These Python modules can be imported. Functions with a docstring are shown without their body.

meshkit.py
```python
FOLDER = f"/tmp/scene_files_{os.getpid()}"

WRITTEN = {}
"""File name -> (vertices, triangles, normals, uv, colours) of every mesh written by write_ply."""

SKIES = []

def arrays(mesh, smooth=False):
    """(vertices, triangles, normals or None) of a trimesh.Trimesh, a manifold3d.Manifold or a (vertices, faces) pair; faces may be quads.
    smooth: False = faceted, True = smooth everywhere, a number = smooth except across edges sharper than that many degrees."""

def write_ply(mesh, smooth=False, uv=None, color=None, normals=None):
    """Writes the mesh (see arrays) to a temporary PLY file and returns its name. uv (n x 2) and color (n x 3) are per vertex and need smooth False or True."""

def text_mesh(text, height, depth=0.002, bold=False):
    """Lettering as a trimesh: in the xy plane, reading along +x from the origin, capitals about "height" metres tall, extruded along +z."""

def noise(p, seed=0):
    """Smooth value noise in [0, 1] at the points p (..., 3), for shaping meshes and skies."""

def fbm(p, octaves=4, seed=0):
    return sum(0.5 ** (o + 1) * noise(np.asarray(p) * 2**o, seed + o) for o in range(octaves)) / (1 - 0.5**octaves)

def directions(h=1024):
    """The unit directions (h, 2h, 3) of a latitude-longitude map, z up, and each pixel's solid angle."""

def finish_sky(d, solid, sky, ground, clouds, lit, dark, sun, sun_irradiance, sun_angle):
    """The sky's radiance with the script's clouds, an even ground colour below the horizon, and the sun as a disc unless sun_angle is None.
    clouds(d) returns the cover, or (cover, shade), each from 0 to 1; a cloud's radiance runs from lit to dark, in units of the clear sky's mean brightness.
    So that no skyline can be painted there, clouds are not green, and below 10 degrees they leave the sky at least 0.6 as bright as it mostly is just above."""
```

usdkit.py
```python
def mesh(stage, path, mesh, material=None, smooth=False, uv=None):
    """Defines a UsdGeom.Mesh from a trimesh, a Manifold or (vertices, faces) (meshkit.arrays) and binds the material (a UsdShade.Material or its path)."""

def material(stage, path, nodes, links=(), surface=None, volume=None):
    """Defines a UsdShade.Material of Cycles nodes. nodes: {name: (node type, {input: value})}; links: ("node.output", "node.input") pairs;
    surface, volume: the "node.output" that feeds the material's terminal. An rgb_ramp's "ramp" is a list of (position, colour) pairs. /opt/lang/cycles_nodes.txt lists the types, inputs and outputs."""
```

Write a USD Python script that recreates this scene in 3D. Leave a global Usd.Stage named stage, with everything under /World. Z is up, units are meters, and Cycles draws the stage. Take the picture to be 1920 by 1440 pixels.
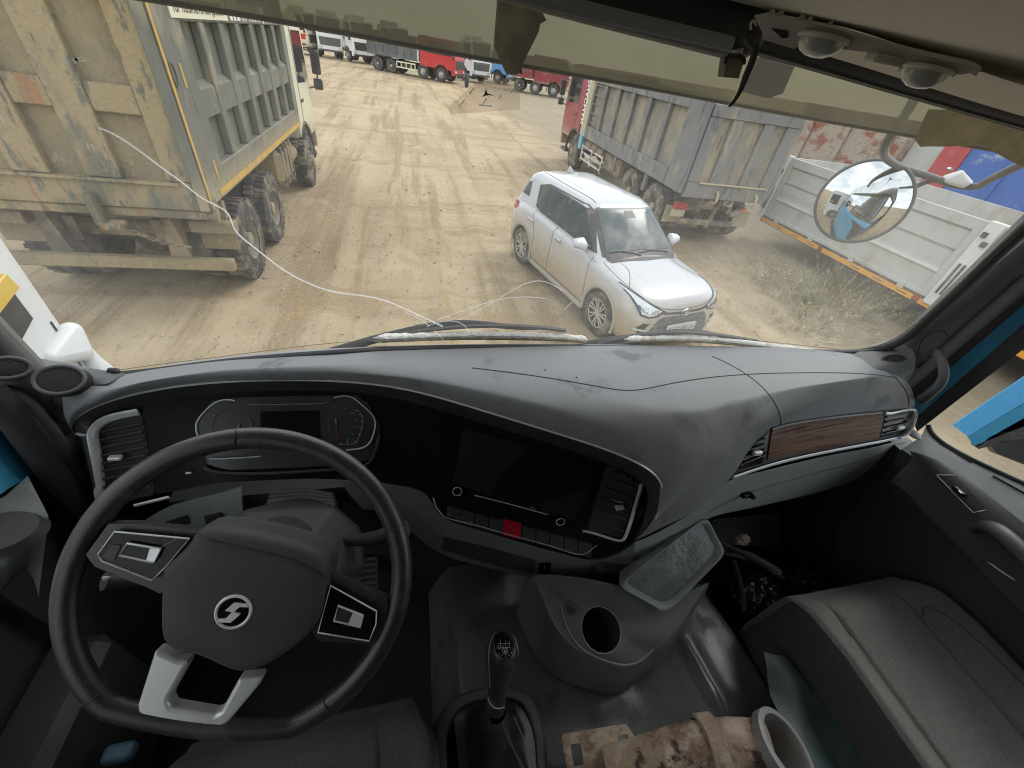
import math, random
import numpy as np, trimesh, manifold3d, shapely.geometry as sg
from scipy.spatial import Delaunay
from scipy.interpolate import PchipInterpolator, CubicSpline
import usdkit, meshkit
from pxr import Usd, UsdGeom, UsdLux, UsdShade, Gf, Sdf
random.seed(7)
RNG = np.random.default_rng(7)
stage = Usd.Stage.CreateInMemory()
UsdGeom.SetStageUpAxis(stage, "Z")
UsdGeom.SetStageMetersPerUnit(stage, 1.0)
UsdGeom.Xform.Define(stage, "/World")
UsdGeom.Scope.Define(stage, "/World/Looks")
# ------------------------------------------------------------------ camera
PX = 756.5                                   # focal length in pixels of a 1920 wide picture
PITCH, ROLL, YAW = math.radians(39.28), math.radians(9.532), math.radians(17.6)
EYE = np.array([0.0, 0.0, 3.133])
_f = np.array([math.sin(YAW) * math.cos(PITCH), math.cos(YAW) * math.cos(PITCH), -math.sin(PITCH)])
_r0 = np.array([math.cos(YAW), -math.sin(YAW), 0.0]); _u0 = np.cross(_r0, _f)
_r = math.cos(ROLL) * _r0 + math.sin(ROLL) * _u0
_u = -math.sin(ROLL) * _r0 + math.cos(ROLL) * _u0
cam = UsdGeom.Camera.Define(stage, "/World/camera")
cam.CreateHorizontalApertureAttr(36.0)
cam.CreateVerticalApertureAttr(27.0)
cam.CreateFocalLengthAttr(36.0 * PX / 1920)
cam.CreateClippingRangeAttr(Gf.Vec2f(0.02, 5000))
cam.AddTransformOp().Set(Gf.Matrix4d(*_r, 0, *_u, 0, *(-_f), 0, *EYE, 1))
cam.CreateExposureAttr(0.62)
# ------------------------------------------------------------------ sky and sun (overcast)
SUN_EL, SUN_AZ = math.radians(48), math.radians(60)      # azimuth = atan2(x, y)
sun = UsdLux.DistantLight.Define(stage, "/World/sun")
sun.CreateIntensityAttr(0.34); sun.CreateAngleAttr(24.0); sun.CreateNormalizeAttr(True)
sun.CreateColorAttr(Gf.Vec3f(1.0, 0.97, 0.92))
sun.AddRotateZOp().Set(-math.degrees(SUN_AZ)); sun.AddRotateXOp().Set(-(90 - math.degrees(SUN_EL)))
dome = UsdLux.DomeLight.Define(stage, "/World/sky")
dome.CreateIntensityAttr(1.0)
sky_mat = usdkit.material(stage, "/World/Looks/overcast_sky", {
    "sky": ("sky_texture", {"sky_type": "single_scattering", "sun_disc": False, "sun_elevation": SUN_EL, "sun_rotation": SUN_AZ}),
    "tc": ("texture_coordinate", {}),
    "mp": ("mapping", {"scale": (1.0, 1.0, 2.6)}),
    "n": ("noise_texture", {"scale": 2.2, "detail": 7.0, "roughness": 0.58}),
    "cov": ("rgb_ramp", {"ramp": [(0.0, (0.55, 0.55, 0.55)), (0.42, (0.78, 0.78, 0.78)), (0.62, (0.97, 0.97, 0.97)), (1.0, (1, 1, 1))]}),
    "cl": ("rgb_ramp", {"ramp": [(0.3, (6.2, 6.5, 7.0)), (0.55, (8.6, 8.8, 9.0)), (0.75, (10.5, 10.6, 10.6))]}),
    "mx": ("mix", {}),
    "bg": ("background_shader", {"strength": 0.15})},
    [("tc.generated", "mp.vector"), ("mp.vector", "n.vector"), ("n.fac", "cov.fac"), ("n.fac", "cl.fac"), ("cov.color", "mx.fac"),
     ("sky.color", "mx.color1"), ("cl.color", "mx.color2"), ("mx.color", "bg.color")], surface="bg.background")
UsdShade.MaterialBindingAPI.Apply(dome.GetPrim()).Bind(sky_mat)

# ------------------------------------------------------------------ helpers: names, things, parts
def at(px, py, x=None, y=None, z=None):
    """The point of a level or upright plane of the place that is seen at a pixel of the photograph."""
    d = _f + (px - 960) / PX * _r - (py - 720) / PX * _u
    k, v = (0, x) if x is not None else (1, y) if y is not None else (2, z)
    return EYE + d * ((v - EYE[k]) / d[k])
def rays(pts):
    p = np.asarray(pts, float)
    return np.repeat(EYE[None], len(p), 0), _f + (p[:, :1] - 960) / PX * _r - (p[:, 1:2] - 720) / PX * _u
_used = {}
def numbered(parent, name):
    k = (parent, name); n = _used.get(k, -1) + 1; _used[k] = n
    return f"{parent}/{name}" + (f"_{n:03d}" if n else "")
ORIGIN = {}
def tag(p, label=None, cat=None, group=None, kind=None):
    for k, v in (("label", label), ("category", cat), ("group", group), ("kind", kind)):
        if v: p.SetCustomDataByKey(k, v)
    return p
def xf(loc, rotz):
    c, s = math.cos(rotz), math.sin(rotz)
    return np.array([[c, -s, 0, loc[0]], [s, c, 0, loc[1]], [0, 0, 1, loc[2]], [0, 0, 0, 1.0]])
def thing(name, label, cat, loc=(0, 0, 0), rotz=0.0, group=None, kind=None):
    path = numbered("/World", name)
    x = UsdGeom.Xform.Define(stage, path)
    x.AddTranslateOp().Set(Gf.Vec3d(*map(float, loc))); x.AddRotateZOp().Set(math.degrees(rotz))
    ORIGIN[path] = xf(loc, rotz)
    tag(x.GetPrim(), label, cat, group, kind)
    return path
def part(parent, name, mesh, mat, label=None, smooth=False, world=False, kind=None, group=None):
    """A Mesh under a thing or a part; world=True: the mesh is given in world coordinates."""
    path = numbered(parent, name)
    if isinstance(mesh, MB): mesh = mesh.get()
    if mesh is None or len(mesh.faces) == 0: return path
    if world and parent != "/World":
        root = "/".join(parent.split("/")[:3])
        mesh = mesh.copy(); mesh.apply_transform(np.linalg.inv(ORIGIN[root]))
    p = usdkit.mesh(stage, path, mesh, mat, smooth=smooth)
    tag(p.GetPrim(), label, None, group, kind)
    return path
def group_part(parent, name, label=None):
    path = numbered(parent, name)
    p = UsdGeom.Xform.Define(stage, path); tag(p.GetPrim(), label)
    return path
def solo(name, mesh, mat, label, cat, smooth=False, group=None, kind=None):
    """A top-level thing that is one mesh, given in world coordinates."""
    path = part("/World", name, mesh, mat, smooth=smooth)
    tag(stage.GetPrimAtPath(path), label, cat, group, kind)
    return path
def clone(src, name, label, loc, rotz=0.0, group=None):
    path = numbered("/World", name)
    x = UsdGeom.Xform.Define(stage, path)
    x.GetPrim().GetReferences().AddInternalReference(src)
    x.GetPrim().GetAttribute("xformOp:translate").Set(Gf.Vec3d(*map(float, loc)))
    x.GetPrim().GetAttribute("xformOp:rotateZ").Set(math.degrees(rotz))
    x.GetPrim().SetInstanceable(True)
    tag(x.GetPrim(), label, None, group)
    return path

# ------------------------------------------------------------------ helpers: shapes
def chamfer(size, b=0.01, center=(0, 0, 0), R=None):
    h = np.asarray(size, float) / 2; b = min(b, h.min() * 0.49)
    pts = []
    for s in np.ndindex(2, 2, 2):
        sg_ = np.array(s) * 2 - 1
        for k in range(3):
            q = h - b; q[k] = h[k]; pts.append(sg_ * q)
    m = trimesh.Trimesh(np.array(pts)).convex_hull
    if R is not None: m.apply_transform(R)
    m.apply_translation(center)
    return m
def boxm(size, center=(0, 0, 0)):
    m = trimesh.creation.box(size); m.apply_translation(center); return m
def beam(p0, p1, w, h, b=0.0, up=(0, 0, 1)):
    """A bar of section w (sideways) by h (up) from p0 to p1."""
    p0, p1 = np.asarray(p0, float), np.asarray(p1, float); d = p1 - p0; L = np.linalg.norm(d); d = d / L
    s = np.cross(d, up); s /= np.linalg.norm(s) + 1e-12; t = np.cross(s, d)
    T = np.eye(4); T[:3, 0], T[:3, 1], T[:3, 2], T[:3, 3] = s, d, t, (p0 + p1) / 2
    m = chamfer((w, L, h), b) if b else boxm((w, L, h))
    m.apply_transform(T); return m
def cyl(p0, p1, r, n=16, r2=None, cap=True):
    p0, p1 = np.asarray(p0, float), np.asarray(p1, float); d = p1 - p0; L = np.linalg.norm(d); d /= L
    a = np.cross(d, (0, 0, 1) if abs(d[2]) < 0.9 else (1, 0, 0)); a /= np.linalg.norm(a); b = np.cross(d, a)
    t = np.linspace(0, 2 * np.pi, n, endpoint=False); c = np.cos(t)[:, None] * a + np.sin(t)[:, None] * b
    v = np.vstack([p0 + r * c, p1 + (r if r2 is None else r2) * c, p0[None], p1[None]])
    i = np.arange(n); j = (i + 1) % n
    f = [np.stack([i, j, j + n], 1), np.stack([i, j + n, i + n], 1)]
    if cap: f += [np.stack([j, i, np.full(n, 2 * n)], 1), np.stack([i + n, j + n, np.full(n, 2 * n + 1)], 1)]
    m = trimesh.Trimesh(v, np.vstack(f), process=False)
    return m
def catmull(pts, n=8, closed=False):
    p = np.asarray(pts, float)
    if closed: t = np.arange(len(p) + 1); q = np.vstack([p, p[:1]]); c = CubicSpline(t, q, bc_type="periodic")
    else: t = np.r_[0, np.cumsum(np.linalg.norm(np.diff(p, axis=0), axis=1) ** 0.5 + 1e-9)]; c = CubicSpline(t, p)
    if closed: return c(np.linspace(0, len(p), n * len(p), endpoint=False))
    return c(np.concatenate([np.linspace(t[i], t[i + 1], n, endpoint=False) for i in range(len(t) - 1)] + [t[-1:]]))
def tube(pts, r, n=8, closed=False, cap=True, flat=None):
    """A swept tube; r number or list; flat=(a,b) scales the section."""
    p = np.asarray(pts, float); m = len(p)
    if m < 2: return trimesh.Trimesh()
    r = np.broadcast_to(r, (m,)).astype(float)
    t = np.roll(p, -1, 0) - np.roll(p, 1, 0) if closed else np.gradient(p, axis=0)
    t /= np.linalg.norm(t, axis=1, keepdims=True) + 1e-12
    a = np.zeros_like(p); a0 = np.array([0, 0, 1.0]) if abs(t[0, 2]) < 0.9 else np.array([1.0, 0, 0])
    for i in range(m):
        a0 = a0 - t[i] * (a0 @ t[i]); a0 /= np.linalg.norm(a0) + 1e-12; a[i] = a0
    b = np.cross(t, a); th = np.linspace(0, 2 * np.pi, n, endpoint=False)
    fa, fb = flat or (1, 1)
    v = (p[:, None] + r[:, None, None] * (fa * np.cos(th)[None, :, None] * a[:, None] + fb * np.sin(th)[None, :, None] * b[:, None])).reshape(-1, 3)
    rows = m if closed else m - 1
    i, j = np.meshgrid(np.arange(rows), np.arange(n), indexing="ij"); i2 = (i + 1) % m; j2 = (j + 1) % n
    f = np.stack([i * n + j, i2 * n + j, i2 * n + j2, i * n + j2], -1).reshape(-1, 4)
    f = np.vstack([f[:, [0, 2, 1]], f[:, [0, 3, 2]]])
    if cap and not closed:
        v = np.vstack([v, p[:1], p[-1:]]); k = np.arange(n); k2 = (k + 1) % n
        f = np.vstack([f, np.stack([k, k2, np.full(n, m * n)], 1), np.stack([(m - 1) * n + k2, (m - 1) * n + k, np.full(n, m * n + 1)], 1)])
    return trimesh.Trimesh(v, f, process=False)
def grid_mesh(P, close_u=False, flip=False):
    """Quads over an array of points (rows, cols, 3)."""
    P = np.asarray(P, float); a, b = P.shape[:2]
    ra = a if close_u else a - 1
    i, j = np.meshgrid(np.arange(ra), np.arange(b - 1), indexing="ij"); i2 = (i + 1) % a
    f = np.stack([i * b + j, i2 * b + j, i2 * b + j + 1, i * b + j + 1], -1).reshape(-1, 4)
    f = np.vstack([f[:, [0, 1, 2]], f[:, [0, 2, 3]]])
    if flip: f = f[:, ::-1]
    return trimesh.Trimesh(P.reshape(-1, 3), f, process=False)
def prism(poly, depth, T=None):
    """An outline (n,2) or shapely polygon extruded along +z by depth, then placed by T."""
    g = poly if isinstance(poly, sg.Polygon) else sg.Polygon(poly)
    m = trimesh.creation.extrude_polygon(g, depth, engine="earcut")
    if T is not None: m.apply_transform(T)
    return m
def frame(o, x, y):
    x = np.asarray(x, float); x = x / np.linalg.norm(x); y = np.asarray(y, float); y = y - x * (x @ y); y /= np.linalg.norm(y)
    T = np.eye(4); T[:3, 0], T[:3, 1], T[:3, 2], T[:3, 3] = x, y, np.cross(x, y), o
    return T
def lathe(profile, n=40, axis="x"):
    """profile (along axis, radius)."""
    p = np.asarray(profile, float); t = np.linspace(0, 2 * np.pi, n, endpoint=False)
    P = np.stack([np.broadcast_to(p[:, 0], (n, len(p))), np.cos(t)[:, None] * p[:, 1], np.sin(t)[:, None] * p[:, 1]], -1)
    if axis == "z": P = P[..., [1, 2, 0]]
    if axis == "y": P = P[..., [2, 0, 1]]
    return grid_mesh(P, close_u=True)
def loft(rows, n=None):
    return grid_mesh(np.array(rows))
def rounded_rect(w, h, r, n=5):
    pts = []
    for cx, cy, a in ((w / 2 - r, h / 2 - r, 0), (-w / 2 + r, h / 2 - r, 90), (-w / 2 + r, -h / 2 + r, 180), (w / 2 - r, -h / 2 + r, 270)):
        for t in np.radians(np.linspace(a, a + 90, n)): pts.append((cx + r * math.cos(t), cy + r * math.sin(t)))
    return np.array(pts)
def bevel_plate(poly, z0, z1, b, n=160, steps=5):
    """An outline made into a plate with rounded upper edges."""
    g = poly if isinstance(poly, sg.Polygon) else sg.Polygon(poly)
    ring = np.array([g.exterior.interpolate(i / n, normalized=True).coords[0] for i in range(n)])
    if not g.exterior.is_ccw: ring = ring[::-1]
    t = np.roll(ring, -2, 0) - np.roll(ring, 2, 0); t /= np.linalg.norm(t, axis=1, keepdims=True); nn = np.stack([-t[:, 1], t[:, 0]], 1)
    rows = [np.c_[ring, np.full(n, z0)]] + [np.c_[ring + nn * b * (1 - math.cos(q)), np.full(n, z1 - b + b * math.sin(q))] for q in np.linspace(0, math.pi / 2, steps)]
    side = grid_mesh(np.array(rows).transpose(1, 0, 2), close_u=True)
    top2 = rows[-1][:, :2]; tp = sg.Polygon(top2)
    if not tp.is_valid: tp = tp.buffer(0)
    v, f = trimesh.creation.triangulate_polygon(tp, engine="earcut")
    top = trimesh.Trimesh(np.c_[v, np.full(len(v), z1)], f, process=False)
    if top.face_normals[:, 2].mean() < 0: top.faces = top.faces[:, ::-1]
    return trimesh.util.concatenate([side, top])
class MB:
    def __init__(s): s.m = []
    def add(s, *ms):
        for m in ms: s.m.append(m)
        return s
    def box(s, size, c, b=0.0): s.m.append(chamfer(size, b, c) if b else boxm(size, c)); return s
    def get(s): return trimesh.util.concatenate(s.m) if s.m else None
def fill2d(poly, h):
    """Vertices and triangles that fill an outline evenly."""
    g = poly if isinstance(poly, sg.Polygon) else sg.Polygon(poly)
    if not g.is_valid: g = g.buffer(0)
    ring = [g.exterior] + list(g.interiors); edge = []
    for q in ring:
        k = max(int(q.length / h), 8)
        edge.append(np.array([q.interpolate(i / k, normalized=True).coords[0] for i in range(k)] + [c for c in q.coords[:-1]]))
    edge = np.vstack(edge)
    x0, y0, x1, y1 = g.bounds
    gx, gy = np.meshgrid(np.arange(x0 + h / 2, x1, h), np.arange(y0 + h / 2, y1, h)); q = np.stack([gx.ravel(), gy.ravel()], 1)
    inner = g.buffer(-h * 0.35)
    import shapely
    q = q[shapely.contains_xy(inner, q[:, 0], q[:, 1])] if not inner.is_empty else q[:0]
    v = np.vstack([edge, q]); v = np.unique(np.round(v, 7), axis=0)
    t = Delaunay(v).simplices
    c = v[t].mean(1); t = t[shapely.contains_xy(g, c[:, 0], c[:, 1])]
    d1, d2 = v[t[:, 1]] - v[t[:, 0]], v[t[:, 2]] - v[t[:, 0]]
    ar = d1[:, 0] * d2[:, 1] - d1[:, 1] * d2[:, 0]
    t[ar < 0] = t[ar < 0][:, ::-1]
    return v, t[np.abs(ar) > 1e-12]
def cast(mesh, o, d):
    """First hit of each ray on the mesh: points, normals, found."""
    d = d / np.linalg.norm(d, axis=1, keepdims=True)
    loc, ri, ti = mesh.ray.intersects_location(o, d, multiple_hits=False)
    P = np.full((len(o), 3), np.nan); N = np.zeros((len(o), 3)); P[ri] = loc; N[ri] = mesh.face_normals[ti]
    s = (N * d).sum(1) > 0; N[s] *= -1
    return P, N, ~np.isnan(P[:, 0])
def side_rays(u, v, a):
    """Rays for outlines drawn in a side, front or top view. a: 'x-' looks along -x with (u,v)=(y,z) ..."""
    n = len(u); big = 50.0; o = np.zeros((n, 3)); d = np.zeros((n, 3)); k = "xyz".index(a[0]); s = -1 if a[1] == "-" else 1
    oth = [i for i in range(3) if i != k]
    o[:, oth[0]], o[:, oth[1]], o[:, k] = u, v, -s * big; d[:, k] = s
    return o, d
def patch(mesh, poly, view, off=0.003, h=0.05, skirt=True):
    """A thin sheet that lies on the mesh, off metres proud. poly: outline in pixels (view='px') or in a side view (view='x-' ...)."""
    v, t = fill2d(poly, h)
    o, d = rays(v) if view == "px" else side_rays(v[:, 0], v[:, 1], view)
    P, N, ok = cast(mesh, o, d)
    t = t[ok[t].all(1)]
    if len(t) == 0: return trimesh.Trimesh()
    tri = P[t]; L = np.linalg.norm(tri - np.roll(tri, 1, 1), axis=2).max(1); med = np.median(L)
    t = t[L < max(6 * med, 0.02)]
    dn = d / np.linalg.norm(d, axis=1, keepdims=True)
    # average normals over neighbours
    A = np.zeros_like(N)
    for k in range(3): np.add.at(A, t[:, k], N[t].mean(1))
    A /= np.linalg.norm(A, axis=1, keepdims=True) + 1e-12
    top = P + off * A
    m = trimesh.Trimesh(np.where(np.isnan(top), 0, top), t, process=False)
    fn = m.face_normals; flip = (fn * dn[t[:, 0]]).sum(1) > 0
    t = t.copy(); t[flip] = t[flip][:, ::-1]
    V = [np.where(np.isnan(top), 0, top)]; Fs = [t]
    if skirt:
        e = np.vstack([t[:, [0, 1]], t[:, [1, 2]], t[:, [2, 0]]]); key = np.sort(e, 1)
        _, idx, cnt = np.unique(key, axis=0, return_index=True, return_counts=True); be = e[idx[cnt == 1]]
        n = len(top); V.append(np.where(np.isnan(P), 0, P - 0.001 * A))
        Fs += [np.stack([be[:, 1], be[:, 0], be[:, 0] + n], 1), np.stack([be[:, 1], be[:, 0] + n, be[:, 1] + n], 1)]
    m = trimesh.Trimesh(np.vstack(V), np.vstack(Fs), process=False); m.remove_unreferenced_vertices()
    return m
def on_line(mesh, pts, view, n=10, off=0.0, smooth=True):
    q = catmull(pts, n) if smooth else np.vstack([np.linspace(pts[i], pts[i + 1], n, endpoint=False) for i in range(len(pts) - 1)] + [np.asarray(pts[-1:], float)])
    o, d = rays(q) if view == "px" else side_rays(q[:, 0], q[:, 1], view)
    P, N, ok = cast(mesh, o, d)
    return (P + off * N)[ok]
def seam(mesh, pts, view, r=0.002, n=10, off=0.0, smooth=True, sides=6):
    p = on_line(mesh, pts, view, n, off, smooth)
    return tube(p, r, sides) if len(p) > 2 else trimesh.Trimesh()
def move(m, d): m = m.copy(); m.apply_translation(d); return m
def mirror_x(m):
    m = m.copy(); m.vertices[:, 0] *= -1; m.faces = m.faces[:, ::-1]; return m
def mirror_y(m):
    m = m.copy(); m.vertices[:, 1] *= -1; m.faces = m.faces[:, ::-1]; return m
def roughen(m, amp, scale, seed=0):
    m = m.copy(); n = m.vertex_normals; m.vertices = m.vertices + n * ((meshkit.fbm(m.vertices * scale, 4, seed) - 0.5) * 2 * amp)[:, None]; return m
def to_mani(m):
    m = m.copy(); m.merge_vertices()
    return manifold3d.Manifold(manifold3d.Mesh(np.asarray(m.vertices, np.float32), np.asarray(m.faces, np.uint32)))
def from_mani(M):
    q = M.to_mesh(); return trimesh.Trimesh(q.vert_properties[:, :3], q.tri_verts, process=False)
def hull_balls(pr, n=14):
    """The hull of balls [(point, radius)]: a rounded solid."""
    s = trimesh.creation.uv_sphere(1.0, count=[n // 2 + 2, n])
    return trimesh.Trimesh(np.vstack([s.vertices * r + np.asarray(p, float) for p, r in pr])).convex_hull
def rbox(size, r, center=(0, 0, 0), n=12):
    h = np.asarray(size) / 2 - r
    return hull_balls([((np.array(s) * 2 - 1) * h + np.asarray(center), r) for s in np.ndindex(2, 2, 2)], n)

# ------------------------------------------------------------------ helpers: materials
SC = 1.0
def sc_(c): return tuple(SC * float(x) for x in c[:3])
def mat(name, color, rough=0.5, metal=0.0, layers=(), bump=None, zgrad=None, coat=0.0, spec=0.5, space="object", extra=None):
    """layers: (colour, scale (number or 3), detail, lo, hi[, strength]) noise patches over the base; bump: (scale, strength, distance);
    zgrad: (colour, z0 full, z1 none, noise amount) dirt that climbs up from below."""
    N = {"tc": ("texture_coordinate", {}), "geo": ("geometry", {}), "p": ("principled_bsdf", {"roughness": rough, "metallic": metal, "coat_weight": coat, "specular_ior_level": spec})}
    L = []; vec = "tc.object" if space == "object" else "geo.position"
    cur = None
    N["base"] = ("color", {"value": sc_(color)}); cur = "base.color"
    for i, ly in enumerate(layers):
        col, sc, det, lo, hi = ly[:5]; st = ly[5] if len(ly) > 5 else 1.0
        sc3 = (sc, sc, sc) if np.ndim(sc) == 0 else sc
        N[f"m{i}"] = ("mapping", {"scale": tuple(map(float, sc3)), "location": (3.7 * i + 1.3, 1.9 * i, 0.7 * i)})
        N[f"n{i}"] = ("noise_texture", {"scale": 1.0, "detail": float(det), "roughness": 0.62})
        N[f"r{i}"] = ("map_range", {"range_type": "smoothstep", "from_min": lo, "from_max": hi, "to_min": 0.0, "to_max": st})
        N[f"x{i}"] = ("mix", {"color2": sc_(col)})
        L += [(vec, f"m{i}.vector"), (f"m{i}.vector", f"n{i}.vector"), (f"n{i}.fac", f"r{i}.value"), (f"r{i}.result", f"x{i}.fac"), (cur, f"x{i}.color1")]
        cur = f"x{i}.color"
    if zgrad:
        col, z0, z1, na = zgrad
        N["sep"] = ("separate_xyz", {}); N["zn"] = ("noise_texture", {"scale": 5.0, "detail": 6.0, "roughness": 0.65})
        N["zs"] = ("math", {"math_type": "multiply_add", "value2": na, "value3": -na * 0.5}); N["za"] = ("math", {"math_type": "add"})
        N["zr"] = ("map_range", {"range_type": "smoothstep", "from_min": z1, "from_max": z0, "to_min": 0.0, "to_max": 1.0}); N["zx"] = ("mix", {"color2": sc_(col)})
        L += [(vec, "sep.vector"), (vec, "zn.vector"), ("zn.fac", "zs.value1"), ("sep.z", "za.value1"), ("zs.value", "za.value2"), ("za.value", "zr.value"), ("zr.result", "zx.fac"), (cur, "zx.color1")]
        cur = "zx.color"
    L.append((cur, "p.base_color"))
    if layers or zgrad:   # the dirtier, the duller
        N["rr"] = ("map_range", {"from_min": 0.0, "from_max": 1.0, "to_min": rough, "to_max": min(1.0, rough + 0.3)})
        L += [((f"r{len(layers)-1}.result" if layers else "zr.result"), "rr.value"), ("rr.result", "p.roughness")]
    if bump:
        N["bn"] = ("noise_texture", {"scale": float(bump[0]), "detail": 5.0, "roughness": 0.6}); N["b"] = ("bump", {"strength": bump[1], "distance": bump[2]})
        L += [(vec, "bn.vector"), ("bn.fac", "b.height"), ("b.normal", "p.normal")]
    return usdkit.material(stage, f"/World/Looks/{name}", N, L, surface="p.BSDF")
def pane_mat(name, tint, gloss=(1, 1, 1), rough=0.02, dust=None, ior=1.5):
    """A window pane: see-through with a mirror-like share by fresnel; dust: (colour, low, high share, scale)."""
    N = {"t": ("transparent_bsdf", {"color": tint}), "g": ("glossy_bsdf", {"color": gloss, "roughness": rough}), "fr": ("fresnel", {"IOR": ior}), "m": ("mix_closure", {})}
    L = [("fr.fac", "m.fac"), ("t.BSDF", "m.closure1"), ("g.BSDF", "m.closure2")]
    out = "m.closure"
    if dust:
        col, lo, hi, sc = dust
        N |= {"geo": ("geometry", {}), "n": ("noise_texture", {"scale": sc, "detail": 5.0, "roughness": 0.6}), "mr": ("map_range", {"range_type": "smoothstep", "from_min": 0.35, "from_max": 0.75, "to_min": lo, "to_max": hi}),
              "d": ("diffuse_bsdf", {"color": col}), "tl": ("translucent_bsdf", {"color": col}), "dm": ("mix_closure", {"fac": 0.6}), "mm": ("mix_closure", {})}
        L += [("geo.position", "n.vector"), ("n.fac", "mr.value"), ("mr.result", "mm.fac"), ("m.closure", "mm.closure1"), ("d.BSDF", "dm.closure1"), ("tl.BSDF", "dm.closure2"), ("dm.closure", "mm.closure2")]
        out = "mm.closure"
    return usdkit.material(stage, f"/World/Looks/{name}", N, L, surface=out)
# ================================================================== materials of the yard
SAND = (0.42, 0.335, 0.215); MUD = (0.27, 0.21, 0.135); DUST = (0.40, 0.32, 0.21)
M = {}
SC = 0.72                                # the yard is seen through an exposure set for the cab
M["tyre"] = mat("tyre_rubber", (0.035, 0.035, 0.036), 0.85, layers=[((0.30, 0.245, 0.165), 5.0, 5, 0.42, 0.66, 0.8)])
M["tyre_clean"] = mat("tyre_rubber_dark", (0.028, 0.028, 0.029), 0.8, layers=[((0.25, 0.21, 0.15), 6.0, 4, 0.5, 0.72, 0.6)])
M["rim_mud"] = mat("muddy_rim", (0.22, 0.20, 0.17), 0.7, layers=[((0.36, 0.29, 0.19), 4.0, 5, 0.35, 0.6, 0.9)])
M["rim_grey"] = mat("grey_rim", (0.42, 0.42, 0.41), 0.5, layers=[((0.3, 0.25, 0.18), 6.0, 4, 0.45, 0.7, 0.7)])
M["chassis"] = mat("muddy_chassis", (0.10, 0.085, 0.065), 0.85, layers=[((0.34, 0.265, 0.165), 3.0, 6, 0.40, 0.60, 0.9)], bump=(30, 0.5, 0.02))
M["chassis_dark"] = mat("dark_chassis", (0.04, 0.038, 0.036), 0.8, layers=[((0.22, 0.18, 0.13), 4.0, 5, 0.45, 0.7, 0.7)], bump=(30, 0.5, 0.02))
M["olive"] = mat("olive_grey_paint", (0.1148, 0.1207, 0.0978), 0.55, layers=[((0.19, 0.19, 0.15), (1.2, 1.2, 0.5), 7, 0.42, 0.62, 0.8), ((0.31, 0.265, 0.175), (3.0, 3.0, 1.2), 8, 0.53, 0.66, 0.75), ((0.085, 0.09, 0.08), (14, 14, 4), 7, 0.57, 0.66, 0.7)], zgrad=((0.33, 0.275, 0.175), 1.25, 1.75, 0.5))
M["gate"] = mat("muddy_tailgate", (0.16, 0.148, 0.096), 0.75, layers=[((0.34, 0.262, 0.138), (2.4, 2.4, 1.1), 8, 0.40, 0.54, 0.95), ((0.095, 0.105, 0.09), (11.0, 6.0, 3.2), 8, 0.53, 0.62, 0.85), ((0.33, 0.145, 0.06), (5.5, 4.5, 1.3), 8, 0.575, 0.66, 0.85), ((0.42, 0.41, 0.36), (16, 9, 4), 7, 0.63, 0.69, 0.8)], bump=(25, 0.8, 0.02))
M["gate_panel"] = mat("muddy_tailgate_panel", (0.248, 0.2, 0.116), 0.8, layers=[((0.325, 0.26, 0.14), (1.6, 1.6, 1.0), 8, 0.42, 0.58, 0.9), ((0.17, 0.16, 0.115), (6.0, 6.0, 3.0), 8, 0.545, 0.65, 0.8), ((0.43, 0.36, 0.24), (14, 14, 9), 7, 0.58, 0.66, 0.7)], bump=(22, 0.9, 0.025))
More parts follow.
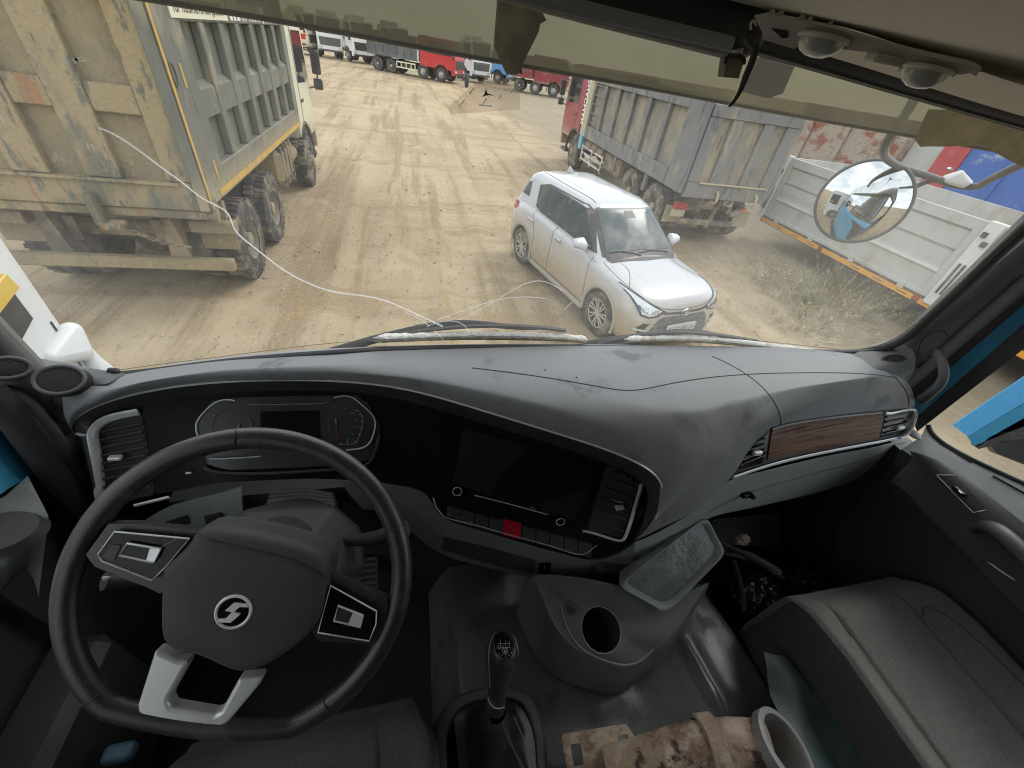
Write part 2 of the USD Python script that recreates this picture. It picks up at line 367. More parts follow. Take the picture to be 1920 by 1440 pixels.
M["yellow_tape"] = mat("yellow_tape", (0.60, 0.36, 0.05), 0.5, layers=[((0.38, 0.30, 0.17), (4.0, 4.0, 4.0), 6, 0.44, 0.68, 0.9)])
M["cream"] = mat("cream_paint", (0.70, 0.67, 0.50), 0.4, layers=[((0.40, 0.32, 0.2), (2.0, 2.0, 1.0), 6, 0.55, 0.78, 0.8)], zgrad=((0.36, 0.29, 0.19), 0.75, 1.35, 0.6))
M["cream_board"] = mat("cream_board", (0.74, 0.70, 0.50), 0.5)
M["letter_dark"] = mat("dark_lettering", (0.10, 0.09, 0.07), 0.6)
M["letter_white"] = mat("white_lettering", (0.78, 0.78, 0.74), 0.5)
M["grey_body"] = mat("grey_dusty_paint", (0.1548, 0.1584, 0.1548), 0.6, layers=[((0.145, 0.155, 0.16), (3.5, 3.5, 0.8), 6, 0.5, 0.66, 0.8), ((0.30, 0.255, 0.18), (2.8, 2.8, 1.2), 8, 0.50, 0.64, 0.85), ((0.09, 0.095, 0.1), (9, 9, 2.2), 8, 0.54, 0.63, 0.85)], bump=(25, 0.6, 0.02))
M["grey_panel"] = mat("grey_dusty_panel", (0.1944, 0.1836, 0.1584), 0.7, layers=[((0.33, 0.28, 0.19), (1.6, 1.6, 0.9), 7, 0.42, 0.62, 0.85), ((0.12, 0.12, 0.115), (7, 7, 2.4), 8, 0.545, 0.65, 0.8)], bump=(25, 0.5, 0.015))
M["straw_strip"] = mat("straw_coloured_strip", (0.42, 0.37, 0.23), 0.6, layers=[((0.3, 0.2, 0.12), 6.0, 5, 0.55, 0.7, 0.7)])
M["dark_red"] = mat("dark_red_paint", (0.204, 0.0187, 0.0298), 0.4, layers=[((0.36, 0.25, 0.18), (3, 3, 1.5), 6, 0.5, 0.75, 0.65)], zgrad=((0.36, 0.28, 0.19), 0.7, 1.25, 0.5))
M["sky_blue"] = mat("light_blue_paint", (0.16, 0.42, 0.52), 0.45, layers=[((0.38, 0.31, 0.2), 5, 5, 0.5, 0.7, 0.7)])
M["bright_red"] = mat("bright_red_paint", (0.4524, 0.0156, 0.0195), 0.35, layers=[((0.4, 0.2, 0.15), (1, 1, 1), 4, 0.55, 0.8, 0.5)])
M["white_paint"] = mat("white_paint", (0.74, 0.75, 0.74), 0.4, layers=[((0.5, 0.46, 0.38), (1.5, 1.5, 1), 5, 0.55, 0.8, 0.7)])
M["dark_body"] = mat("dark_grey_body", (0.085, 0.095, 0.095), 0.6, layers=[((0.2, 0.19, 0.17), (1.5, 1.5, 0.8), 6, 0.48, 0.7, 0.7)])
M["trailer_grey"] = mat("pale_grey_cab_paint", (0.46, 0.47, 0.46), 0.5, layers=[((0.36, 0.31, 0.24), 2, 5, 0.5, 0.7, 0.7)])
M["blue_paint"] = mat("blue_paint", (0.12, 0.33, 0.62), 0.45)
M["black_plastic"] = mat("black_plastic", (0.025, 0.025, 0.027), 0.5, layers=[((0.2, 0.17, 0.13), 5, 5, 0.5, 0.75, 0.6)])
M["glass_dark"] = mat("dark_window_glass", (0.012, 0.015, 0.016), 0.06, spec=0.6)
M["chrome"] = mat("chrome", (0.75, 0.75, 0.76), 0.15, 1.0)
M["red_lens"] = mat("red_lens", (0.294, 0.0175, 0.021), 0.25)
M["amber_lens"] = mat("amber_lens", (0.65, 0.22, 0.03), 0.3)
M["lamp_glass"] = mat("lamp_glass", (0.62, 0.65, 0.67), 0.08, 0.3)
M["white_rust"] = mat("rusty_white_frame", (0.6, 0.57, 0.5), 0.6, layers=[((0.25, 0.09, 0.04), 7.0, 5, 0.46, 0.62, 0.9)])

# ================================================================== the ground
def ground():
    xs = np.unique(np.concatenate([np.arange(-9, 14.01, 0.075), np.linspace(-60, -9, 60), np.linspace(14, 70, 60), [-400, -200, -120, 120, 200, 400]]))
    ys = np.unique(np.concatenate([np.arange(1.2, 16.01, 0.075), np.arange(16, 64, 0.16), np.linspace(64, 110, 25), np.linspace(-40, 1.2, 60), [-400, -200, -90, 160, 260, 500]]))
    X, Y = np.meshgrid(xs, ys, indexing="ij"); P = np.stack([X, Y, np.zeros_like(X)], -1)
    n = meshkit.fbm(P * np.array([0.5, 0.5, 1]), 3, 3) - 0.5
    z = 0.06 * n * np.clip((Y - 1) / 10, 0.5, 1)
    lump = meshkit.fbm(P * np.array([3.2, 2.2, 1]), 4, 11) - 0.5
    z += 0.035 * lump
    # wheel tracks along the yard, near
    for x0, dep, wd in ((-0.65, 0.045, 0.26), (1.15, 0.05, 0.28), (0.15, 0.03, 0.22), (2.0, 0.02, 0.2), (-1.5, 0.03, 0.2)):
        c = x0 + 0.25 * (meshkit.noise(np.stack([Y * 0.12, np.full_like(Y, x0), np.zeros_like(Y)], -1), 5) - 0.5) * 2
        w = np.exp(-((X - c) / wd) ** 2); e = np.exp(-((np.abs(X - c) - 1.5 * wd) / (0.5 * wd)) ** 2)
        tread = 0.5 + 0.5 * np.sin(Y * 26 + 9 * (X - c))
        z += (-dep * w * (0.7 + 0.45 * tread * w) + 0.5 * dep * e) * np.clip((22 - Y) / 6, 0, 1)
    # tracks that cross the yard, farther off
    for y0, dep, wd, sl in ((17, .05, .3, .05), (19.0, .06, .35, .02), (21.5, .05, .3, -.05), (24, .08, .4, .04), (26.5, .07, .35, -.02), (29, .09, .45, .03), (32.5, .09, .5, -.06), (36, .1, .5, .02), (39, .1, .5, -.03), (15, .04, .25, -.09), (42, .1, .5, 0.03)):
        c = y0 + sl * X + 1.4 * (meshkit.noise(np.stack([X * 0.11, np.full_like(X, y0), np.zeros_like(X)], -1), 8) - 0.5)
        w = np.exp(-((Y - c) / wd) ** 2); e = np.exp(-((np.abs(Y - c) - 1.5 * wd) / (0.5 * wd)) ** 2)
        z += 0.55 * (-dep * w + 0.6 * dep * e) * np.clip((X + 12) / 6, 0, 1)
    pit = np.exp(-(((X - 0.3) / 0.55) ** 2 + ((Y - 9.2) / 0.16) ** 2)) + np.exp(-(((X - 0.5) / 0.5) ** 2 + ((Y - 11.9) / 0.14) ** 2))
    z -= 0.05 * pit
    P[..., 2] = z
    g = grid_mesh(P)
    return g, (xs, ys, z)
GM, (GX, GY, GZ) = ground()
from scipy.interpolate import RegularGridInterpolator
gz = RegularGridInterpolator((GX, GY), GZ, bounds_error=False, fill_value=0.0)
def gmat():
    N = {"g": ("geometry", {}), "sep": ("separate_xyz", {}), "p": ("principled_bsdf", {"roughness": 0.95, "specular_ior_level": 0.2})}
    L = [("g.position", "sep.vector")]
    def noise(k, sc, det, lo, hi, mx=1.0, rough=0.65):
        N[f"m{k}"] = ("mapping", {"scale": sc, "location": (k * 3.1, k * 1.7, 0)}); N[f"n{k}"] = ("noise_texture", {"scale": 1.0, "detail": det, "roughness": rough})
        N[f"r{k}"] = ("map_range", {"range_type": "smoothstep", "from_min": lo, "from_max": hi, "to_max": mx})
        L.extend([("g.position", f"m{k}.vector"), (f"m{k}.vector", f"n{k}.vector"), (f"n{k}.fac", f"r{k}.value")])
        return f"r{k}.result"
    def mixin(k, fac, c, cur):
        N[f"x{k}"] = ("mix", {"color2": c}); L.extend([(fac, f"x{k}.fac"), (cur, f"x{k}.color1")]); return f"x{k}.color"
    N["b"] = ("color", {"value": (0.322, 0.248, 0.155)})
    cur = "b.color"
    cur = mixin(1, noise(1, (0.35, 0.22, 1), 6, 0.36, 0.60), (0.405, 0.325, 0.21), cur)       # dry pale sand
    cur = mixin(2, noise(2, (1.7, 0.10, 1), 8, 0.48, 0.62, 0.8), (0.225, 0.163, 0.092), cur)    # damp brown along the tracks
    cur = mixin(3, noise(3, (0.14, 1.1, 1), 8, 0.51, 0.64, 0.7), (0.255, 0.185, 0.102), cur)   # bands across
    cur = mixin(8, noise(8, (0.9, 0.7, 1), 8, 0.55, 0.68, 0.8), (0.43, 0.345, 0.225), cur)
    cur = mixin(4, noise(4, (4.5, 2.2, 1), 7, 0.56, 0.66, 0.6), (0.37, 0.25, 0.10), cur)       # yellowish crumbs
    cur = mixin(5, noise(5, (10.0, 4.0, 1), 8, 0.565, 0.66, 0.7), (0.19, 0.148, 0.098), cur)
    cur = mixin(6, noise(6, (24.0, 24.0, 1), 5, 0.56, 0.66, 0.7), (0.42, 0.36, 0.27), cur)
    # the weedy bank on the right is greyer and darker
    N["wx"] = ("map_range", {"range_type": "smoothstep", "from_min": 5.2, "from_max": 7.6, "to_max": 0.72})
    N["wn"] = ("noise_texture", {"scale": 1.2, "detail": 6.0}); N["wa"] = ("math", {"math_type": "multiply_add", "value2": 3.5, "value3": -1.75}); N["wb"] = ("math", {"math_type": "add"})
    L += [("g.position", "wn.vector"), ("wn.fac", "wa.value1"), ("sep.x", "wb.value1"), ("wa.value", "wb.value2"), ("wb.value", "wx.value")]
    cur = mixin(7, "wx.result", (0.23, 0.195, 0.14), cur)
    cur = mixin(9, noise(9, (14.0, 14.0, 1), 6, 0.55, 0.66, 0.6), (0.30, 0.26, 0.19), cur)
    L.append((cur, "p.base_color"))
    N["bn"] = ("noise_texture", {"scale": 22.0, "detail": 8.0, "roughness": 0.7}); N["bu"] = ("bump", {"strength": 0.9, "distance": 0.05})
    L += [("g.position", "bn.vector"), ("bn.fac", "bu.height"), ("bu.normal", "p.normal")]
    return usdkit.material(stage, "/World/Looks/sandy_ground", N, L, surface="p.BSDF")
M["ground"] = gmat()
gp = part("/World", "ground", GM, M["ground"], smooth=True)
tag(stage.GetPrimAtPath(gp), "pale sandy yard churned by truck tyres", None, kind="structure")
# loose stones and clods (nobody could count them)
def clods():
    m = MB(); r = np.random.default_rng(3); base = trimesh.creation.icosphere(1, 1.0)
    for k in range(1100):
        if k < 850: x, y = r.uniform(-3, 7), 3.2 + 13 * r.random() ** 1.6
        else: x, y = r.uniform(4.5, 9), r.uniform(3.2, 8)
        s = 0.007 + 0.024 * r.random() ** 4
        b = base.copy(); b.vertices *= r.uniform(0.6, 1.3, 3) * s * (1 + 0.25 * r.standard_normal((len(b.vertices), 1)).clip(-1, 1))
        b.apply_translation((x, y, float(gz((x, y))) + s * 0.25)); m.add(b)
    return m.get()
solo("loose_stones", clods(), mat("stone_and_clod", (0.42, 0.35, 0.25), 0.9, layers=[((0.30, 0.245, 0.17), 2.0, 3, 0.42, 0.6, 0.9), ((0.52, 0.47, 0.38), 1.1, 3, 0.55, 0.62, 0.9)], space="world"),
     "loose stones and clods strewn over the sandy yard", "stones", kind="stuff")

# ================================================================== truck pieces
def wheel(parent, c, side, R=0.545, W=0.30, dual=False, lugs=True, rim="rim_mud", tyre="tyre", out=1.0, sub=True):
    """A truck wheel: its outer face looks along side*x. c = centre of the outer tyre."""
    w = group_part(parent, "wheel") if sub else parent
    pr = [(-W/2, .27), (-W/2, .33), (-W*.52, R*.78), (-W*.47, R*.93), (-W*.40, R*.975), (0, R*.985), (W*.40, R*.975), (W*.47, R*.93), (W*.52, R*.78), (W/2, .33), (W/2, .27)]
    t = lathe(pr, 44); parts = [t]
    if lugs:
        n = 36
        for k in range(n):
            for sd in (-1, 1):
                a = 2 * math.pi * (k + (0.5 if sd > 0 else 0)) / n
                b = chamfer((W * .40, R * 2 * math.pi / n * .56, .035), .006, (sd * W * .27, 0, R * .985))
                b.apply_transform(trimesh.transformations.rotation_matrix(a, (1, 0, 0))); parts.append(b)
    tm = trimesh.util.concatenate(parts)
    ms = [tm]
    if dual:
        t2 = lathe(pr, 32); t2.apply_translation((-side * (W + .05), 0, 0)); ms.append(t2)
    tm = trimesh.util.concatenate(ms); tm.apply_translation(c); part(w, "tyre", tm, M[tyre], smooth=35)
    d = side
    if dual: rp = [(d*W*.44, .30), (d*W*.46, .275), (d*W*.30, .255), (-d*W*.1, .235), (-d*W*.16, .20), (-d*W*.12, .12), (d*W*.02, .115), (d*W*.06, .10), (d*W*.42, .095), (d*W*.46, .07), (d*W*.46, 0.001)]
    else: rp = [(d*W*.46, .30), (d*W*.48, .275), (d*W*.36, .26), (d*W*.30, .235), (d*W*.42, .20), (d*W*.48, .15), (d*W*.56, .12), (d*W*.72, .11), (d*W*.76, .085), (d*W*.76, .001)]
    rm = [lathe(rp, 36)]
    nut_x, nut_r = (-d*W*.12, .165) if dual else (d*W*.47, .17)
    for k in range(10):
        a = 2 * math.pi * k / 10
        p = np.array([nut_x, nut_r * math.cos(a), nut_r * math.sin(a)]); rm.append(cyl(p, p + (d * .045, 0, 0), .017, 6))
    rmm = trimesh.util.concatenate(rm); rmm.apply_translation(c); part(w, "rim", rmm, M[rim], smooth=35)
    # brake drum behind, so that nothing shows through
    part(w, "brake_drum", cyl(np.array(c) - (d * W * .3, 0, 0), np.array(c) - (d * W * .1, 0, 0), .26, 20), M["chassis_dark"])
    return w
def rect_x(y0, y1, z0, z1, x0, x1, b=0.0):
    s = (abs(x1 - x0), y1 - y0, z1 - z0); c = ((x0 + x1) / 2, (y0 + y1) / 2, (z0 + z1) / 2)
    return chamfer(s, b, c) if b else boxm(s, c)
def box2(x0, x1, y0, y1, z0, z1, b=0.0):
    s = (x1 - x0, y1 - y0, z1 - z0); c = ((x0 + x1) / 2, (y0 + y1) / 2, (z0 + z1) / 2)
    return chamfer(s, b, c) if b else boxm(s, c)
def slope_block(y0, y1, z0, z1, zin, x_in, x_out):
    """A block between two ribs whose top slopes inwards."""
    v = np.array([[x_in, y0, z0], [x_out, y0, z0], [x_out, y0, z1], [x_in, y0, zin], [x_in, y1, z0], [x_out, y1, z0], [x_out, y1, z1], [x_in, y1, zin]])
    return trimesh.Trimesh(v).convex_hull

def tipper(t, hw, y0, y1, z0, z1, style, m_body, m_panel, m_gate, m_gpanel, cells, rib_w, post_r, post_f, rail_b, rail_t, mid=None, ladder_cell=None):
    """The dump body: floor, two ribbed sides, headboard, tailgate."""
    side_in = hw - 0.10
    part(t, "body_floor", box2(-hw + .02, hw - .02, y0 + .1, y1, z0 + .02, z0 + .12), M["chassis"])
    part(t, "headboard", box2(-hw + .02, hw - .02, y1 - .08, y1 - .002, z0 + .13, z1 + .12), m_body)
    for s in (1, -1):
        f = (lambda m: m) if s > 0 else mirror_x
        part(t, "side_panel", f(box2(side_in - .05, side_in, y0 + .1, y1 - .09, z0 + .13, z1 - .02)), m_panel)
        part(t, "rear_post", f(box2(side_in + .001, hw, y0, y0 + post_r, z0, z1, .012)), m_body)
        part(t, "front_post", f(box2(side_in + .001, hw, y1 - post_f, y1, z0, z1, .012)), m_body)
        ya, yb = y0 + post_r, y1 - post_f
        part(t, "bottom_rail", f(box2(side_in + .001, hw - .002, ya + .001, yb - .001, z0, z0 + rail_b, .012)), m_body)
        part(t, "top_rail", f(box2(side_in + .001, hw - .002, ya + .001, yb - .001, z1 - rail_t, z1, .012)), m_body)
        if s < 0 and style != "left" or s > 0 and style == "left":
            show = False
        else: show = True
        n = cells; pitch = (yb - ya + rib_w) / n
        for k in range(n):
            c0 = ya + k * pitch; c1 = c0 + pitch - rib_w
            if k < n - 1:
                part(t, "side_rib", f(box2(side_in + .001, hw - .006, c1, c1 + rib_w, z0 + rail_b + .001, z1 - rail_t - .001, .012)), m_body)
            if mid: part(t, "mid_block", f(slope_block(c0 + .001, c1 - .001, mid[0], mid[1], mid[1] + .07, side_in + .001, hw - .02)), m_body)
            if ladder_cell == k:
                for q in range(5):
                    zz = z0 + rail_b + .12 + q * .25
                    part(t, "ladder_rung", f(beam((hw - .03, c0, zz), (hw - .03, c1, zz), .03, .03)), m_body)
    # tailgate
    g = group_part(t, "tailgate")
    part(g, "gate_panel", box2(-hw + .12, hw - .12, y0 + .05, y0 + .09, z0 + .02, z1 - .03), m_gpanel)
    return g

def cab(t, hw, y0, y1, z0, z1, m, axle_y, far=False, lower=None, stripe=None, face=None):
    """A cab over the front axle. Returns the shell for lettering."""
    prof = np.array([(y0, z0), (y0, z1 - .10), (y0 + .12, z1), (y1 - .62, z1), (y1 - .30, z1 - .16), (y1 - .08, 1.98), (y1, 1.55), (y1, .62), (y1 - .05, z0 - .35), (y1 - .32, z0 - .35), (y1 - .32, z0)])
    side = prism(prof, 2 * hw, frame((-hw, 0, 0), (0, 1, 0), (0, 0, 1)))
    r = .16; out = np.array([(-hw, y0), (hw, y0), (hw, y1 - r), (hw - .05, y1 - .05), (hw - r, y1 + .01), (-hw + r, y1 + .01), (-hw + .05, y1 - .05), (-hw, y1 - r)])
    plan = prism(out, 5, frame((0, 0, -.5), (1, 0, 0), (0, 1, 0)))
    S = to_mani(side) ^ to_mani(plan)
    for s in (1, -1): S = S - to_mani(cyl((s * (hw - .42), axle_y, .56), (s * (hw + .2), axle_y, .56), .66, 28))
    shell = from_mani(S)
    part(t, "cab_shell", shell, m, smooth=25)
    for s, v in ((1, "x-"), (-1, "x+")):
        w = [(y1 - .22, 2.02), (y1 - .42, z1 - .28), (y0 + .62, z1 - .26), (y0 + .60, 1.98), (y1 - .55, 1.93)]
        part(t, "side_window", patch(shell, w, v, .006, .12), M["glass_dark"])
        if not far:
            d = MB()
            for ln in ([(y0 + .52, z1 - .2), (y0 + .52, z0 + .1)], [(y1 - .12, 2.0), (y1 - .12, 1.25)]):
                d.add(seam(shell, ln, v, .009, 8, 0, False))
            part(t, "door_seam", d, M["black_plastic"])
            part(t, "door_handle", box2(s * hw - .02, s * hw + .02, y0 + .58, y0 + .82, 1.62, 1.68, .008), M["black_plastic"])
        # arch
        arch = tube([(s * (hw - .03), axle_y + .69 * math.cos(a), .56 + .69 * math.sin(a)) for a in np.linspace(-.25, math.pi + .25, 22)], .045, 6)
        part(t, "wheel_arch", arch, M["black_plastic"], smooth=40)
        if lower: part(t, "rear_fender", box2(min(s * (hw - .30), s * (hw + .012)), max(s * (hw - .30), s * (hw + .012)), axle_y - .86, axle_y - .62, .74, 1.34, .03), lower)
        # mirror and arm
        b = np.array((s * (hw + .02), y1 - .25, 2.55)); mc = b + (s * .19, .12, -.25)
        part(t, "mirror_arm", tube([b, b + (s * .2, .1, .02), mc + (0, 0, .3), mc + (0, 0, -.35), b + (s * .12, .05, -.72), b + (0, 0, -.75)], .018, 6), M["black_plastic"])
        mi = part(t, "mirror", chamfer((.20, .10, .46), .03, mc), M["black_plastic"])
        part(t, "mirror", chamfer((.20, .10, .22), .03, mc - (0, 0, .42)), M["black_plastic"])
        part(t, "step", box2(min(s * (hw - .25), s * (hw - .02)), max(s * (hw - .25), s * (hw - .02)), axle_y + .70, axle_y + .72 + (y1 - .4 - axle_y - .7 if y1 - .4 > axle_y + .8 else .1), .38, .48, .01), M["black_plastic"])
        part(t, "headlight", patch(shell, [(s * (hw - .50), .78), (s * (hw - .10), .80), (s * (hw - .06), 1.0), (s * (hw - .46), .95)], "y-", .012, .06), M["lamp_glass"])
    part(t, "windshield", patch(shell, [(-hw + .13, 2.0), (hw - .13, 2.0), (hw - .17, z1 - .17), (-hw + .17, z1 - .17)], "y-", .006, .15), M["glass_dark"])
    part(t, "grille", patch(shell, [(-hw + .28, 1.05), (hw - .28, 1.05), (hw - .2, 1.7), (-hw + .2, 1.7)], "y-", .012, .15), face or M["black_plastic"])
    part(t, "bumper", patch(shell, [(-hw + .1, z0 - .34), (hw - .1, z0 - .34), (hw - .1, .74), (-hw + .1, .74)], "y-", .02, .15), face or M["black_plastic"])
    part(t, "roof_visor", beam((-hw + .15, y1 - .22, z1 - .06), (hw - .15, y1 - .22, z1 - .06), .22, .03, .01), M["black_plastic"])
    return shell
def chassis(t, y0, y1, mt, zr=1.02):
    for s in (1, -1): part(t, "frame_rail", box2(s * .43 - .05, s * .43 + .05, y0, y1, zr - .28, zr), mt)
    for y in np.linspace(y0 + .15, y1 - .4, 6): part(t, "cross_member", box2(-.379, .379, y - .05, y + .05, zr - .24, zr - .06), mt)
def axle(t, y, mt):
    part(t, "axle", trimesh.util.concatenate([cyl((-.8, y, .56), (.8, y, .56), .085, 14), trimesh.Trimesh(trimesh.creation.icosphere(2, .25).vertices * (1, 1, 1.05) + (0, y, .58)).convex_hull]), mt, smooth=40)
def chain(p0, p1, sag, link=.05, r=.009):
    n = max(int(np.linalg.norm(np.subtract(p1, p0)) / (link * .72)), 3); ms = []
    P = [np.asarray(p0) + (np.asarray(p1) - p0) * k / n - np.array([0, 0, sag * 4 * (k / n) * (1 - k / n)]) for k in range(n + 1)]
    for k in range(n):
        c = (P[k] + P[k + 1]) / 2; d = P[k + 1] - P[k]; d /= np.linalg.norm(d); a = np.cross(d, (1, 0, 0)); a /= np.linalg.norm(a)
        b = np.cross(d, a); w = a if k % 2 else b
        th = np.linspace(0, 2 * np.pi, 10, endpoint=False)
        ms.append(tube([c + d * link * .5 * math.cos(q) + w * link * .3 * math.sin(q) for q in th], r, 5, closed=True))
    return trimesh.util.concatenate(ms)
def text_on(text, h, o, x, y, depth=.003, bold=False, width=None):
    m = meshkit.text_mesh(text, h, depth, bold)
    if width: m.apply_scale((width / m.extents[0], 1, 1))
    m.apply_transform(frame(o, x, y)); return m

# ================================================================== olive dump truck on the left
def left_truck():
    t = thing("dump_truck", "muddy olive grey dump truck nearest on the left, ribbed side and tailgate showing", "dump truck", (-3.4, 6.43, 0))
    hw, y0, y1, z0, z1 = 1.2, -1.03, 4.42, 1.30, 3.34
    g = tipper(t, hw, y0, y1, z0, z1, "right", M["olive"], M["olive"], M["gate"], M["gate_panel"], 7, .17, .66, .30, .32, .42, mid=(2.08, 2.34))
    # reflective tape, plates and lettering
    part(t, "yellow_stripe", box2(hw + .001, hw + .006, y0 + .35, y1 - .02, 1.325, 1.40), M["yellow_tape"])
    part(t, "yellow_stripe", box2(hw + .001, hw + .006, y0 + .003, y0 + .05, 1.36, 3.3), M["yellow_tape"])
    for y, z in ((y0 + .20, 1.50), (y0 + .10, 2.4)):
        part(t, "yellow_marker", box2(hw + .001, hw + .008, y + .20, y + .24, z, z + .20), M["yellow_tape"])
    part(t, "lifting_ring", tube([(hw + .006, y0 + .12 + .045 * math.cos(a), 2.52 + .10 * math.sin(a)) for a in np.linspace(0, 2 * np.pi, 20, endpoint=False)], .008, 6, closed=True), M["olive"])
    part(t, "name_board", box2(hw + .001, hw + .012, -.58, 1.14, 2.945, 3.30), M["cream_board"])
    part(t, "board_lettering", text_on("TOP TRUCK КОТОРОМУ ДИЛЕРЫ", .11, (hw + .0125, -.50, 2.99), (0, 1, 0), (0, 0, 1), width=1.48), M["letter_dark"])
    for k in range(3):
        q = 1.22 + k * .15
        v = prism([(q + .06, 2.95), (q + .16, 2.95), (q + .06, 3.3), (q - .04, 3.3)], .004, frame((hw + .001, 0, 0), (0, 1, 0), (0, 0, 1)))
        part(t, "white_slash", v, M["letter_white"])
    part(t, "side_lettering", text_on("PAW TRUCKS", .17, (hw + .001, 1.68, 2.955), (0, 1, 0), (0, 0, 1), bold=True, width=1.05), M["letter_white"])
    part(t, "shield_badge", prism([(2.80, 3.14), (3.05, 3.14), (3.05, 3.0), (2.925, 2.925), (2.80, 3.0)], .004, frame((hw + .001, 0, 0), (0, 1, 0), (0, 0, 1))), M["letter_white"])
    # tailgate bars
    gy = y0 + .049
    def bar(x0, x1, za, zb, d, b=.01, nm="gate_rib", mt="gate"): part(g, nm, box2(x0, x1, gy - d, gy, za, zb, b), M[mt])
    for x in (-.31, .31): bar(x - .155, x + .155, z0 + .26, z1 - .04, .085)
    for s in (-1, 1):
        a, b = sorted((s * .86, s * 1.09)); bar(a, b, z0 + .26, z1 - .04, .07)
    bar(-1.09, 1.09, z0 - .03, z0 + .255, .095, nm="gate_bottom_beam")
    for a, b in ((-.86, -.465), (-.155, .155), (.465, .86)):
        bar(a + .001, b - .001, 2.16, 2.40, .065, nm="gate_mid_beam")
        bar(a + .001, b - .001, z1 - .3, z1 - .05, .065, nm="gate_top_beam")
    part(g, "gate_step", box2(-1.09, .98, gy - .13, gy - .10, z0 + .235, z0 + .262), M["gate"])
    part(t, "corner_post", box2(1.095, 1.19, y0 - .06, y0 - .002, z0 - .03, z1, .01), M["olive"])
    part(t, "corner_post", box2(-1.19, -1.095, y0 - .06, y0 - .002, z0 - .03, z1, .01), M["olive"])
    part(t, "rear_sill", box2(-1.15, 1.15, y0 - .02, y0 + .25, z0 - .14, z0 - .035, .015), M["gate"])
    # latch, chain, lock lever
    lx, lz = .12, 1.18
    part(t, "gate_latch", trimesh.util.concatenate([chamfer((.10, .10, .34), .02, (lx, y0 - .09, lz + .06)), chamfer((.22, .09, .10), .02, (lx + .10, y0 - .07, lz - .10)), cyl((lx + .02, y0 - .15, lz - .1), (lx + .20, y0 - .15, lz - .1), .045, 10)]), M["gate"])
    part(t, "safety_chain", chain((lx + .16, y0 - .10, lz - .08), (.82, y0 + .02, .82), .06, .062, .012), M["chassis"])
    part(t, "corner_latch", trimesh.util.concatenate([chamfer((.06, .16, .22), .02, (1.19, y0 + .06, 1.28)), cyl((1.15, y0 + .0, 1.20), (1.24, y0, 1.20), .05, 10)]), M["gate"])
    # chassis, hydraulics, wheels
    chassis(t, -.75, 6.0, M["chassis"])
    for y in (0, 1.39): axle(t, y, M["chassis"])
    for y, s in ((0, 1), (1.39, 1), (0, -1), (1.39, -1)): wheel(t, (s * 1.03, y, .545), s, dual=True)
    for s in (1, -1): wheel(t, (s * 1.05, 4.86, .545), s)
    axle(t, 4.86, M["chassis"])
    for s in (1, -1):
        part(t, "leaf_spring", trimesh.util.concatenate([box2(s * .52 - .045, s * .52 + .045, -.1 - .55 + k * .05, 1.49 + .55 - k * .05, .70 + k * .022, .72 + k * .022) for k in range(8)]), M["chassis"])
        part(t, "shock_link", beam((s * .35, -.6, .95), (s * .55, .1, .55), .09, .09, .01), M["chassis"])
    part(t, "cross_tube", cyl((-.95, -.62, .92), (.95, -.62, .92), .07, 14), M["chassis"])
    part(t, "hinge_block", chamfer((.9, .18, .3), .03, (0, -.55, 1.06)), M["chassis"])
    part(t, "underrun_bar", chamfer((2.4, .10, .15), .015, (0, -.90, .56)), M["gate_panel"])
    for x in (-.6, .6): part(t, "underrun_bracket", trimesh.Trimesh(np.array([(x - .09, -.86, .63), (x + .12, -.86, .63), (x - .05, -.86, 1.1), (x + .05, -.86, 1.1), (x - .09, -.80, .63), (x + .12, -.80, .63), (x - .05, -.6, 1.1), (x + .05, -.6, 1.1)])).convex_hull, M["chassis"])
    for s in (1, -1):
        part(t, "lamp_shelf", box2(min(s * .80, s * 1.29), max(s * .80, s * 1.29), -.82, -.68, .92, 1.06, .01), M["gate_panel"])
        part(t, "mud_flap", box2(min(s * .82, s * 1.22), max(s * .82, s * 1.22), -.66, -.64, .66, .918, .004), M["gate_panel"])
    part(t, "mudguard", box2(.80, 1.19, -.70, -.62, 1.065, 1.27), M["gate_panel"])
    part(t, "hanging_strap", tube([(1.14, -.58, 1.28), (1.15, -.58, 1.1), (1.14, -.6, .9), (1.15, -.6, .78)], .012, 6), M["gate_panel"])
    # tank and side plates between the axles
    tk = chamfer((.55, 1.0, .62), .10, (.92, 2.75, .95)); part(t, "fuel_tank", tk, M["gate_panel"], smooth=25)
    for y in (2.4, 2.62, 2.86, 3.1): part(t, "tank_strap", chamfer((.585, .06, .655), .11, (.92, y, .95)), M["chassis"])
    part(t, "air_tank", cyl((.95, 3.4, .85), (.95, 4.1, .85), .15, 18), M["gate_panel"], smooth=40)
    part(t, "side_guard", box2(1.04, 1.10, -.3, 2.0, 1.22, 1.295), M["olive"])
    sh = cab(t, 1.13, 4.62, 6.62, .92, 3.12, M["cream"], 4.86 + .30)
    return t
left_truck()

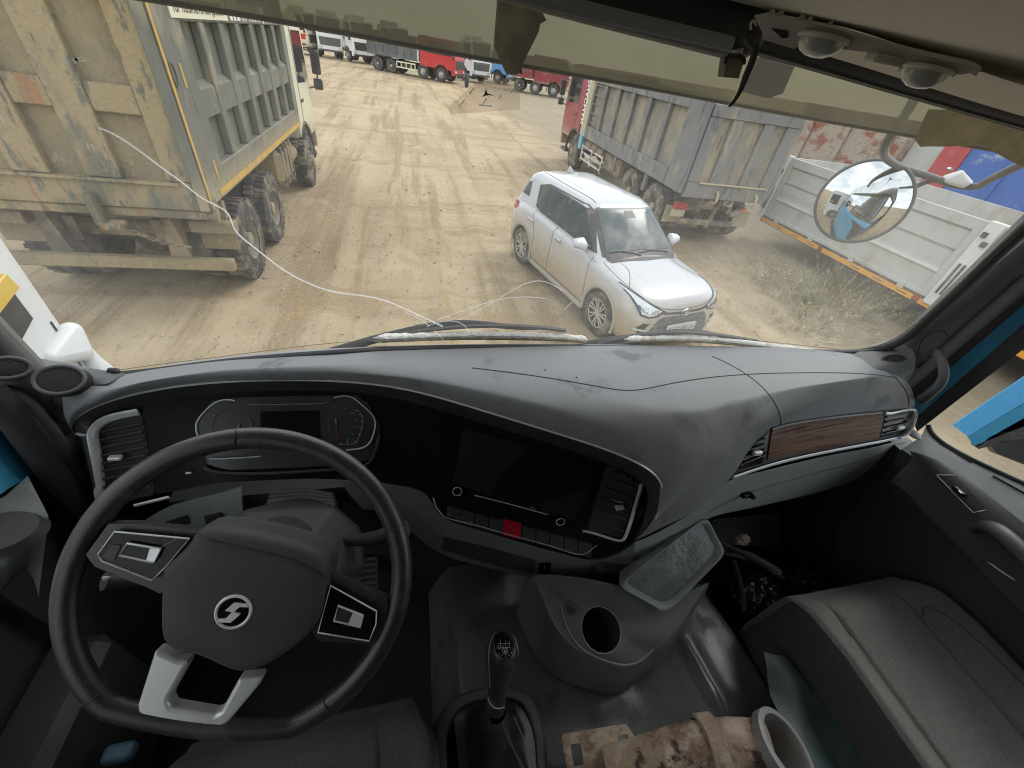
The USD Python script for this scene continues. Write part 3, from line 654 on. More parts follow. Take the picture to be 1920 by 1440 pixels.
# ================================================================== grey dump truck with red cab on the right
def right_truck():
    t = thing("dump_truck", "dusty grey dump truck with dark red cab, parked beyond the white car", "dump truck", (7.12, 9.75, 0))
    hw, y0, y1, z0, z1 = 1.22, -1.0, 5.95, 1.14, 2.86
    g = tipper(t, hw, y0, y1, z0, z1, "left", M["grey_body"], M["grey_panel"], M["grey_body"], M["grey_panel"], 6, .20, .72, .62, .36, .20, ladder_cell=5)
    part(t, "name_strip", box2(-hw - .008, -hw - .001, y1 - .50, y1 - .04, z0 + .02, z1 - .02), M["straw_strip"])
    part(t, "side_lettering", text_on("SHACMAN", .26, (-hw - .0085, y1 - .16, z1 - .12), (0, 0, -1), (0, 1, 0), .004, True, width=1.25), M["letter_white"])
    gy = y0 + .049
    def bar(x0, x1, za, zb, d, nm="gate_rib"): part(g, nm, box2(x0, x1, gy - d, gy, za, zb, .01), M["grey_body"])
    for x in (-.42, .36): bar(x - .13, x + .13, z0 + .26, z1 - .25, .08)
    for s in (-1, 1):
        a, b = sorted((s * .82, s * 1.10)); bar(a, b, z0 + .26, z1 - .25, .07)
    bar(-1.10, 1.10, z0 - .06, z0 + .255, .10, "gate_bottom_beam"); bar(-1.10, 1.10, z1 - .245, z1 - .03, .08, "gate_top_beam")
    part(g, "gate_ledge", box2(-.82, 1.0, gy - .14, gy - .105, z0 + .245, z0 + .275), M["straw_strip"])
    for x in (-.28, .78):
        part(t, "gate_hook", tube([(x, y0 - .06, z0 + .12), (x, y0 - .13, z0 + .06), (x + .02, y0 - .14, z0 - .08), (x, y0 - .06, z0 - .16), (x - .04, y0 - .02, z0 - .1)], .028, 8), M["straw_strip"], smooth=40)
    part(t, "safety_chain", chain((-.28, y0 - .08, z0 - .1), (-.95, y0 + .1, .78), .05, .06, .011), M["chassis"])
    chassis(t, -.85, 7.6, M["chassis"])
    for y in (0, 1.42): axle(t, y, M["chassis_dark"])
    for y, s in ((0, -1), (1.42, -1), (0, 1), (1.42, 1)): wheel(t, (s * 1.04, y, .545), s, dual=True)
    for s in (1, -1): wheel(t, (s * 1.05, 6.30, .545), s)
    axle(t, 6.3, M["chassis_dark"])
    for s in (1, -1):
        part(t, "leaf_spring", box2(s * .52 - .045, s * .52 + .045, -.5, 1.9, .70, .88), M["chassis"])
        part(t, "mud_flap", box2(min(s * .74, s * 1.2), max(s * .74, s * 1.2), -.72, -.70, .42, .80, .004), M["straw_strip"])
    part(t, "tail_light", chamfer((.34, .10, .15), .02, (-.98, -.92, .86)), M["red_lens"])
    part(t, "number_plate", chamfer((.36, .02, .16), .004, (-1.0, -.93, .70)), M["straw_strip"])
    part(t, "tail_light", chamfer((.30, .10, .13), .02, (.62, -.86, .78), trimesh.transformations.rotation_matrix(-.35, (0, 1, 0))), M["rim_mud"])
    part(t, "tail_light", chamfer((.12, .08, .10), .015, (.80, -.9, .86), trimesh.transformations.rotation_matrix(-.35, (0, 1, 0))), M["amber_lens"])
    part(t, "underrun_bar", chamfer((1.5, .09, .12), .01, (-.15, -.9, .52)), M["chassis"])
    part(t, "hinge_block", chamfer((1.1, .2, .34), .03, (0, -.6, .95)), M["chassis"])
    part(t, "bent_bracket", beam((-.1, -.92, .4), (.15, -.8, 1.0), .08, .06, .01), M["chassis"])
    part(t, "white_box", chamfer((.26, .10, .16), .015, (.30, -.84, .98)), M["white_rust"])
    for yy in (.6, 2.6): part(t, "stake_bracket", box2(-hw + .02, -hw + .1, yy, yy + .12, .75, 1.13), M["grey_body"])
    # tank, air bottles and the red and white guard
    part(t, "fuel_tank", chamfer((.5, 1.1, .55), .09, (-.90, 3.0, .86)), M["chassis"], smooth=25)
    for k in range(3): part(t, "air_tank", cyl((-.95, 3.9 + .55 * k, .95), (-.95, 4.35 + .55 * k, .95), .16, 18), M["rim_mud"], smooth=40)
    gd = group_part(t, "side_guard")
    for z in (.52, .70, .88): part(gd, "guard_bar", box2(-hw - .02, -hw + .02, 3.45, 5.35, z, z + .055), M["white_rust"])
    for y in (3.45, 4.4, 5.30): part(gd, "guard_post", box2(-hw - .025, -hw + .015, y, y + .06, .45, .96), M["white_rust"])
    cab(t, 1.22, 6.05, 8.15, .92, 3.05, M["dark_red"], 6.3 + .18, lower=M["sky_blue"])
    return t
right_truck()

# ================================================================== farther trucks
def far_dump(label, loc, heading, m_body, m_cab, axles, front, hw=1.2, z1=2.9, y1=4.2, tank=True, name="dump_truck", group=None, y0=-1.0):
    t = thing(name, label, "dump truck", loc, math.radians(heading - 90), group)
    z0 = 1.2
    part(t, "body_floor", box2(-hw + .05, hw - .05, y0, y1, z0, z0 + .1), M["chassis_dark"])
    for s in (1, -1):
        f = (lambda m: m) if s > 0 else mirror_x
        part(t, "side_panel", f(box2(hw - .1, hw - .05, y0 + .1, y1 - .1, z0 + .101, z1)), m_body)
        for k in range(8):
            y = y0 + .05 + (y1 - y0 - .2) * k / 7
            part(t, "side_rib", f(box2(hw - .049, hw, y, y + .10, z0 + .26, z1 - .16, .01)), m_body)
        part(t, "bottom_rail", f(box2(hw - .049, hw + .005, y0, y1, z0 - .02, z0 + .25, .01)), m_body)
        part(t, "top_rail", f(box2(hw - .049, hw + .005, y0, y1, z1 - .15, z1, .01)), m_body)
    part(t, "tailgate", box2(-hw + .1, hw - .1, y0 - .04, y0 + .02, z0, z1), m_body)
    part(t, "headboard", box2(-hw + .05, hw - .05, y1 - .06, y1 + .02, z0, z1 + .2), m_body)
    chassis(t, y0 + .2, front + .9, M["chassis_dark"])
    for y in axles:
        for s in (1, -1): wheel(t, (s * 1.05, y, .545), s, dual=y < 3.2 and front > 4, lugs=False, rim="rim_grey", tyre="tyre_clean")
    if tank:
        for s in (1, -1):
            gd = group_part(t, "side_guard")
            for z in (.5, .9): part(gd, "guard_bar", box2(min(s*1.12, s*1.18), max(s*1.12, s*1.18), 1.95, 3.85, z, z + .09), M["cream_board"])
            for y in (1.95, 2.4, 2.9, 3.4, 3.78): part(gd, "guard_post", box2(min(s*1.12, s*1.18), max(s*1.12, s*1.18), y, y + .07, .591, .899), M["cream_board"])
            part(t, "fuel_tank", chamfer((.4, 1.2, .5), .08, (s * .86, 2.9, .75)), M["chassis_dark"])
    cab(t, hw, y1 + .15, front + 1.35, .95, 3.05, m_cab, front, far=True)
    return t
H1 = -28.0; d1 = np.array([math.cos(math.radians(H1)), math.sin(math.radians(H1))]); r1 = np.array([d1[1], -d1[0]])
c1 = np.array([-2.4, 49.7]) - 1.05 * r1
ft = far_dump("black bodied dump truck with bright red cab across the yard's far side", (c1[0], c1[1], 0), H1, M["dark_body"], M["bright_red"], (0, 1.4, 4.6, 6.4), 6.4)
part(ft, "name_strip", text_on("SHACMAN", .22, (1.206, 4.05, 2.75), (0, 0, -1), (0, 1, 0), .004, True), M["letter_white"])
part(ft, "side_lettering", text_on("НИИ", .5, (1.206, -.5, 1.95), (0, 1, 0), (0, 0, 1), .004), M["grey_panel"])
solo("loose_wheel", move(lathe([(-.13, .27), (-.15, .42), (-.11, .51), (.11, .51), (.15, .42), (.13, .27), (.0, .22), (-.13, .27)], 30), (5.35, 44.9, .5)), M["tyre_clean"], "spare truck tyre standing upright in front of the bright red cab", "tyre", smooth=40)
H2 = -20.0; d2 = np.array([math.cos(math.radians(H2)), math.sin(math.radians(H2))]); r2 = np.array([d2[1], -d2[0]])
c2 = np.array([14.1, 47.0]) - 1.05 * r2 - 6.4 * d2
far_dump("all dark red dump truck in the far row, right of the dark visor bracket", (c2[0], c2[1], 0), H2, M["dark_red"], M["dark_red"], (3.0, 4.6, 6.4), 6.4, tank=False, y0=2.0)
c3 = np.array([9.4, 58.6]) - 1.05 * r2 - 1.4 * d2
bl = far_dump("light blue truck standing behind the bright red cab", (c3[0], c3[1], 0), H2 + 180, M["blue_paint"], M["blue_paint"], (0, 1.4, 4.6), 4.6, tank=False, z1=2.4)
def far_tractor(label, loc, heading, m, stripe=None, face=None, cat="truck", name="parked_truck"):
    t = thing(name, label, cat, loc, math.radians(heading - 90))
    chassis(t, -4.2, 1.2, M["chassis_dark"])
    for y in (0, -3.2):
        for s in (1, -1): wheel(t, (s * 1.03, y, .52), s, R=.52, dual=y < 0, lugs=False, rim="rim_grey", tyre="tyre_clean")
    sh = cab(t, 1.22, -.75, 1.4, .92, 3.35, m, 0, far=True, face=face)
    if stripe is not None:
        for v in ("x-", "x+"): part(t, "red_stripe", patch(sh, [(-.74, 1.25), (1.39, 1.25), (1.3, 1.68), (-.74, 1.68)], v, .008, .2), stripe)
    part(t, "fairing", box2(-1.0, 1.0, -.6, -.2, 3.36, 3.75, .1), m)
    return t
far_tractor("cream and red truck cab at the far row's left end, behind a mirror", (-9.9, 57.2, 0), -28, M["cream"], M["bright_red"])
far_tractor("white truck with a dark grille facing the camera in the far row", (-7.5, 57.4, 0), -80, M["white_paint"], face=M["dark_body"])
far_tractor("white truck cab just left of the black dump body in the far row", (-4.6, 56.6, 0), -62, M["white_paint"])
far_tractor("white truck with a dark grille standing just right of the bright red cab", (6.9, 52.6, 0), -62, M["white_paint"], face=M["dark_body"])
far_tractor("light blue truck cab in the gap left of the dark visor bracket", (10.6, 56.2, 0), -35, M["blue_paint"])
far_tractor("pale grey truck cab rising behind the black dump body", (-1.2, 56.5, 0), -50, M["trailer_grey"])
# ================================================================== drop-side trailer on the right
M["trailer"] = mat("light_grey_trailer_paint", (0.45, 0.455, 0.43), 0.55, layers=[((0.34, 0.29, 0.22), (1.8, 1.8, 1.2), 8, 0.5, 0.66, 0.75), ((0.55, 0.55, 0.53), (0.8, 0.8, 0.5), 4, 0.5, 0.7, 0.6)])
M["trailer_light"] = mat("pale_trailer_ridge", (0.62, 0.63, 0.60), 0.5, layers=[((0.45, 0.42, 0.35), (2, 2, 1), 5, 0.52, 0.72, 0.7)])
M["orange_tape"] = mat("orange_reflective_tape", (0.72, 0.33, 0.025), 0.4, layers=[((0.45, 0.25, 0.1), (3, 3, 3), 5, 0.55, 0.72, 0.7)])
def trailer():
    t = thing("trailer", "light grey drop-side trailer with an orange reflective strip, right behind the weeds", "trailer", (10.55, 5.0, 0))
    X = -1.25
    def px(y0, y1):
        p = group_part(t, "side_board")
        prof = [(-.01, .60), (-.01, .66), (.012, .68), (.012, 1.0), (0, 1.02), (0, 1.11), (.012, 1.13), (.012, 1.40), (.04, 1.405), (.04, 1.44), (.012, 1.445), (.012, 1.76), (.03, 1.765), (.03, 1.79), (-.012, 1.80), (-.012, 1.97), (.06, 1.97), (.06, .60)]
        part(p, "corrugated_board", prism(np.array(prof), y1 - y0, frame((X, y1, 0), (1, 0, 0), (0, 0, 1))), M["trailer"])
        part(p, "pale_ridge", box2(X - .012, X - .001, y0 + .14, y1 - .14, 1.035, 1.095), M["trailer_light"])
        for y in (y0, y1 - .13): part(p, "end_stile", box2(X - .022, X - .0015, y, y + .13, .61, 1.855), M["trailer"])
        return p
    for a, b in ((.06, 4.62), (-4.66, -.20), (-9.3, -4.8)):
        px(a, b)
        for k in range(4):
            y = a + .5 + k * (b - a - 1) / 3
            part(t, "hinge", box2(X - .035, X + .01, y - .06, y + .06, .55, .66), M["trailer"])
    for y in (-.19, 4.64, -4.79):
        part(t, "corner_post", box2(X - .05, X + .08, y, y + .24 if y < 4 else y + .16, .52, 2.0, .01), M["trailer_light"])
        for q in (box2(X - .075, X - .051, y + .05, y + .075, .75, 1.3), box2(X - .075, X - .051, y + .13, y + .155, .75, 1.3)): part(t, "latch_rod", q, M["chassis_dark"])
        for q in (box2(X - .085, X - .051, y + .03, y + .10, 1.62, 1.70), box2(X - .085, X - .051, y + .12, y + .19, 1.75, 1.83)): part(t, "latch", q, M["chassis_dark"])
    part(t, "deck", box2(X + .06, 1.25, -9.3, 4.7, .90, .98), M["trailer"])
    part(t, "far_side_board", box2(1.2, 1.25, -9.3, 4.7, .985, 1.97), M["trailer"])
    part(t, "far_ridge", box2(1.18, 1.199, -9.3, 4.7, 1.5, 1.56), M["trailer_light"])
    part(t, "end_board", box2(X + .09, 1.19, 4.68, 4.74, .985, 1.97), M["trailer"])
    part(t, "skirt_rail", box2(X - .01, X + .05, -9.3, 4.66, .44, .595), M["chassis_dark"])
    for a, b in ((2.62, 4.6), (.25, 2.5), (-2.2, .12), (-6, -2.4)):
        part(t, "orange_strip", box2(X - .024, X - .0105, a, b, .455, .55), M["orange_tape"])
        part(t, "strip_print", trimesh.util.concatenate([box2(X - .0255, X - .0245, a + .1 + q * .55, a + .32 + q * .55, .49, .51) for q in range(max(int((b - a) / .6), 1))]), M["letter_dark"])
    for y in (2.56, .18, -2.3): part(t, "side_marker", box2(X - .035, X - .0105, y - .045, y + .045, .47, .56, .008), M["red_lens"])
    for k in range(3):
        y = -3.0 - k * 1.4
        wheel(t, (-1.02, y, .50), -1, R=.50, lugs=False, tyre="tyre_clean")
        wheel(t, (1.02, y, .50), 1, R=.50, lugs=False, tyre="tyre_clean")
        part(t, "axle", cyl((-1, y, .5), (1, y, .5), .07, 12), M["chassis_dark"])
    for s in (1, -1): part(t, "frame_rail", box2(s * .45 - .05, s * .45 + .05, -9, 4.5, .6, .899), M["chassis_dark"])
    part(t, "tail_lamp", box2(-1.15, -.85, 4.745, 4.78, .55, .67, .01), M["red_lens"])
    return t
trailer()
# bodies beyond the trailer
M["rust_white"] = mat("rusty_body_with_white_crust", (0.26, 0.075, 0.045), 0.8, layers=[((0.38, 0.33, 0.265), (1.1, 1.5, 2.6), 9, 0.39, 0.52, 0.95), ((0.16, 0.09, 0.065), (7, 9, 12), 7, 0.55, 0.64, 0.7), ((0.24, 0.19, 0.17), (0.5, 0.9, 0.5), 5, 0.56, 0.70, 0.8)], bump=(14, 0.9, 0.04))
def crusty():
    t = thing("tipper_body", "rust red tipper body crusted with white mud, rising above the trailer's far end", "tipper body", (14.2, 9.2, 0))
    w = trimesh.creation.box((.12, 3.9, 2.4))
    for _ in range(4): w = w.subdivide()
    w.apply_translation((-1.2, 2.8, 1.85)); part(t, "side_wall", roughen(w, .02, 2.5, 4), M["rust_white"])
    part(t, "end_wall", box2(-1.13, 1.2, .86, .95, .7, 3.05), M["rust_white"])
    part(t, "floor", box2(-1.13, 1.2, .96, 4.7, .8, .9), M["chassis_dark"])
    part(t, "far_wall", box2(1.2, 1.3, .86, 4.75, .7, 3.05), M["rust_white"])
    for k in range(3): part(t, "side_rib", box2(-1.33, -1.275, 1.2 + k * 1.4, 1.38 + k * 1.4, .75, 3.0, .01), M["rust_white"])
    chassis(t, .9, 6.2, M["chassis_dark"], .78)
    for y in (1.8, 3.2):
        for s in (1, -1): wheel(t, (s * 1.0, y, .5), s, R=.5, lugs=False, tyre="tyre_clean")
    return t
crusty()
M["deep_blue"] = mat("worn_blue_paint", (0.045, 0.13, 0.42), 0.45, layers=[((0.45, 0.48, 0.52), (1.2, 1.6, 2.2), 7, 0.58, 0.68, 0.7)])
M["signal_red"] = mat("worn_red_paint", (0.42, 0.05, 0.06), 0.45, layers=[((0.5, 0.42, 0.38), 3, 5, 0.55, 0.72, 0.6)])
def blue_body():
    t = thing("truck_body", "worn blue truck body with a red corner post, far right behind the trailer", "truck body", (14.45, 6.0, 0))
    part(t, "side_wall", box2(-1.25, -1.19, -4.2, 2.6, 1.05, 3.0), M["deep_blue"])
    part(t, "red_post", box2(-1.29, -1.19, 2.61, 3.2, .8, 3.0, .01), M["signal_red"])
    part(t, "grey_bay", box2(-1.26, -1.19, 3.21, 4.0, 1.0, 2.9), M["trailer"])
    part(t, "roof_edge", box2(-1.28, 1.2, -4.2, 2.6, 3.01, 3.09, .01), M["white_paint"])
    part(t, "back_wall", box2(1.2, 1.26, -4.2, 4.0, 1.0, 2.9), M["deep_blue"])
    part(t, "floor", box2(-1.18, 1.19, -4.2, 4.0, .95, 1.04), M["chassis_dark"])
    for k in range(4): part(t, "side_rib", box2(-1.30, -1.251, -3.8 + k * 1.8, -3.7 + k * 1.8, 1.1, 2.9, .01), M["deep_blue"])
    chassis(t, -4.2, 4.0, M["chassis_dark"], .94)
    for y in (-2.6, 2.9):
        for s in (1, -1): wheel(t, (s * 1.0, y, .5), s, R=.5, lugs=False, tyre="tyre_clean")
    return t
blue_body()

# ================================================================== white truck standing close on the left
M["white_near"] = mat("white_cab_paint", (0.72, 0.74, 0.74), 0.35, layers=[((0.50, 0.50, 0.48), (2.5, 2.5, 1.2), 6, 0.5, 0.72, 0.55), ((0.33, 0.3, 0.25), (9, 9, 5), 6, 0.62, 0.75, 0.7)])
def white_neighbour():
    X = -1.6
    t = thing("parked_truck", "white truck cab parked close on the left, at the windscreen's edge", "truck", (X, 2.05, 0))
    prof = np.array([(-1.9, .9), (-1.9, 3.1), (-.35, 3.1), (-.05, 2.95), (0.0, 1.9), (.02, .45), (-.3, .45), (-.3, .9)])
    S = to_mani(prism(prof, 2.4, frame((-2.4, 0, 0), (0, 1, 0), (0, 0, 1))))
    r = .10; out = np.array([(-2.4, -2), (0, -2), (0, -r), (-.03, -.03), (-r, .03), (-2.4 + r, .03), (-2.37, -.03), (-2.4, -r)])
    S = S ^ to_mani(prism(out, 5, frame((0, 0, -.5), (1, 0, 0), (0, 1, 0))))
    S = S - to_mani(cyl((-.4, -.95, .56), (.2, -.95, .56), .66, 28)) - to_mani(cyl((-2.6, -.95, .56), (-2.0, -.95, .56), .66, 28))
    sh = from_mani(S); part(t, "cab_shell", sh, M["white_near"], smooth=25)
    part(t, "side_window", patch(sh, [(-.17, 1.98), (-.19, 2.75), (-.95, 2.8), (-.95, 1.84), (-.55, 1.84)], "x-", .006, .08), M["glass_dark"])
    part(t, "windshield", patch(sh, [(-2.25, 2.0), (-.16, 2.0), (-.2, 2.85), (-2.2, 2.85)], "y-", .006, .15), M["glass_dark"])
    part(t, "yellow_strip", chamfer((.02, .42, .075), .008, (.012, -.36, 2.10), trimesh.transformations.rotation_matrix(.25, (1, 0, 0))), mat("yellow_marker", (.66, .44, .03), .5))
    d = MB().add(seam(sh, [(-.1, 1.92), (-.1, 1.2), (-.18, 1.0)], "x-", .006, 10, 0, False)).add(seam(sh, [(-1.0, 2.85), (-1.0, 1.0)], "x-", .006, 10, 0, False)).add(seam(sh, [(-.005, 1.72), (-.35, 1.80), (-1, 1.80)], "x-", .005, 10))
    part(t, "door_seam", d, M["black_plastic"])
    part(t, "mirror_bracket", hull_balls([((.02, -.06, 1.84), .045), ((.03, -.10, 1.76), .05), ((.0, -.2, 1.80), .04), ((.01, -.05, 1.70), .03)]), M["white_near"], smooth=30)
    part(t, "corner_deflector", tube([(-.01, -.015, z) for z in np.linspace(1.0, 1.7, 12)], [.05 + .02 * math.sin(k) for k in range(12)], 8), M["white_near"], smooth=50)
    for s in (0, -2.4): wheel(t, (s - .17 if s == 0 else s + .17, -.95, .52), 1 if s == 0 else -1, R=.52, lugs=False)
    chassis_y = part(t, "frame_rail", box2(-1.7, -.7, -5, -.4, .6, .88), M["chassis_dark"])
    part(t, "cargo_box", box2(-2.4, -.002, -6, -2.0, 1.0, 3.2), M["white_near"])
    return t
white_neighbour()

# ================================================================== the white car
M["car_white"] = mat("pearl_white_car_paint", (0.486, 0.5022, 0.5184), 0.22, coat=0.6, zgrad=((0.36, 0.29, 0.19), 0.34, 1.08, 0.55))
M["car_roof"] = mat("white_roof_paint", (0.486, 0.5062, 0.5225), 0.2, coat=0.6)
M["car_glass"] = mat("car_window_glass", (0.035, 0.045, 0.048), 0.05, spec=0.7, layers=[((0.10, 0.105, 0.10), 5, 4, 0.45, 0.75, 0.6)])
M["car_glass_light"] = mat("car_windscreen_glass", (0.07, 0.09, 0.095), 0.08, spec=0.35, layers=[((0.13, 0.14, 0.135), 3, 4, 0.4, 0.75, 0.7)])
M["car_black"] = mat("car_black_trim", (0.03, 0.03, 0.032), 0.4, layers=[((0.22, 0.19, 0.15), 6, 5, 0.5, 0.75, 0.6)])
M["car_cladding"] = mat("dusty_cladding", (0.33, 0.31, 0.27), 0.7, layers=[((0.40, 0.33, 0.23), 5, 5, 0.4, 0.65, 0.8)])
M["alloy"] = mat("dusty_alloy", (0.50, 0.47, 0.42), 0.45, 0.35, layers=[((0.40, 0.32, 0.22), 8, 4, 0.45, 0.68, 0.8)])
M["grille_grey"] = mat("dusty_grille", (0.075, 0.08, 0.085), 0.6, layers=[((0.24, 0.23, 0.21), 24, 4, 0.45, 0.62, 0.9)], bump=(60, 0.8, 0.02))
def small_car():
    """local x forward, y left"""
    t = thing("car", "white compact crossover car with dusty flanks, standing between the two dump trucks", "car", (3.124, 6.195, 0.02), math.radians(-76.1))
    X = np.array([2.03, 2.00, 1.93, 1.80, 1.60, 1.2625, .95, .5, 0, -.6, -1.2625, -1.6, -1.80, -1.90, -1.95])
    def I(v): return PchipInterpolator(X[::-1], np.array(v, float)[::-1])
    ysh = I([.40, .56, .68, .76, .80, .815, .815, .82, .825, .83, .835, .79, .74, .69, .60])
    zt = I([.66, .78, .86, .905, .94, .985, 1.02, 1.03, 1.04, 1.05, 1.06, 1.06, 1.05, 1.03, .98])
    zs = I([.60, .70, .775, .83, .87, .905, .93, .96, .985, 1.01, 1.03, 1.03, 1.02, 1.0, .95])
    zb = I([.40, .28, .23, .21, .20, .20, .20, .20, .20, .20, .21, .25, .30, .36, .46])
    ymd = I([.46, .66, .76, .82, .845, .85, .845, .835, .835, .845, .855, .845, .81, .76, .64])
    xs = np.unique(np.concatenate([np.linspace(-1.95, -1.6, 14), np.linspace(-1.6, 1.6, 52), np.linspace(1.6, 2.03, 18)]))
    rows = []
    for x in xs:
        b, m, s, h, c, zz = float(zb(x)), float(ymd(x)), float(ysh(x)), float(zs(x)), float(zt(x)), 0
        k = np.array([(0, b), (m * .75, b), (m - .06, b + .015), (m - .015, b + .10), (m, b + (h - b) * .42), (m - .004, b + (h - b) * .66), (s + .008, h - .075), (s - .012, h - .02), (s - .07, h + .012), (s * .72, h + (c - h) * .62), (s * .40, c - .008), (0, c)])
        tt = np.r_[0, np.cumsum(np.linalg.norm(np.diff(k, axis=0), axis=1))]; f = PchipInterpolator(tt, k); q = f(np.linspace(0, tt[-1], 40))
        full = np.vstack([q, q[::-1][1:] * (-1, 1)])[:-1]
        rows.append(np.stack([np.full(len(full), x), full[:, 0], full[:, 1]], 1))
    P = np.array(rows).transpose(1, 0, 2)
    body = grid_mesh(P, close_u=True)
    n = len(xs); ends = []
    for col, fl in ((0, False), (n - 1, True)):
        ring = P[:, col]; c = ring.mean(0); v = np.vstack([ring, c[None]]); i = np.arange(len(ring)); j = (i + 1) % len(ring)
        f = np.stack([i, j, np.full(len(ring), len(ring))], 1); ends.append(trimesh.Trimesh(v, f[:, ::-1] if fl else f, process=False))
    body = trimesh.util.concatenate([body] + ends); body.merge_vertices(); body.fix_normals()
    S = to_mani(body)
    arches = [(xw, s) for xw in (1.2625, -1.2625) for s in (1, -1)]
    for xw, s in arches: S = S - to_mani(cyl((xw, s * .55, .335), (xw, s * 1.0, .335), .375, 36))
    body = from_mani(S)
    part(t, "body", body, M["car_white"], smooth=32)
    # greenhouse
    zz = [.94, 1.03, 1.12, 1.22, 1.32, 1.41, 1.475, 1.52, 1.55, 1.572, 1.585]
    g = []
    for z in zz:
        u = (z - 1.0) / .50; uc = min(max(u, -.1), 1.0)
        xf_ = 1.02 - .70 * uc - .25 * max(0, z - 1.5) / .085; xr = -1.86 + .22 * uc + .24 * max(0, z - 1.5) / .085
        w = .765 - .155 * uc - .10 * max(0, z - 1.475) / .11
        if z > 1.56: w -= .14; xf_ -= .2; xr += .2
        rc = .16
        pts = []
        for a in np.linspace(0, math.pi / 2, 9): pts.append((xf_ - .10 - rc + rc * math.cos(a) + .10 * (1 - (w - rc + rc * math.sin(a)) ** 2 / w ** 2), w - rc + rc * math.sin(a)))
        fr = [(xf_ - .10 + .10 * (1 - (y / w) ** 2), y) for y in np.linspace(0, w - rc, 10)[:-1]]
        rr = [(xr + .14 - .14 * math.sin(a), w - .14 + .14 * math.cos(a)) for a in np.linspace(0, math.pi / 2, 8)]
        sd = [(x, w) for x in np.linspace(xf_ - .10 - rc, xr + .14, 22)[1:-1]]
        rb = [(xr - .03 * (1 - (y / (w - .14)) ** 2), y) for y in np.linspace(w - .14, 0, 8)[1:]]
        half = fr + pts + sd + rr + rb
        half = np.array(half); full = np.vstack([half, half[::-1][1:-1] * (1, -1)])
        g.append(np.stack([full[:, 0], full[:, 1], np.full(len(full), z)], 1))
    G = np.array(g)
    gh = grid_mesh(G.transpose(1, 0, 2), close_u=True, flip=True)
    top = G[-1]; c = np.array([[-.62, 0, 1.60]]); i = np.arange(len(top)); j = (i + 1) % len(top)
    cap_rows = [top + (c - top) * k for k in (0, .3, .6, .85)]
    for k, q in enumerate(cap_rows): q[:, 2] = 1.585 + .018 * (1 - (1 - [0, .3, .6, .85][k]) ** 2)
    capm = grid_mesh(np.array(cap_rows).transpose(1, 0, 2), close_u=True, flip=True)
    i = np.arange(len(top)); j = (i + 1) % len(top)
    v = np.vstack([cap_rows[-1], [[-.62, 0, 1.603]]]); fan = trimesh.Trimesh(v, np.stack([i, j, np.full(len(top), len(top))], 1), process=False)
    gh = trimesh.util.concatenate([gh, capm, fan]); gh.merge_vertices(); gh.fix_normals()
    part(t, "roof", gh, M["car_roof"], smooth=38)
    both = trimesh.util.concatenate([body, gh])
    # glass
    ws = [(-.70, 1.012), (-.55, 1.005), (0, 1.035), (.55, 1.005), (.70, 1.012), (.58, 1.455), (.50, 1.49), (0, 1.50), (-.50, 1.49), (-.58, 1.455)]
    part(t, "windshield_surround", patch(gh, ws, "x-", .004, .04), M["car_black"])
    wi = [(-.62, 1.07), (0, 1.09), (.62, 1.07), (.52, 1.45), (.46, 1.475), (0, 1.482), (-.46, 1.475), (-.52, 1.45)]
    part(t, "windshield", patch(gh, wi, "x-", .009, .04), M["car_glass_light"])
    rgl = [(-.52, 1.12), (.52, 1.12), (.46, 1.44), (-.46, 1.44)]
    part(t, "rear_window", patch(gh, rgl, "x+", .006, .05), M["car_glass"])
    for s, v in ((1, "y-"), (-1, "y+")):
        band = [(.80, 1.03), (.30, 1.455), (.14, 1.50), (-.95, 1.485), (-1.22, 1.40), (-1.10, 1.09), (-.9, 1.055), (.2, 1.03)]
        part(t, "window_surround", patch(gh, band, v, .0062, .04), M["car_black"])
        part(t, "front_window", patch(gh, [(.60, 1.07), (.22, 1.41), (.10, 1.445), (-.235, 1.45), (-.245, 1.075)], v, .009, .04), M["car_glass"])
        part(t, "rear_door_window", patch(gh, [(-.31, 1.08), (-.30, 1.45), (-.90, 1.44), (-1.12, 1.38), (-1.04, 1.11), (-.9, 1.085)], v, .009, .04), M["car_glass"])
        part(t, "quarter_window", patch(gh, [(-1.42, 1.16), (-1.50, 1.38), (-1.66, 1.36), (-1.74, 1.15)], v, .006, .03), M["car_glass"])
        sl = MB().add(seam(both, [(.78, .98), (.80, .75), (.84, .45), (.86, .25)], v, .0045, 10)).add(seam(both, [(-.27, 1.02), (-.28, .7), (-.30, .27)], v, .0045, 10)).add(seam(both, [(-1.02, 1.05), (-.92, .85), (-.84, .62), (-.86, .5)], v, .0045, 10)).add(seam(both, [(.95, 1.0), (1.45, .93), (1.66, .86)], v, .0045, 12))
        part(t, "door_seam", sl, M["car_black"])
        part(t, "door_crease", seam(both, [(.7, .50), (0, .46), (-.6, .48), (-.85, .54)], v, .006, 12, -.002), M["car_white"]) 
        for hx in (-.10, -1.0):
            p, nn, ok = cast(both, *side_rays(np.array([hx]), np.array([.90]), v)); p = p[0]
            part(t, "door_handle", chamfer((.20, .035, .03), .012, p + (0, s * .012, 0)), M["chrome"])
        # mirror
        mb = np.array([.62, s * .74, 1.06]); mc = np.array([.60, s * .92, 1.10])
        part(t, "mirror_stalk", hull_balls([(mb, .03), (mc - (0, s * .08, .04), .03)]), M["car_black"], smooth=40)
        part(t, "mirror", hull_balls([(mc + (.02, -s * .055, -.02), .062), (mc + (.0, s * .06, .0), .055), (mc + (-.04, -s * .05, .03), .05), (mc + (-.04, s * .05, .02), .05)]), M["car_roof"], smooth=50)
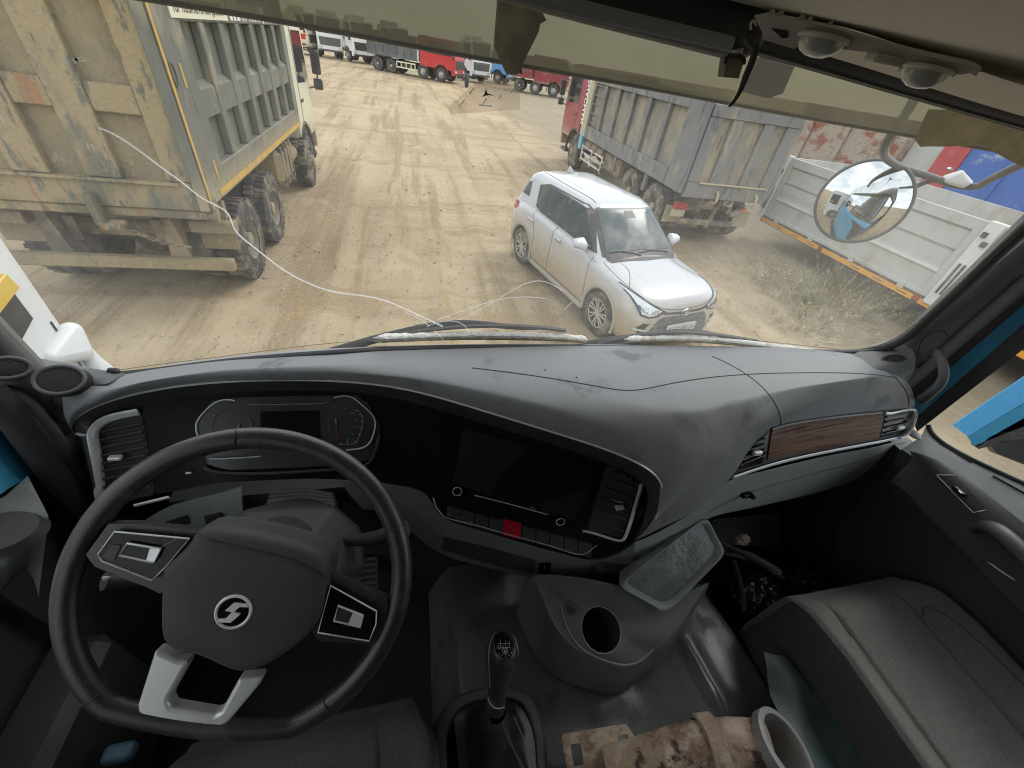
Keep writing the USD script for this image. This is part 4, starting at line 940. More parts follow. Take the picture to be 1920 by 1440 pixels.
        # lamps
        part(t, "headlight_surround", patch(both, [(s * .36, .725), (s * .45, .66), (s * .60, .635), (s * .71, .66), (s * .765, .80), (s * .80, .925), (s * .70, .875), (s * .54, .80)], "x-", .004, .02), M["car_black"])
        part(t, "headlight", patch(both, [(s * .42, .73), (s * .48, .685), (s * .60, .66), (s * .695, .685), (s * .745, .80), (s * .775, .89), (s * .69, .845), (s * .55, .78)], "x-", .009, .018), M["lamp_glass"])
        led = MB()
        for k in range(7): led.add(patch(both, sg.box(min(s * (.475 + .038 * k), s * (.500 + .038 * k)), .690 + .004 * k, max(s * (.475 + .038 * k), s * (.500 + .038 * k)), .735 + .012 * k), "x-", .013, .008))
        part(t, "headlight_reflector", led, M["chrome"])
        part(t, "fog_recess", patch(both, [(s * .57, .56), (s * .66, .575), (s * .74, .50), (s * .72, .46), (s * .69, .38), (s * .63, .35), (s * .60, .42), (s * .62, .50)], "x-", .004, .02), M["car_black"])
        part(t, "daylight_strip", patch(both, [(s * .60, .475), (s * .76, .49), (s * .76, .465), (s * .60, .452)], "x-", .009, .012), M["lamp_glass"])
        part(t, "fog_lamp", patch(both, sg.Point(s * .635, .405).buffer(.032), "x-", .010, .01), M["lamp_glass"])
        part(t, "tail_light", patch(both, [(s * .42, .86), (s * .74, .88), (s * .78, 1.0), (s * .60, .98), (s * .42, .95)], "x+", .010, .03), M["red_lens"])
        part(t, "tail_light_side", patch(both, [(-1.62, .95), (-1.70, .86), (-1.86, .86), (-1.84, .98), (-1.7, 1.0)], v, .010, .03), M["red_lens"])
        # sill and arches
        part(t, "sill", tube([(x, s * (.835 if abs(x) < .8 else .83), .225) for x in np.linspace(-.87, .87, 12)], .045, 8, flat=(1, .55)), M["car_cladding"], smooth=50)
        for xw in (1.2625, -1.2625):
            a = tube([(xw + .385 * math.cos(q), s * float(ymd(xw + .36 * math.cos(q))) * .998, .335 + .385 * math.sin(q)) for q in np.linspace(-.28, math.pi + .28, 26)], .03, 8, flat=(1.0, .6))
            part(t, "arch_trim", a, M["car_cladding"], smooth=50)
            part(t, "wheel_well", cyl((xw, s * .50, .335), (xw, s * .57, .335), .375, 30), M["chassis_dark"])
    # nose
    part(t, "grille_bar", patch(both, [(-.47, .715), (-.35, .675), (0, .66), (.35, .675), (.47, .715), (.44, .74), (.3, .705), (0, .692), (-.3, .705), (-.44, .74)], "x-", .006, .018), M["car_black"])
    part(t, "bonnet_edge", seam(both, [(-.66, .862), (-.45, .775), (-.2, .735), (0, .728), (.2, .735), (.45, .775), (.66, .862)], "x-", .005, 8), M["car_black"])
    part(t, "lower_grille", patch(both, [(-.60, .30), (-.32, .27), (.32, .27), (.60, .30), (.57, .40), (.45, .60), (.38, .645), (-.38, .645), (-.45, .60), (-.57, .40)], "x-", .006, .03), M["grille_grey"])
    part(t, "lip", patch(both, [(-.55, .255), (.55, .255), (.52, .29), (-.52, .29)], "x-", .014, .03), M["car_roof"])
    p0 = np.array([2.045, 0, .70])
    part(t, "badge", trimesh.util.concatenate([tube([(2.043, .075 * math.cos(a), .69 + .048 * math.sin(a)) for a in np.linspace(0, 2 * np.pi, 24, endpoint=False)], .008, 6, closed=True),
         tube([(2.046, .036 * math.cos(a), .705 + .022 * math.sin(a)) for a in np.linspace(0, 2 * np.pi, 18, endpoint=False)], .006, 6, closed=True),
         tube([(2.046, .018 * math.cos(a), .69 + .045 * math.sin(a)) for a in np.linspace(0, 2 * np.pi, 18, endpoint=False)], .006, 6, closed=True)]), M["chrome"], smooth=50)
    pl = part(t, "number_plate", chamfer((.016, .52, .115), .004, (2.066, 0, .455)), M["car_roof"])
    part(pl, "plate_frame", trimesh.util.concatenate([box2(2.056, 2.077, -.272, -.2605, .39, .52), box2(2.056, 2.077, .2605, .272, .39, .52), box2(2.056, 2.077, -.2604, .2604, .513, .525), box2(2.056, 2.077, -.2604, .2604, .385, .397)]), M["lamp_glass"])
    part(pl, "plate_lettering", text_on("Е 077 МН 14", .06, (2.0745, -.235, .425), (0, 1, 0), (0, 0, 1), .001, True, width=.47), M["letter_dark"])
    # roof seams, wipers, fin, bonnet creases
    part(t, "shark_fin", trimesh.Trimesh(np.array([(-1.2, .0, 1.585), (-1.42, .035, 1.58), (-1.42, -.035, 1.58), (-1.40, .01, 1.665), (-1.40, -.01, 1.665), (-1.26, 0, 1.63)])).convex_hull, M["car_roof"])
    part(t, "roof_seam", MB().add(*[seam(gh, [(.16, s * .47), (-.5, s * .50), (-1.45, s * .47)], "z-", .006, 12) for s in (1, -1)]), M["car_black"])
    part(t, "bonnet_crease", MB().add(*[seam(both, [(.98, s * .50), (1.4, s * .44), (1.85, s * .30)], "z-", .010, 12, -.007) for s in (1, -1)]), M["car_white"], smooth=60)
    part(t, "bonnet_seam", MB().add(*[seam(both, [(.96, s * .70), (1.3, s * .72), (1.62, s * .70), (1.82, s * .64)], "z-", .0045, 12) for s in (1, -1)]), M["car_black"])
    part(t, "cowl", patch(both, [(.93, -.66), (1.03, -.6), (1.09, 0), (1.03, .6), (.93, .66), (.90, .6), (.97, 0), (.90, -.6)], "z-", .006, .03), M["car_black"])
    for a, b in ((.50, -.08), (-.06, -.58)):
        part(t, "wiper", on_tube(gh, [(a, 1.035), ((a + b) / 2, 1.075), (b, 1.06)], "x-"), M["car_black"])
    part(t, "camera_pod", patch(gh, [(-.10, 1.40), (.10, 1.40), (.08, 1.47), (-.08, 1.47)], "x-", .012, .02), M["car_black"])
    # wheels
    for xw in (1.2625, -1.2625):
        for s in (1, -1):
            w = group_part(t, "wheel"); y = s * .735; W = .205; R = .33
            ty = lathe([(-W/2, .215), (-W*.52, .27), (-W*.46, .315), (-W*.36, .328), (0, .33), (W*.36, .328), (W*.46, .315), (W*.52, .27), (W/2, .215)], 40, "y"); ty.apply_translation((xw, y, .33))
            part(w, "tyre", ty, M["tyre"], smooth=40)
            yo = y + s * W * .42
            rr = [lathe([(s * .012, .218), (s * .012, .200), (-s * .05, .192), (-s * .05, .02)], 36, "y")]
            part(w, "rim_dish", move(rr[0], (xw, yo, .33)), M["chassis_dark"], smooth=40)
            sp = []
            for k in range(7):
                for tw in (-.13, .13):
                    a = 2 * math.pi * k / 7 + tw; a2 = 2 * math.pi * k / 7 + tw * 1.25 + .16
                    sp.append(beam((xw + .035 * math.cos(a), yo - s * .004, .33 + .035 * math.sin(a)), (xw + .202 * math.cos(a2), yo + s * .006, .33 + .202 * math.sin(a2)), .022, .03, .004, up=(0, 1, 0)))
            sp.append(cyl((xw, yo - s * .02, .33), (xw, yo + s * .012, .33), .05, 18))
            sp.append(tube([(xw + .207 * math.cos(a), yo + s * .010, .33 + .207 * math.sin(a)) for a in np.linspace(0, 2 * np.pi, 36, endpoint=False)], .010, 6, closed=True))
            part(w, "rim", trimesh.util.concatenate(sp), M["alloy"], smooth=35)
    return t
def on_tube(m, pts, v, r=.008):
    p = on_line(m, pts, v, 10, .016); return tube(p, r, 6)
small_car()

# ================================================================== weeds and dry grass
M["weed_green"] = mat("weed_leaf", (0.15, 0.155, 0.06), 0.7, layers=[((0.36, 0.31, 0.16), 4.0, 3, 0.42, 0.62, 0.9)], space="world")
M["straw"] = mat("dry_straw", (0.48, 0.40, 0.23), 0.8, layers=[((0.32, 0.28, 0.14), 3.0, 3, 0.45, 0.6, 0.9)], space="world")
def blades(n, rad, hgt, r, width=.006, leaf=True, lean=.35):
    V, F = [], []
    for k in range(n):
        a = r.uniform(0, 2 * math.pi); d = rad * math.sqrt(r.random()); b = np.array([d * math.cos(a), d * math.sin(a), 0])
        h = hgt * r.uniform(.45, 1.0) * (1 - .45 * d / rad); t = r.uniform(0, 2 * math.pi); ln = lean * h * r.random() + .35 * d
        ta = math.atan2(b[1], b[0]) if r.random() < .6 else t; dirv = np.array([math.cos(ta), math.sin(ta), 0]); s = np.array([-math.sin(t), math.cos(t), 0]) * width
        pts = [b, b + dirv * ln * .25 + (0, 0, h * .5), b + dirv * ln + (0, 0, h)]
        i = len(V); V += [pts[0] - s, pts[0] + s, pts[1] - s * .8, pts[1] + s * .8, pts[2]]; F += [(i, i + 1, i + 3), (i, i + 3, i + 2), (i + 2, i + 3, i + 4)]
        if leaf:
            for q in range(7):
                u = r.uniform(.25, 1); p = pts[0] * (1 - u) ** 2 + 2 * u * (1 - u) * pts[1] + u * u * pts[2]; aa = r.uniform(0, 2 * math.pi); L = r.uniform(.025, .06)
                dv = np.array([math.cos(aa), math.sin(aa), r.uniform(-.2, .7)]) * L; sv = np.array([-math.sin(aa), math.cos(aa), 0]) * L * .28
                i = len(V); V += [p, p + dv * .5 + sv, p + dv, p + dv * .5 - sv]; F += [(i, i + 1, i + 2), (i, i + 2, i + 3)]
    return trimesh.Trimesh(np.array(V), np.array(F), process=False)
wr = np.random.default_rng(12)
wlab = ["tall bushy weed in the middle of the clump beside the trailer", "ragged weed at the left edge of the clump, nearest the white car", "low spreading weed in front of the tall bushy one", "upright weed close under the trailer's orange strip", "thin weed to the right of the tall bushy one", "straggly weed behind the clump, towards the grey truck's wheels",
        "dark green weed at the foot of the clump", "small weed standing by itself right of the clump", "pale weed nearest the windscreen's right pillar", "weed tuft between the clump and the orange strip's front end"]
wpx = [(1545, 560), (1470, 545), (1560, 600), (1610, 540), (1625, 580), (1425, 510), (1500, 605), (1670, 585), (1700, 605), (1650, 560)]
wsz = [(1.05, .9, 170), (.6, .6, 90), (.45, .8, 100), (.9, .7, 110), (.8, .6, 90), (.4, .6, 80), (.4, .6, 90), (.4, .45, 70), (.4, .45, 70), (.6, .4, 80)]
for lab, (px_, py_), (h, rd, n) in zip(wlab, wpx, wsz):
    p = at(px_, py_, z=0); p[2] = float(gz(p[:2])) - .01
    t = thing("weed", lab, "weed", p, 0, "weeds growing in front of the trailer")
    part(t, "stems", blades(int(n * .5), rd, h, wr, .0055), M["weed_green"]); part(t, "dry_stems", blades(int(n * .35), rd, h * .9, wr, .004, lean=.6), M["straw"])
def dry_grass():
    m = MB(); r = np.random.default_rng(5)
    for k in range(420):
        px_, py_ = (r.uniform(1290, 1560), 0); py_ = r.uniform(455, 560) + (px_ - 1400) * .18
        p = at(px_, py_, z=0)
        if r.random() < .35: p = at(r.uniform(1350, 1720), r.uniform(560, 650), z=0)
        b = blades(int(r.integers(5, 12)), .10, r.uniform(.05, .2), r, .003, leaf=False, lean=1.2); b.apply_translation((p[0], p[1], float(gz(p[:2])) - .005)); m.add(b)
    return m.get()
solo("dry_grass", dry_grass(), M["straw"], "dry straw and grass over the bank between the white car and the trailer", "grass", kind="stuff")
def sticks():
    m = MB(); r = np.random.default_rng(9)
    for k in range(26):
        p = at(r.uniform(1300, 1500), r.uniform(440, 500), z=0); a = r.uniform(0, 3.1); L = r.uniform(.2, .7)
        m.add(tube([p + (0, 0, .02), p + (L * .5 * math.cos(a), L * .5 * math.sin(a), .1), p + (L * math.cos(a), L * math.sin(a), .06)], .005, 4))
    return m.get()
solo("dry_sticks", sticks(), M["straw"], "thin dry sticks lying behind the grey truck's rear wheels", "sticks", kind="stuff")
# ================================================================== the cab we sit in: materials
SC = 1.0
M["pad"] = mat("grey_dash_pad", (0.1693, 0.1774, 0.1868), 0.5, layers=[((0.185, 0.187, 0.188), (5, 5, 5), 6, 0.48, 0.78, 0.6), ((0.075, 0.078, 0.082), (9, 9, 9), 5, 0.58, 0.7, 0.6)], bump=(700, 0.25, 0.002), space="world")
M["lip"] = mat("dark_dash_lip", (0.028, 0.0296, 0.032), 0.5, bump=(700, 0.25, 0.002))
M["fascia_black"] = mat("black_fascia", (0.006, 0.006, 0.007), 0.3, spec=0.1, layers=[((0.012, 0.0115, 0.011), 18, 5, 0.55, 0.75, 0.7)], space="world")
M["gloss_black"] = mat("gloss_black_fascia", (0.005, 0.005, 0.006), 0.16, spec=0.2, layers=[((0.012, 0.0115, 0.011), 18, 5, 0.55, 0.75, 0.7)], space="world")
M["door_dark"] = mat("door_dark_plastic", (0.034, 0.036, 0.038), 0.5, layers=[((0.055, 0.055, 0.054), 7, 5, 0.5, 0.75, 0.6)], bump=(600, 0.25, 0.002), space="world")
M["console_grey"] = mat("console_grey_plastic", (0.10, 0.107, 0.108), 0.5, layers=[((0.14, 0.145, 0.14), 7, 5, 0.5, 0.75, 0.6)], bump=(600, 0.25, 0.002), space="world")
M["cab_black"] = mat("cab_black_plastic", (0.018, 0.0185, 0.02), 0.6, bump=(500, 0.3, 0.002))
M["cab_dark"] = mat("cab_dark_plastic", (0.067, 0.0702, 0.075), 0.55, layers=[((0.075, 0.075, 0.073), 7, 5, 0.5, 0.75, 0.6)], bump=(600, 0.25, 0.002), space="world")
M["cab_grey"] = mat("cab_grey_plastic", (0.2242, 0.2438, 0.2438), 0.5, layers=[((0.155, 0.16, 0.155), 6, 5, 0.5, 0.75, 0.6)], bump=(600, 0.2, 0.002), space="world")
M["silver"] = mat("satin_silver_trim", (0.64, 0.65, 0.66), 0.3, 0.35)
M["bright_trim"] = mat("bright_silver_trim", (0.72, 0.74, 0.75), 0.3, 0.35)
M["wood"] = mat("walnut_trim", (0.085, 0.037, 0.021), 0.5, layers=[((0.15, 0.075, 0.045), (2.2, 26, 110), 6, 0.42, 0.60, 0.9), ((0.04, 0.018, 0.011), (3.5, 40, 200), 6, 0.54, 0.64, 0.85)], space="world", spec=0.15)
M["leather"] = mat("black_wheel_leather", (0.016, 0.016, 0.0175), 0.27, spec=0.75, layers=[((0.05, 0.05, 0.05), 14, 4, 0.5, 0.72, 0.5)], bump=(420, 0.35, 0.002), space="world")
M["hub"] = mat("wheel_hub_plastic", (0.0467, 0.0477, 0.0467), 0.6, bump=(800, 0.3, 0.0015), space="world")
M["fabric"] = mat("grey_seat_fabric", (0.128, 0.125, 0.121), 0.95, layers=[((0.085, 0.083, 0.08), 260, 2, 0.44, 0.60, 0.7), ((0.14, 0.135, 0.128), 9, 5, 0.45, 0.7, 0.7)], bump=(900, 0.7, 0.002), spec=0.1, space="world")
M["fabric_dark"] = mat("dark_seat_fabric", (0.0624, 0.06, 0.0576), 0.95, layers=[((0.09, 0.087, 0.083), 260, 2, 0.46, 0.62, 0.7), ((0.07, 0.068, 0.065), 9, 5, 0.45, 0.7, 0.7)], bump=(900, 0.7, 0.002), spec=0.1, space="world")
M["piping"] = mat("pale_seat_piping", (0.24, 0.23, 0.205), 0.8)
M["vinyl"] = mat("grey_vinyl_mat", (0.0811, 0.0874, 0.0967), 0.36, layers=[((0.10, 0.105, 0.108), (4, 4, 4), 6, 0.5, 0.72, 0.8), ((0.03, 0.031, 0.033), (11, 11, 11), 5, 0.56, 0.7, 0.6)], bump=(35, 0.25, 0.006), space="world")
M["film"] = mat("scratched_tray_film", (0.1215, 0.1323, 0.1323), 0.26, layers=[((0.16, 0.17, 0.165), (7, 14, 7), 7, 0.5, 0.7, 0.8)], bump=(16, 0.5, 0.01), space="world")
M["headliner"] = mat("beige_headliner", (0.5525, 0.511, 0.4283), 0.9, bump=(600, 0.5, 0.002))
M["beige"] = mat("beige_lamp_plastic", (0.45, 0.4125, 0.3375), 0.5)
M["lens_clear"] = mat("clear_lamp_lens", (0.294, 0.28, 0.238), 0.12, spec=0.7)
M["cab_blue"] = mat("cab_blue_paint", (0.035, 0.215, 0.36), 0.35, layers=[((0.06, 0.16, 0.22), 7, 5, 0.52, 0.75, 0.6)], coat=0.3, space="world")
M["rust_pipe"] = mat("rusty_cast_pipe", (0.34, 0.245, 0.175), 0.6, layers=[((0.52, 0.42, 0.33), 11, 8, 0.46, 0.58, 0.9), ((0.17, 0.085, 0.045), 9, 8, 0.53, 0.64, 0.85), ((0.05, 0.036, 0.026), 17, 8, 0.55, 0.63, 0.95)], bump=(70, 1.0, 0.006), space="world")
M["cast_grey"] = mat("cast_grey_ring", (0.25, 0.245, 0.235), 0.5, 0.3, bump=(80, 0.5, 0.003))
M["red_button"] = mat("red_button", (0.36, 0.006, 0.016), 0.4)
M["mark"] = mat("pale_print", (0.42, 0.43, 0.44), 0.5)
M["mark_dim"] = mat("dim_print", (0.17, 0.175, 0.18), 0.5)
M["needle"] = mat("red_needle", (0.30, 0.02, 0.02), 0.5)
M["dial"] = mat("dial_face", (0.022, 0.024, 0.028), 0.3, spec=0.4)
M["rubber"] = mat("window_rubber", (0.016, 0.016, 0.017), 0.6)
M["net"] = mat("speaker_mesh", (0.012, 0.012, 0.013), 0.7, bump=(420, 1.0, 0.006))
M["foam_white"] = mat("ragged_white_foam", (0.62, 0.61, 0.57), 0.9, layers=[((0.35, 0.32, 0.27), 40, 5, 0.5, 0.66, 0.8)], bump=(200, 1.0, 0.008), space="world")
M["foam_brown"] = mat("brown_foam_edge", (0.20, 0.175, 0.125), 0.9, layers=[((0.40, 0.36, 0.25), 30, 5, 0.5, 0.66, 0.8)], space="world")
M["teal"] = mat("teal_sheet", (0.021, 0.045, 0.048), 0.6, layers=[((0.08, 0.10, 0.09), 7, 5, 0.45, 0.7, 0.8), ((0.02, 0.10, 0.16), 4, 4, 0.58, 0.7, 0.7)], space="world")
M["bag"] = mat("black_plastic_bag", (0.016, 0.016, 0.018), 0.22)
M["paper"] = mat("crumpled_paper", (0.34, 0.30, 0.22), 0.7)
M["cork"] = mat("dirty_tag", (0.19, 0.165, 0.11), 0.8, bump=(120, 0.6, 0.004))
M["glass"] = pane_mat("windscreen_glass", (0.94, 0.955, 0.945), rough=0.02, dust=((0.62, 0.60, 0.54), 0.035, 0.10, 2.2))
M["side_glass"] = pane_mat("side_window_glass", (0.88, 0.90, 0.89), rough=0.02)
M["visor"] = pane_mat("smoked_visor", (0.1076, 0.101, 0.0673), rough=0.15, dust=((0.17, 0.155, 0.10), 0.10, 0.34, 3.0))
M["visor_edge"] = mat("visor_edge", (0.055, 0.05, 0.04), 0.5)
M["tape"] = pane_mat("brown_tape", (0.86, 0.80, 0.73), rough=0.2, dust=((0.62, 0.56, 0.49), 0.22, 0.32, 25.0))
M["crack"] = usdkit.material(stage, "/World/Looks/glass_crack", {"d": ("diffuse_bsdf", {"color": (0.9, 0.9, 0.88)}), "t": ("translucent_bsdf", {"color": (0.95, 0.95, 0.93)}), "m": ("mix_closure", {"fac": 0.75})}, [("d.BSDF", "m.closure1"), ("t.BSDF", "m.closure2")], surface="m.closure")
M["mirror"] = mat("mirror_silver", (0.56, 0.59, 0.60), 0.015, 1.0)
M["mirror_edge"] = mat("mirror_rim", (0.05, 0.05, 0.05), 0.5)
M["tube_grey"] = mat("grey_mirror_tube", (0.035, 0.037, 0.039), 0.5, layers=[((0.2, 0.18, 0.14), 12, 5, 0.5, 0.7, 0.6)])
CX = 0.385                                                       # the middle of the cab
def zc(p): return np.array([at(a, b, z=z) for a, b, z in p])
def yc(p): return np.array([at(a, b, y=y) for a, b, y in p])
def xc(p): return np.array([at(a, b, x=x) for a, b, x in p])
def sheet(curves, n=90, m=14, kind=PchipInterpolator):
    """A smooth surface through curves that have the same number of points."""
    C = np.array(curves); k = C.shape[1]; u = np.linspace(0, k - 1, n)
    rows = np.array([kind(np.arange(k), c)(u) for c in C]); v = np.linspace(0, len(C) - 1, m)
    return PchipInterpolator(np.arange(len(C)), rows, axis=0)(v) if len(C) > 2 else np.array([rows[0] + (rows[1] - rows[0]) * t for t in np.linspace(0, 1, m)])
def face_up(m, to=EYE):
    """Turns a sheet's faces towards a point."""
    d = m.triangles_center - to
    if ((m.face_normals * d).sum(1) * m.area_faces).sum() > 0: m.faces = m.faces[:, ::-1]
    return m
def thick(m, d):
    """A sheet given a thickness d away from the eye."""
    v = m.vertices; n = m.vertex_normals; V = np.vstack([v, v - n * d]); k = len(v); f = m.faces
    e = np.vstack([f[:, [0, 1]], f[:, [1, 2]], f[:, [2, 0]]]); key = np.sort(e, 1); _, i, c = np.unique(key, axis=0, return_index=True, return_counts=True); b = e[i[c == 1]]
    return trimesh.Trimesh(V, np.vstack([f, f[:, ::-1] + k, np.stack([b[:, 1], b[:, 0], b[:, 0] + k], 1), np.stack([b[:, 1], b[:, 0] + k, b[:, 1] + k], 1)]), process=False)

# ------------------------------------------------------------------ shell of the cab (setting of the inside)
def ws_y(x, z): return 0.775 - 0.055 * ((x - CX) / .95) ** 2 - 0.20 * (z - 2.6)
def ws_pt(px, py, off=0.0):
    d = _f + (px - 960) / PX * _r - (py - 720) / PX * _u; t = 0.7
    for _ in range(30): p = EYE + t * d; t *= 1 + (ws_y(p[0], p[2]) + off - p[1]) / (d[1] * t + 1e-9)
    return EYE + t * d
def struct(name, m, mt, smooth=False):
    p = part("/World", name, m, mt, smooth=smooth); tag(stage.GetPrimAtPath(p), kind="structure"); return p
struct("cab_floor", trimesh.util.concatenate([box2(-.78, 1.56, -1.3, .835, 1.60, 1.66), box2(-.78, 1.56, .80, .835, 1.661, 2.36), box2(-.80, -.74, -1.3, .87, 1.661, 1.95), box2(1.50, 1.56, -1.3, .45, 1.661, 1.95), box2(1.475, 1.56, .451, .799, 1.661, 2.33), box2(-.80, -.70, .451, .799, 1.661, 2.52)]), M["cab_black"])
struct("cab_rear_wall", box2(-.78, 1.56, -1.36, -1.30, 1.6, 3.30), M["cab_black"])
# roof lining: level above the seats, sloping down to the windscreen header
hd = [(-.74, .59, 3.195), (CX - .5, .615, 3.185), (CX, .62, 3.18), (CX + .5, .615, 3.165), (1.52, .57, 3.14)]
A = np.array(hd); R0 = A + (0, -.05, .012); R1 = np.array([(x, .25, 3.205 + .02 * math.cos((x - CX) * 1.4)) for x, _, _ in hd]); R2 = np.array([(x, -.1, 3.30) for x, _, _ in hd]); R3 = np.array([(x, -1.3, 3.32) for x, _, _ in hd])
roof = thick(face_up(grid_mesh(sheet([A, R0, R1, R2, R3], 40, 30)), (CX, 0, 2.5)), .03)
struct("cab_roof", roof, M["headliner"], 40)

# ------------------------------------------------------------------ windscreen, with its crack, tape and rubber
def windscreen():
    t = thing("windscreen", "large curved truck windscreen with a long white crack and a taped stone chip", "windscreen", (CX, .775, 2.55))
    xs, zs_ = np.linspace(-.74, 1.51, 40), np.linspace(2.34, 3.42, 24)
    P = np.array([[(x, ws_y(x, z), z) for x in xs] for z in zs_]); g = grid_mesh(P)
    part(t, "glass", face_up(g), M["glass"], smooth=True, world=True)
    ck = [(185, 240), (240, 268), (300, 312), (345, 345), (385, 375), (425, 398), (440, 430), (478, 465), (530, 505), (580, 532), (630, 548), (700, 558), (750, 575), (800, 598), (830, 612)]
    q = catmull([ws_pt(*p, -.002) for p in ck], 6); part(t, "long_crack", tube(q, np.linspace(.0009, .0013, len(q)), 5), M["crack"], world=True)
    for k in ([(860, 600), (905, 578), (955, 548), (990, 530), (1015, 527), (1055, 545)], [(820, 600), (905, 570), (960, 558), (1025, 560)], [(800, 612), (850, 602), (870, 610), (880, 625)], [(1058, 580), (1066, 573), (1074, 566)], [(815, 620), (840, 655), (842, 690)], [(760, 585), (790, 600), (805, 612)]):
        q = catmull([ws_pt(*p, -.002) for p in k], 6); part(t, "small_crack", tube(q, .00055, 5), M["crack"], world=True)
    tp = [(844, 215), (842, 200), (895, 152), (940, 150), (968, 140), (975, 165), (975, 205), (905, 210)]
    v, f = fill2d(tp, 14); part(t, "tape_patch", face_up(trimesh.Trimesh(np.array([ws_pt(*p, -.003) for p in v]), f, process=False)), M["tape"], world=True, label="brownish see-through tape stuck over a star-shaped chip")
    chip = MB()
    for a, b, w in (((912, 176), (911, 166), .0012), ((912, 176), (925, 179), .0009), ((912, 176), (905, 181), .0016), ((912, 176), (909, 172), .0018), ((912, 176), (917, 182), .0007)):
        chip.add(tube([ws_pt(*a, -.005), ws_pt(*b, -.005)], [w, w * .35], 6))
    part(t, "dark_chip", chip, M["cab_black"], world=True)
    wm = MB()
    for a, b in (((905, 196), (912, 184)), ((898, 197), (922, 199)), ((860, 200), (872, 187)), ((880, 176), (890, 165)), ((935, 186), (940, 178)), ((958, 174), (966, 163)), ((965, 160), (972, 150))): wm.add(tube([ws_pt(*a, -.005), ws_pt(*b, -.005)], .0012, 5, flat=(1, .4)))
    part(t, "tape_scuff", wm, M["crack"], world=True)
    r = np.random.default_rng(4); c2 = MB()
    for a in np.linspace(0, 2 * np.pi, 8)[:-1] + .2: c2.add(tube([ws_pt(145, 113, -.002), ws_pt(145 + r.uniform(4, 17) * math.cos(a), 113 + r.uniform(3, 13) * math.sin(a), -.002)], [.0004, .0001], 4))
    part(t, "star_chip", c2, M["crack"], world=True)
    part(t, "chip_centre", trimesh.Trimesh(trimesh.creation.icosphere(1, .0016).vertices * (1, .3, 1) + ws_pt(143, 112, -.003)).convex_hull, M["cab_black"], world=True)
    # rubber round the glass
    b = [(60, 790), (110, 735), (165, 714), (260, 703), (400, 685), (520, 673), (640, 664), (780, 657), (920, 654), (1060, 654), (1200, 655), (1340, 657), (1480, 661), (1590, 662), (1650, 655), (1695, 636), (1740, 600), (1800, 545), (1870, 478), (1960, 395), (2050, 310)]
    q = catmull([ws_pt(*p, -.012) for p in b], 6); part(t, "rubber_seal", tube(q, .011, 8, flat=(1, 1)), M["rubber"], smooth=50, world=True)
    q = catmull([ws_pt(*p, -.006) for p in [(1240, 652), (1400, 655), (1500, 660), (1600, 656), (1655, 645), (1700, 620), (1800, 530), (1900, 434), (2000, 340)]], 6); part(t, "dry_glue_line", tube(q, .0018, 5), M["foam_brown"], world=True)
    w1 = catmull([ws_pt(*p, .004) for p in [(212, 696), (300, 683), (420, 668), (560, 650), (640, 642), (720, 637), (860, 632), (1000, 632)]], 8)
    part(t, "aerial_wire", tube(w1, .0007, 4), M["cab_black"], world=True)
    for k in ([(1330, 632), (1440, 641), (1588, 657)], [(1338, 640), (1450, 652), (1575, 665)], [(1588, 657), (1575, 665)]):
        part(t, "heater_wire", tube(catmull([ws_pt(*p, -.002) for p in k], 8), .0006, 4), M["cab_black"], world=True)
    part(t, "sensor_clip", hull_balls([(ws_pt(208, 695, -.01), .006), (ws_pt(217, 697, -.014), .007), (ws_pt(214, 703, -.016), .004)]), M["cab_black"], world=True, smooth=50)
    part(t, "sensor_lead", tube(catmull([ws_pt(220, 699, -.014), ws_pt(229, 704, -.02), ws_pt(228, 712, -.025), ws_pt(208, 723, -.03)], 8), .0022, 6), M["cab_dark"], world=True)
    return t
windscreen()

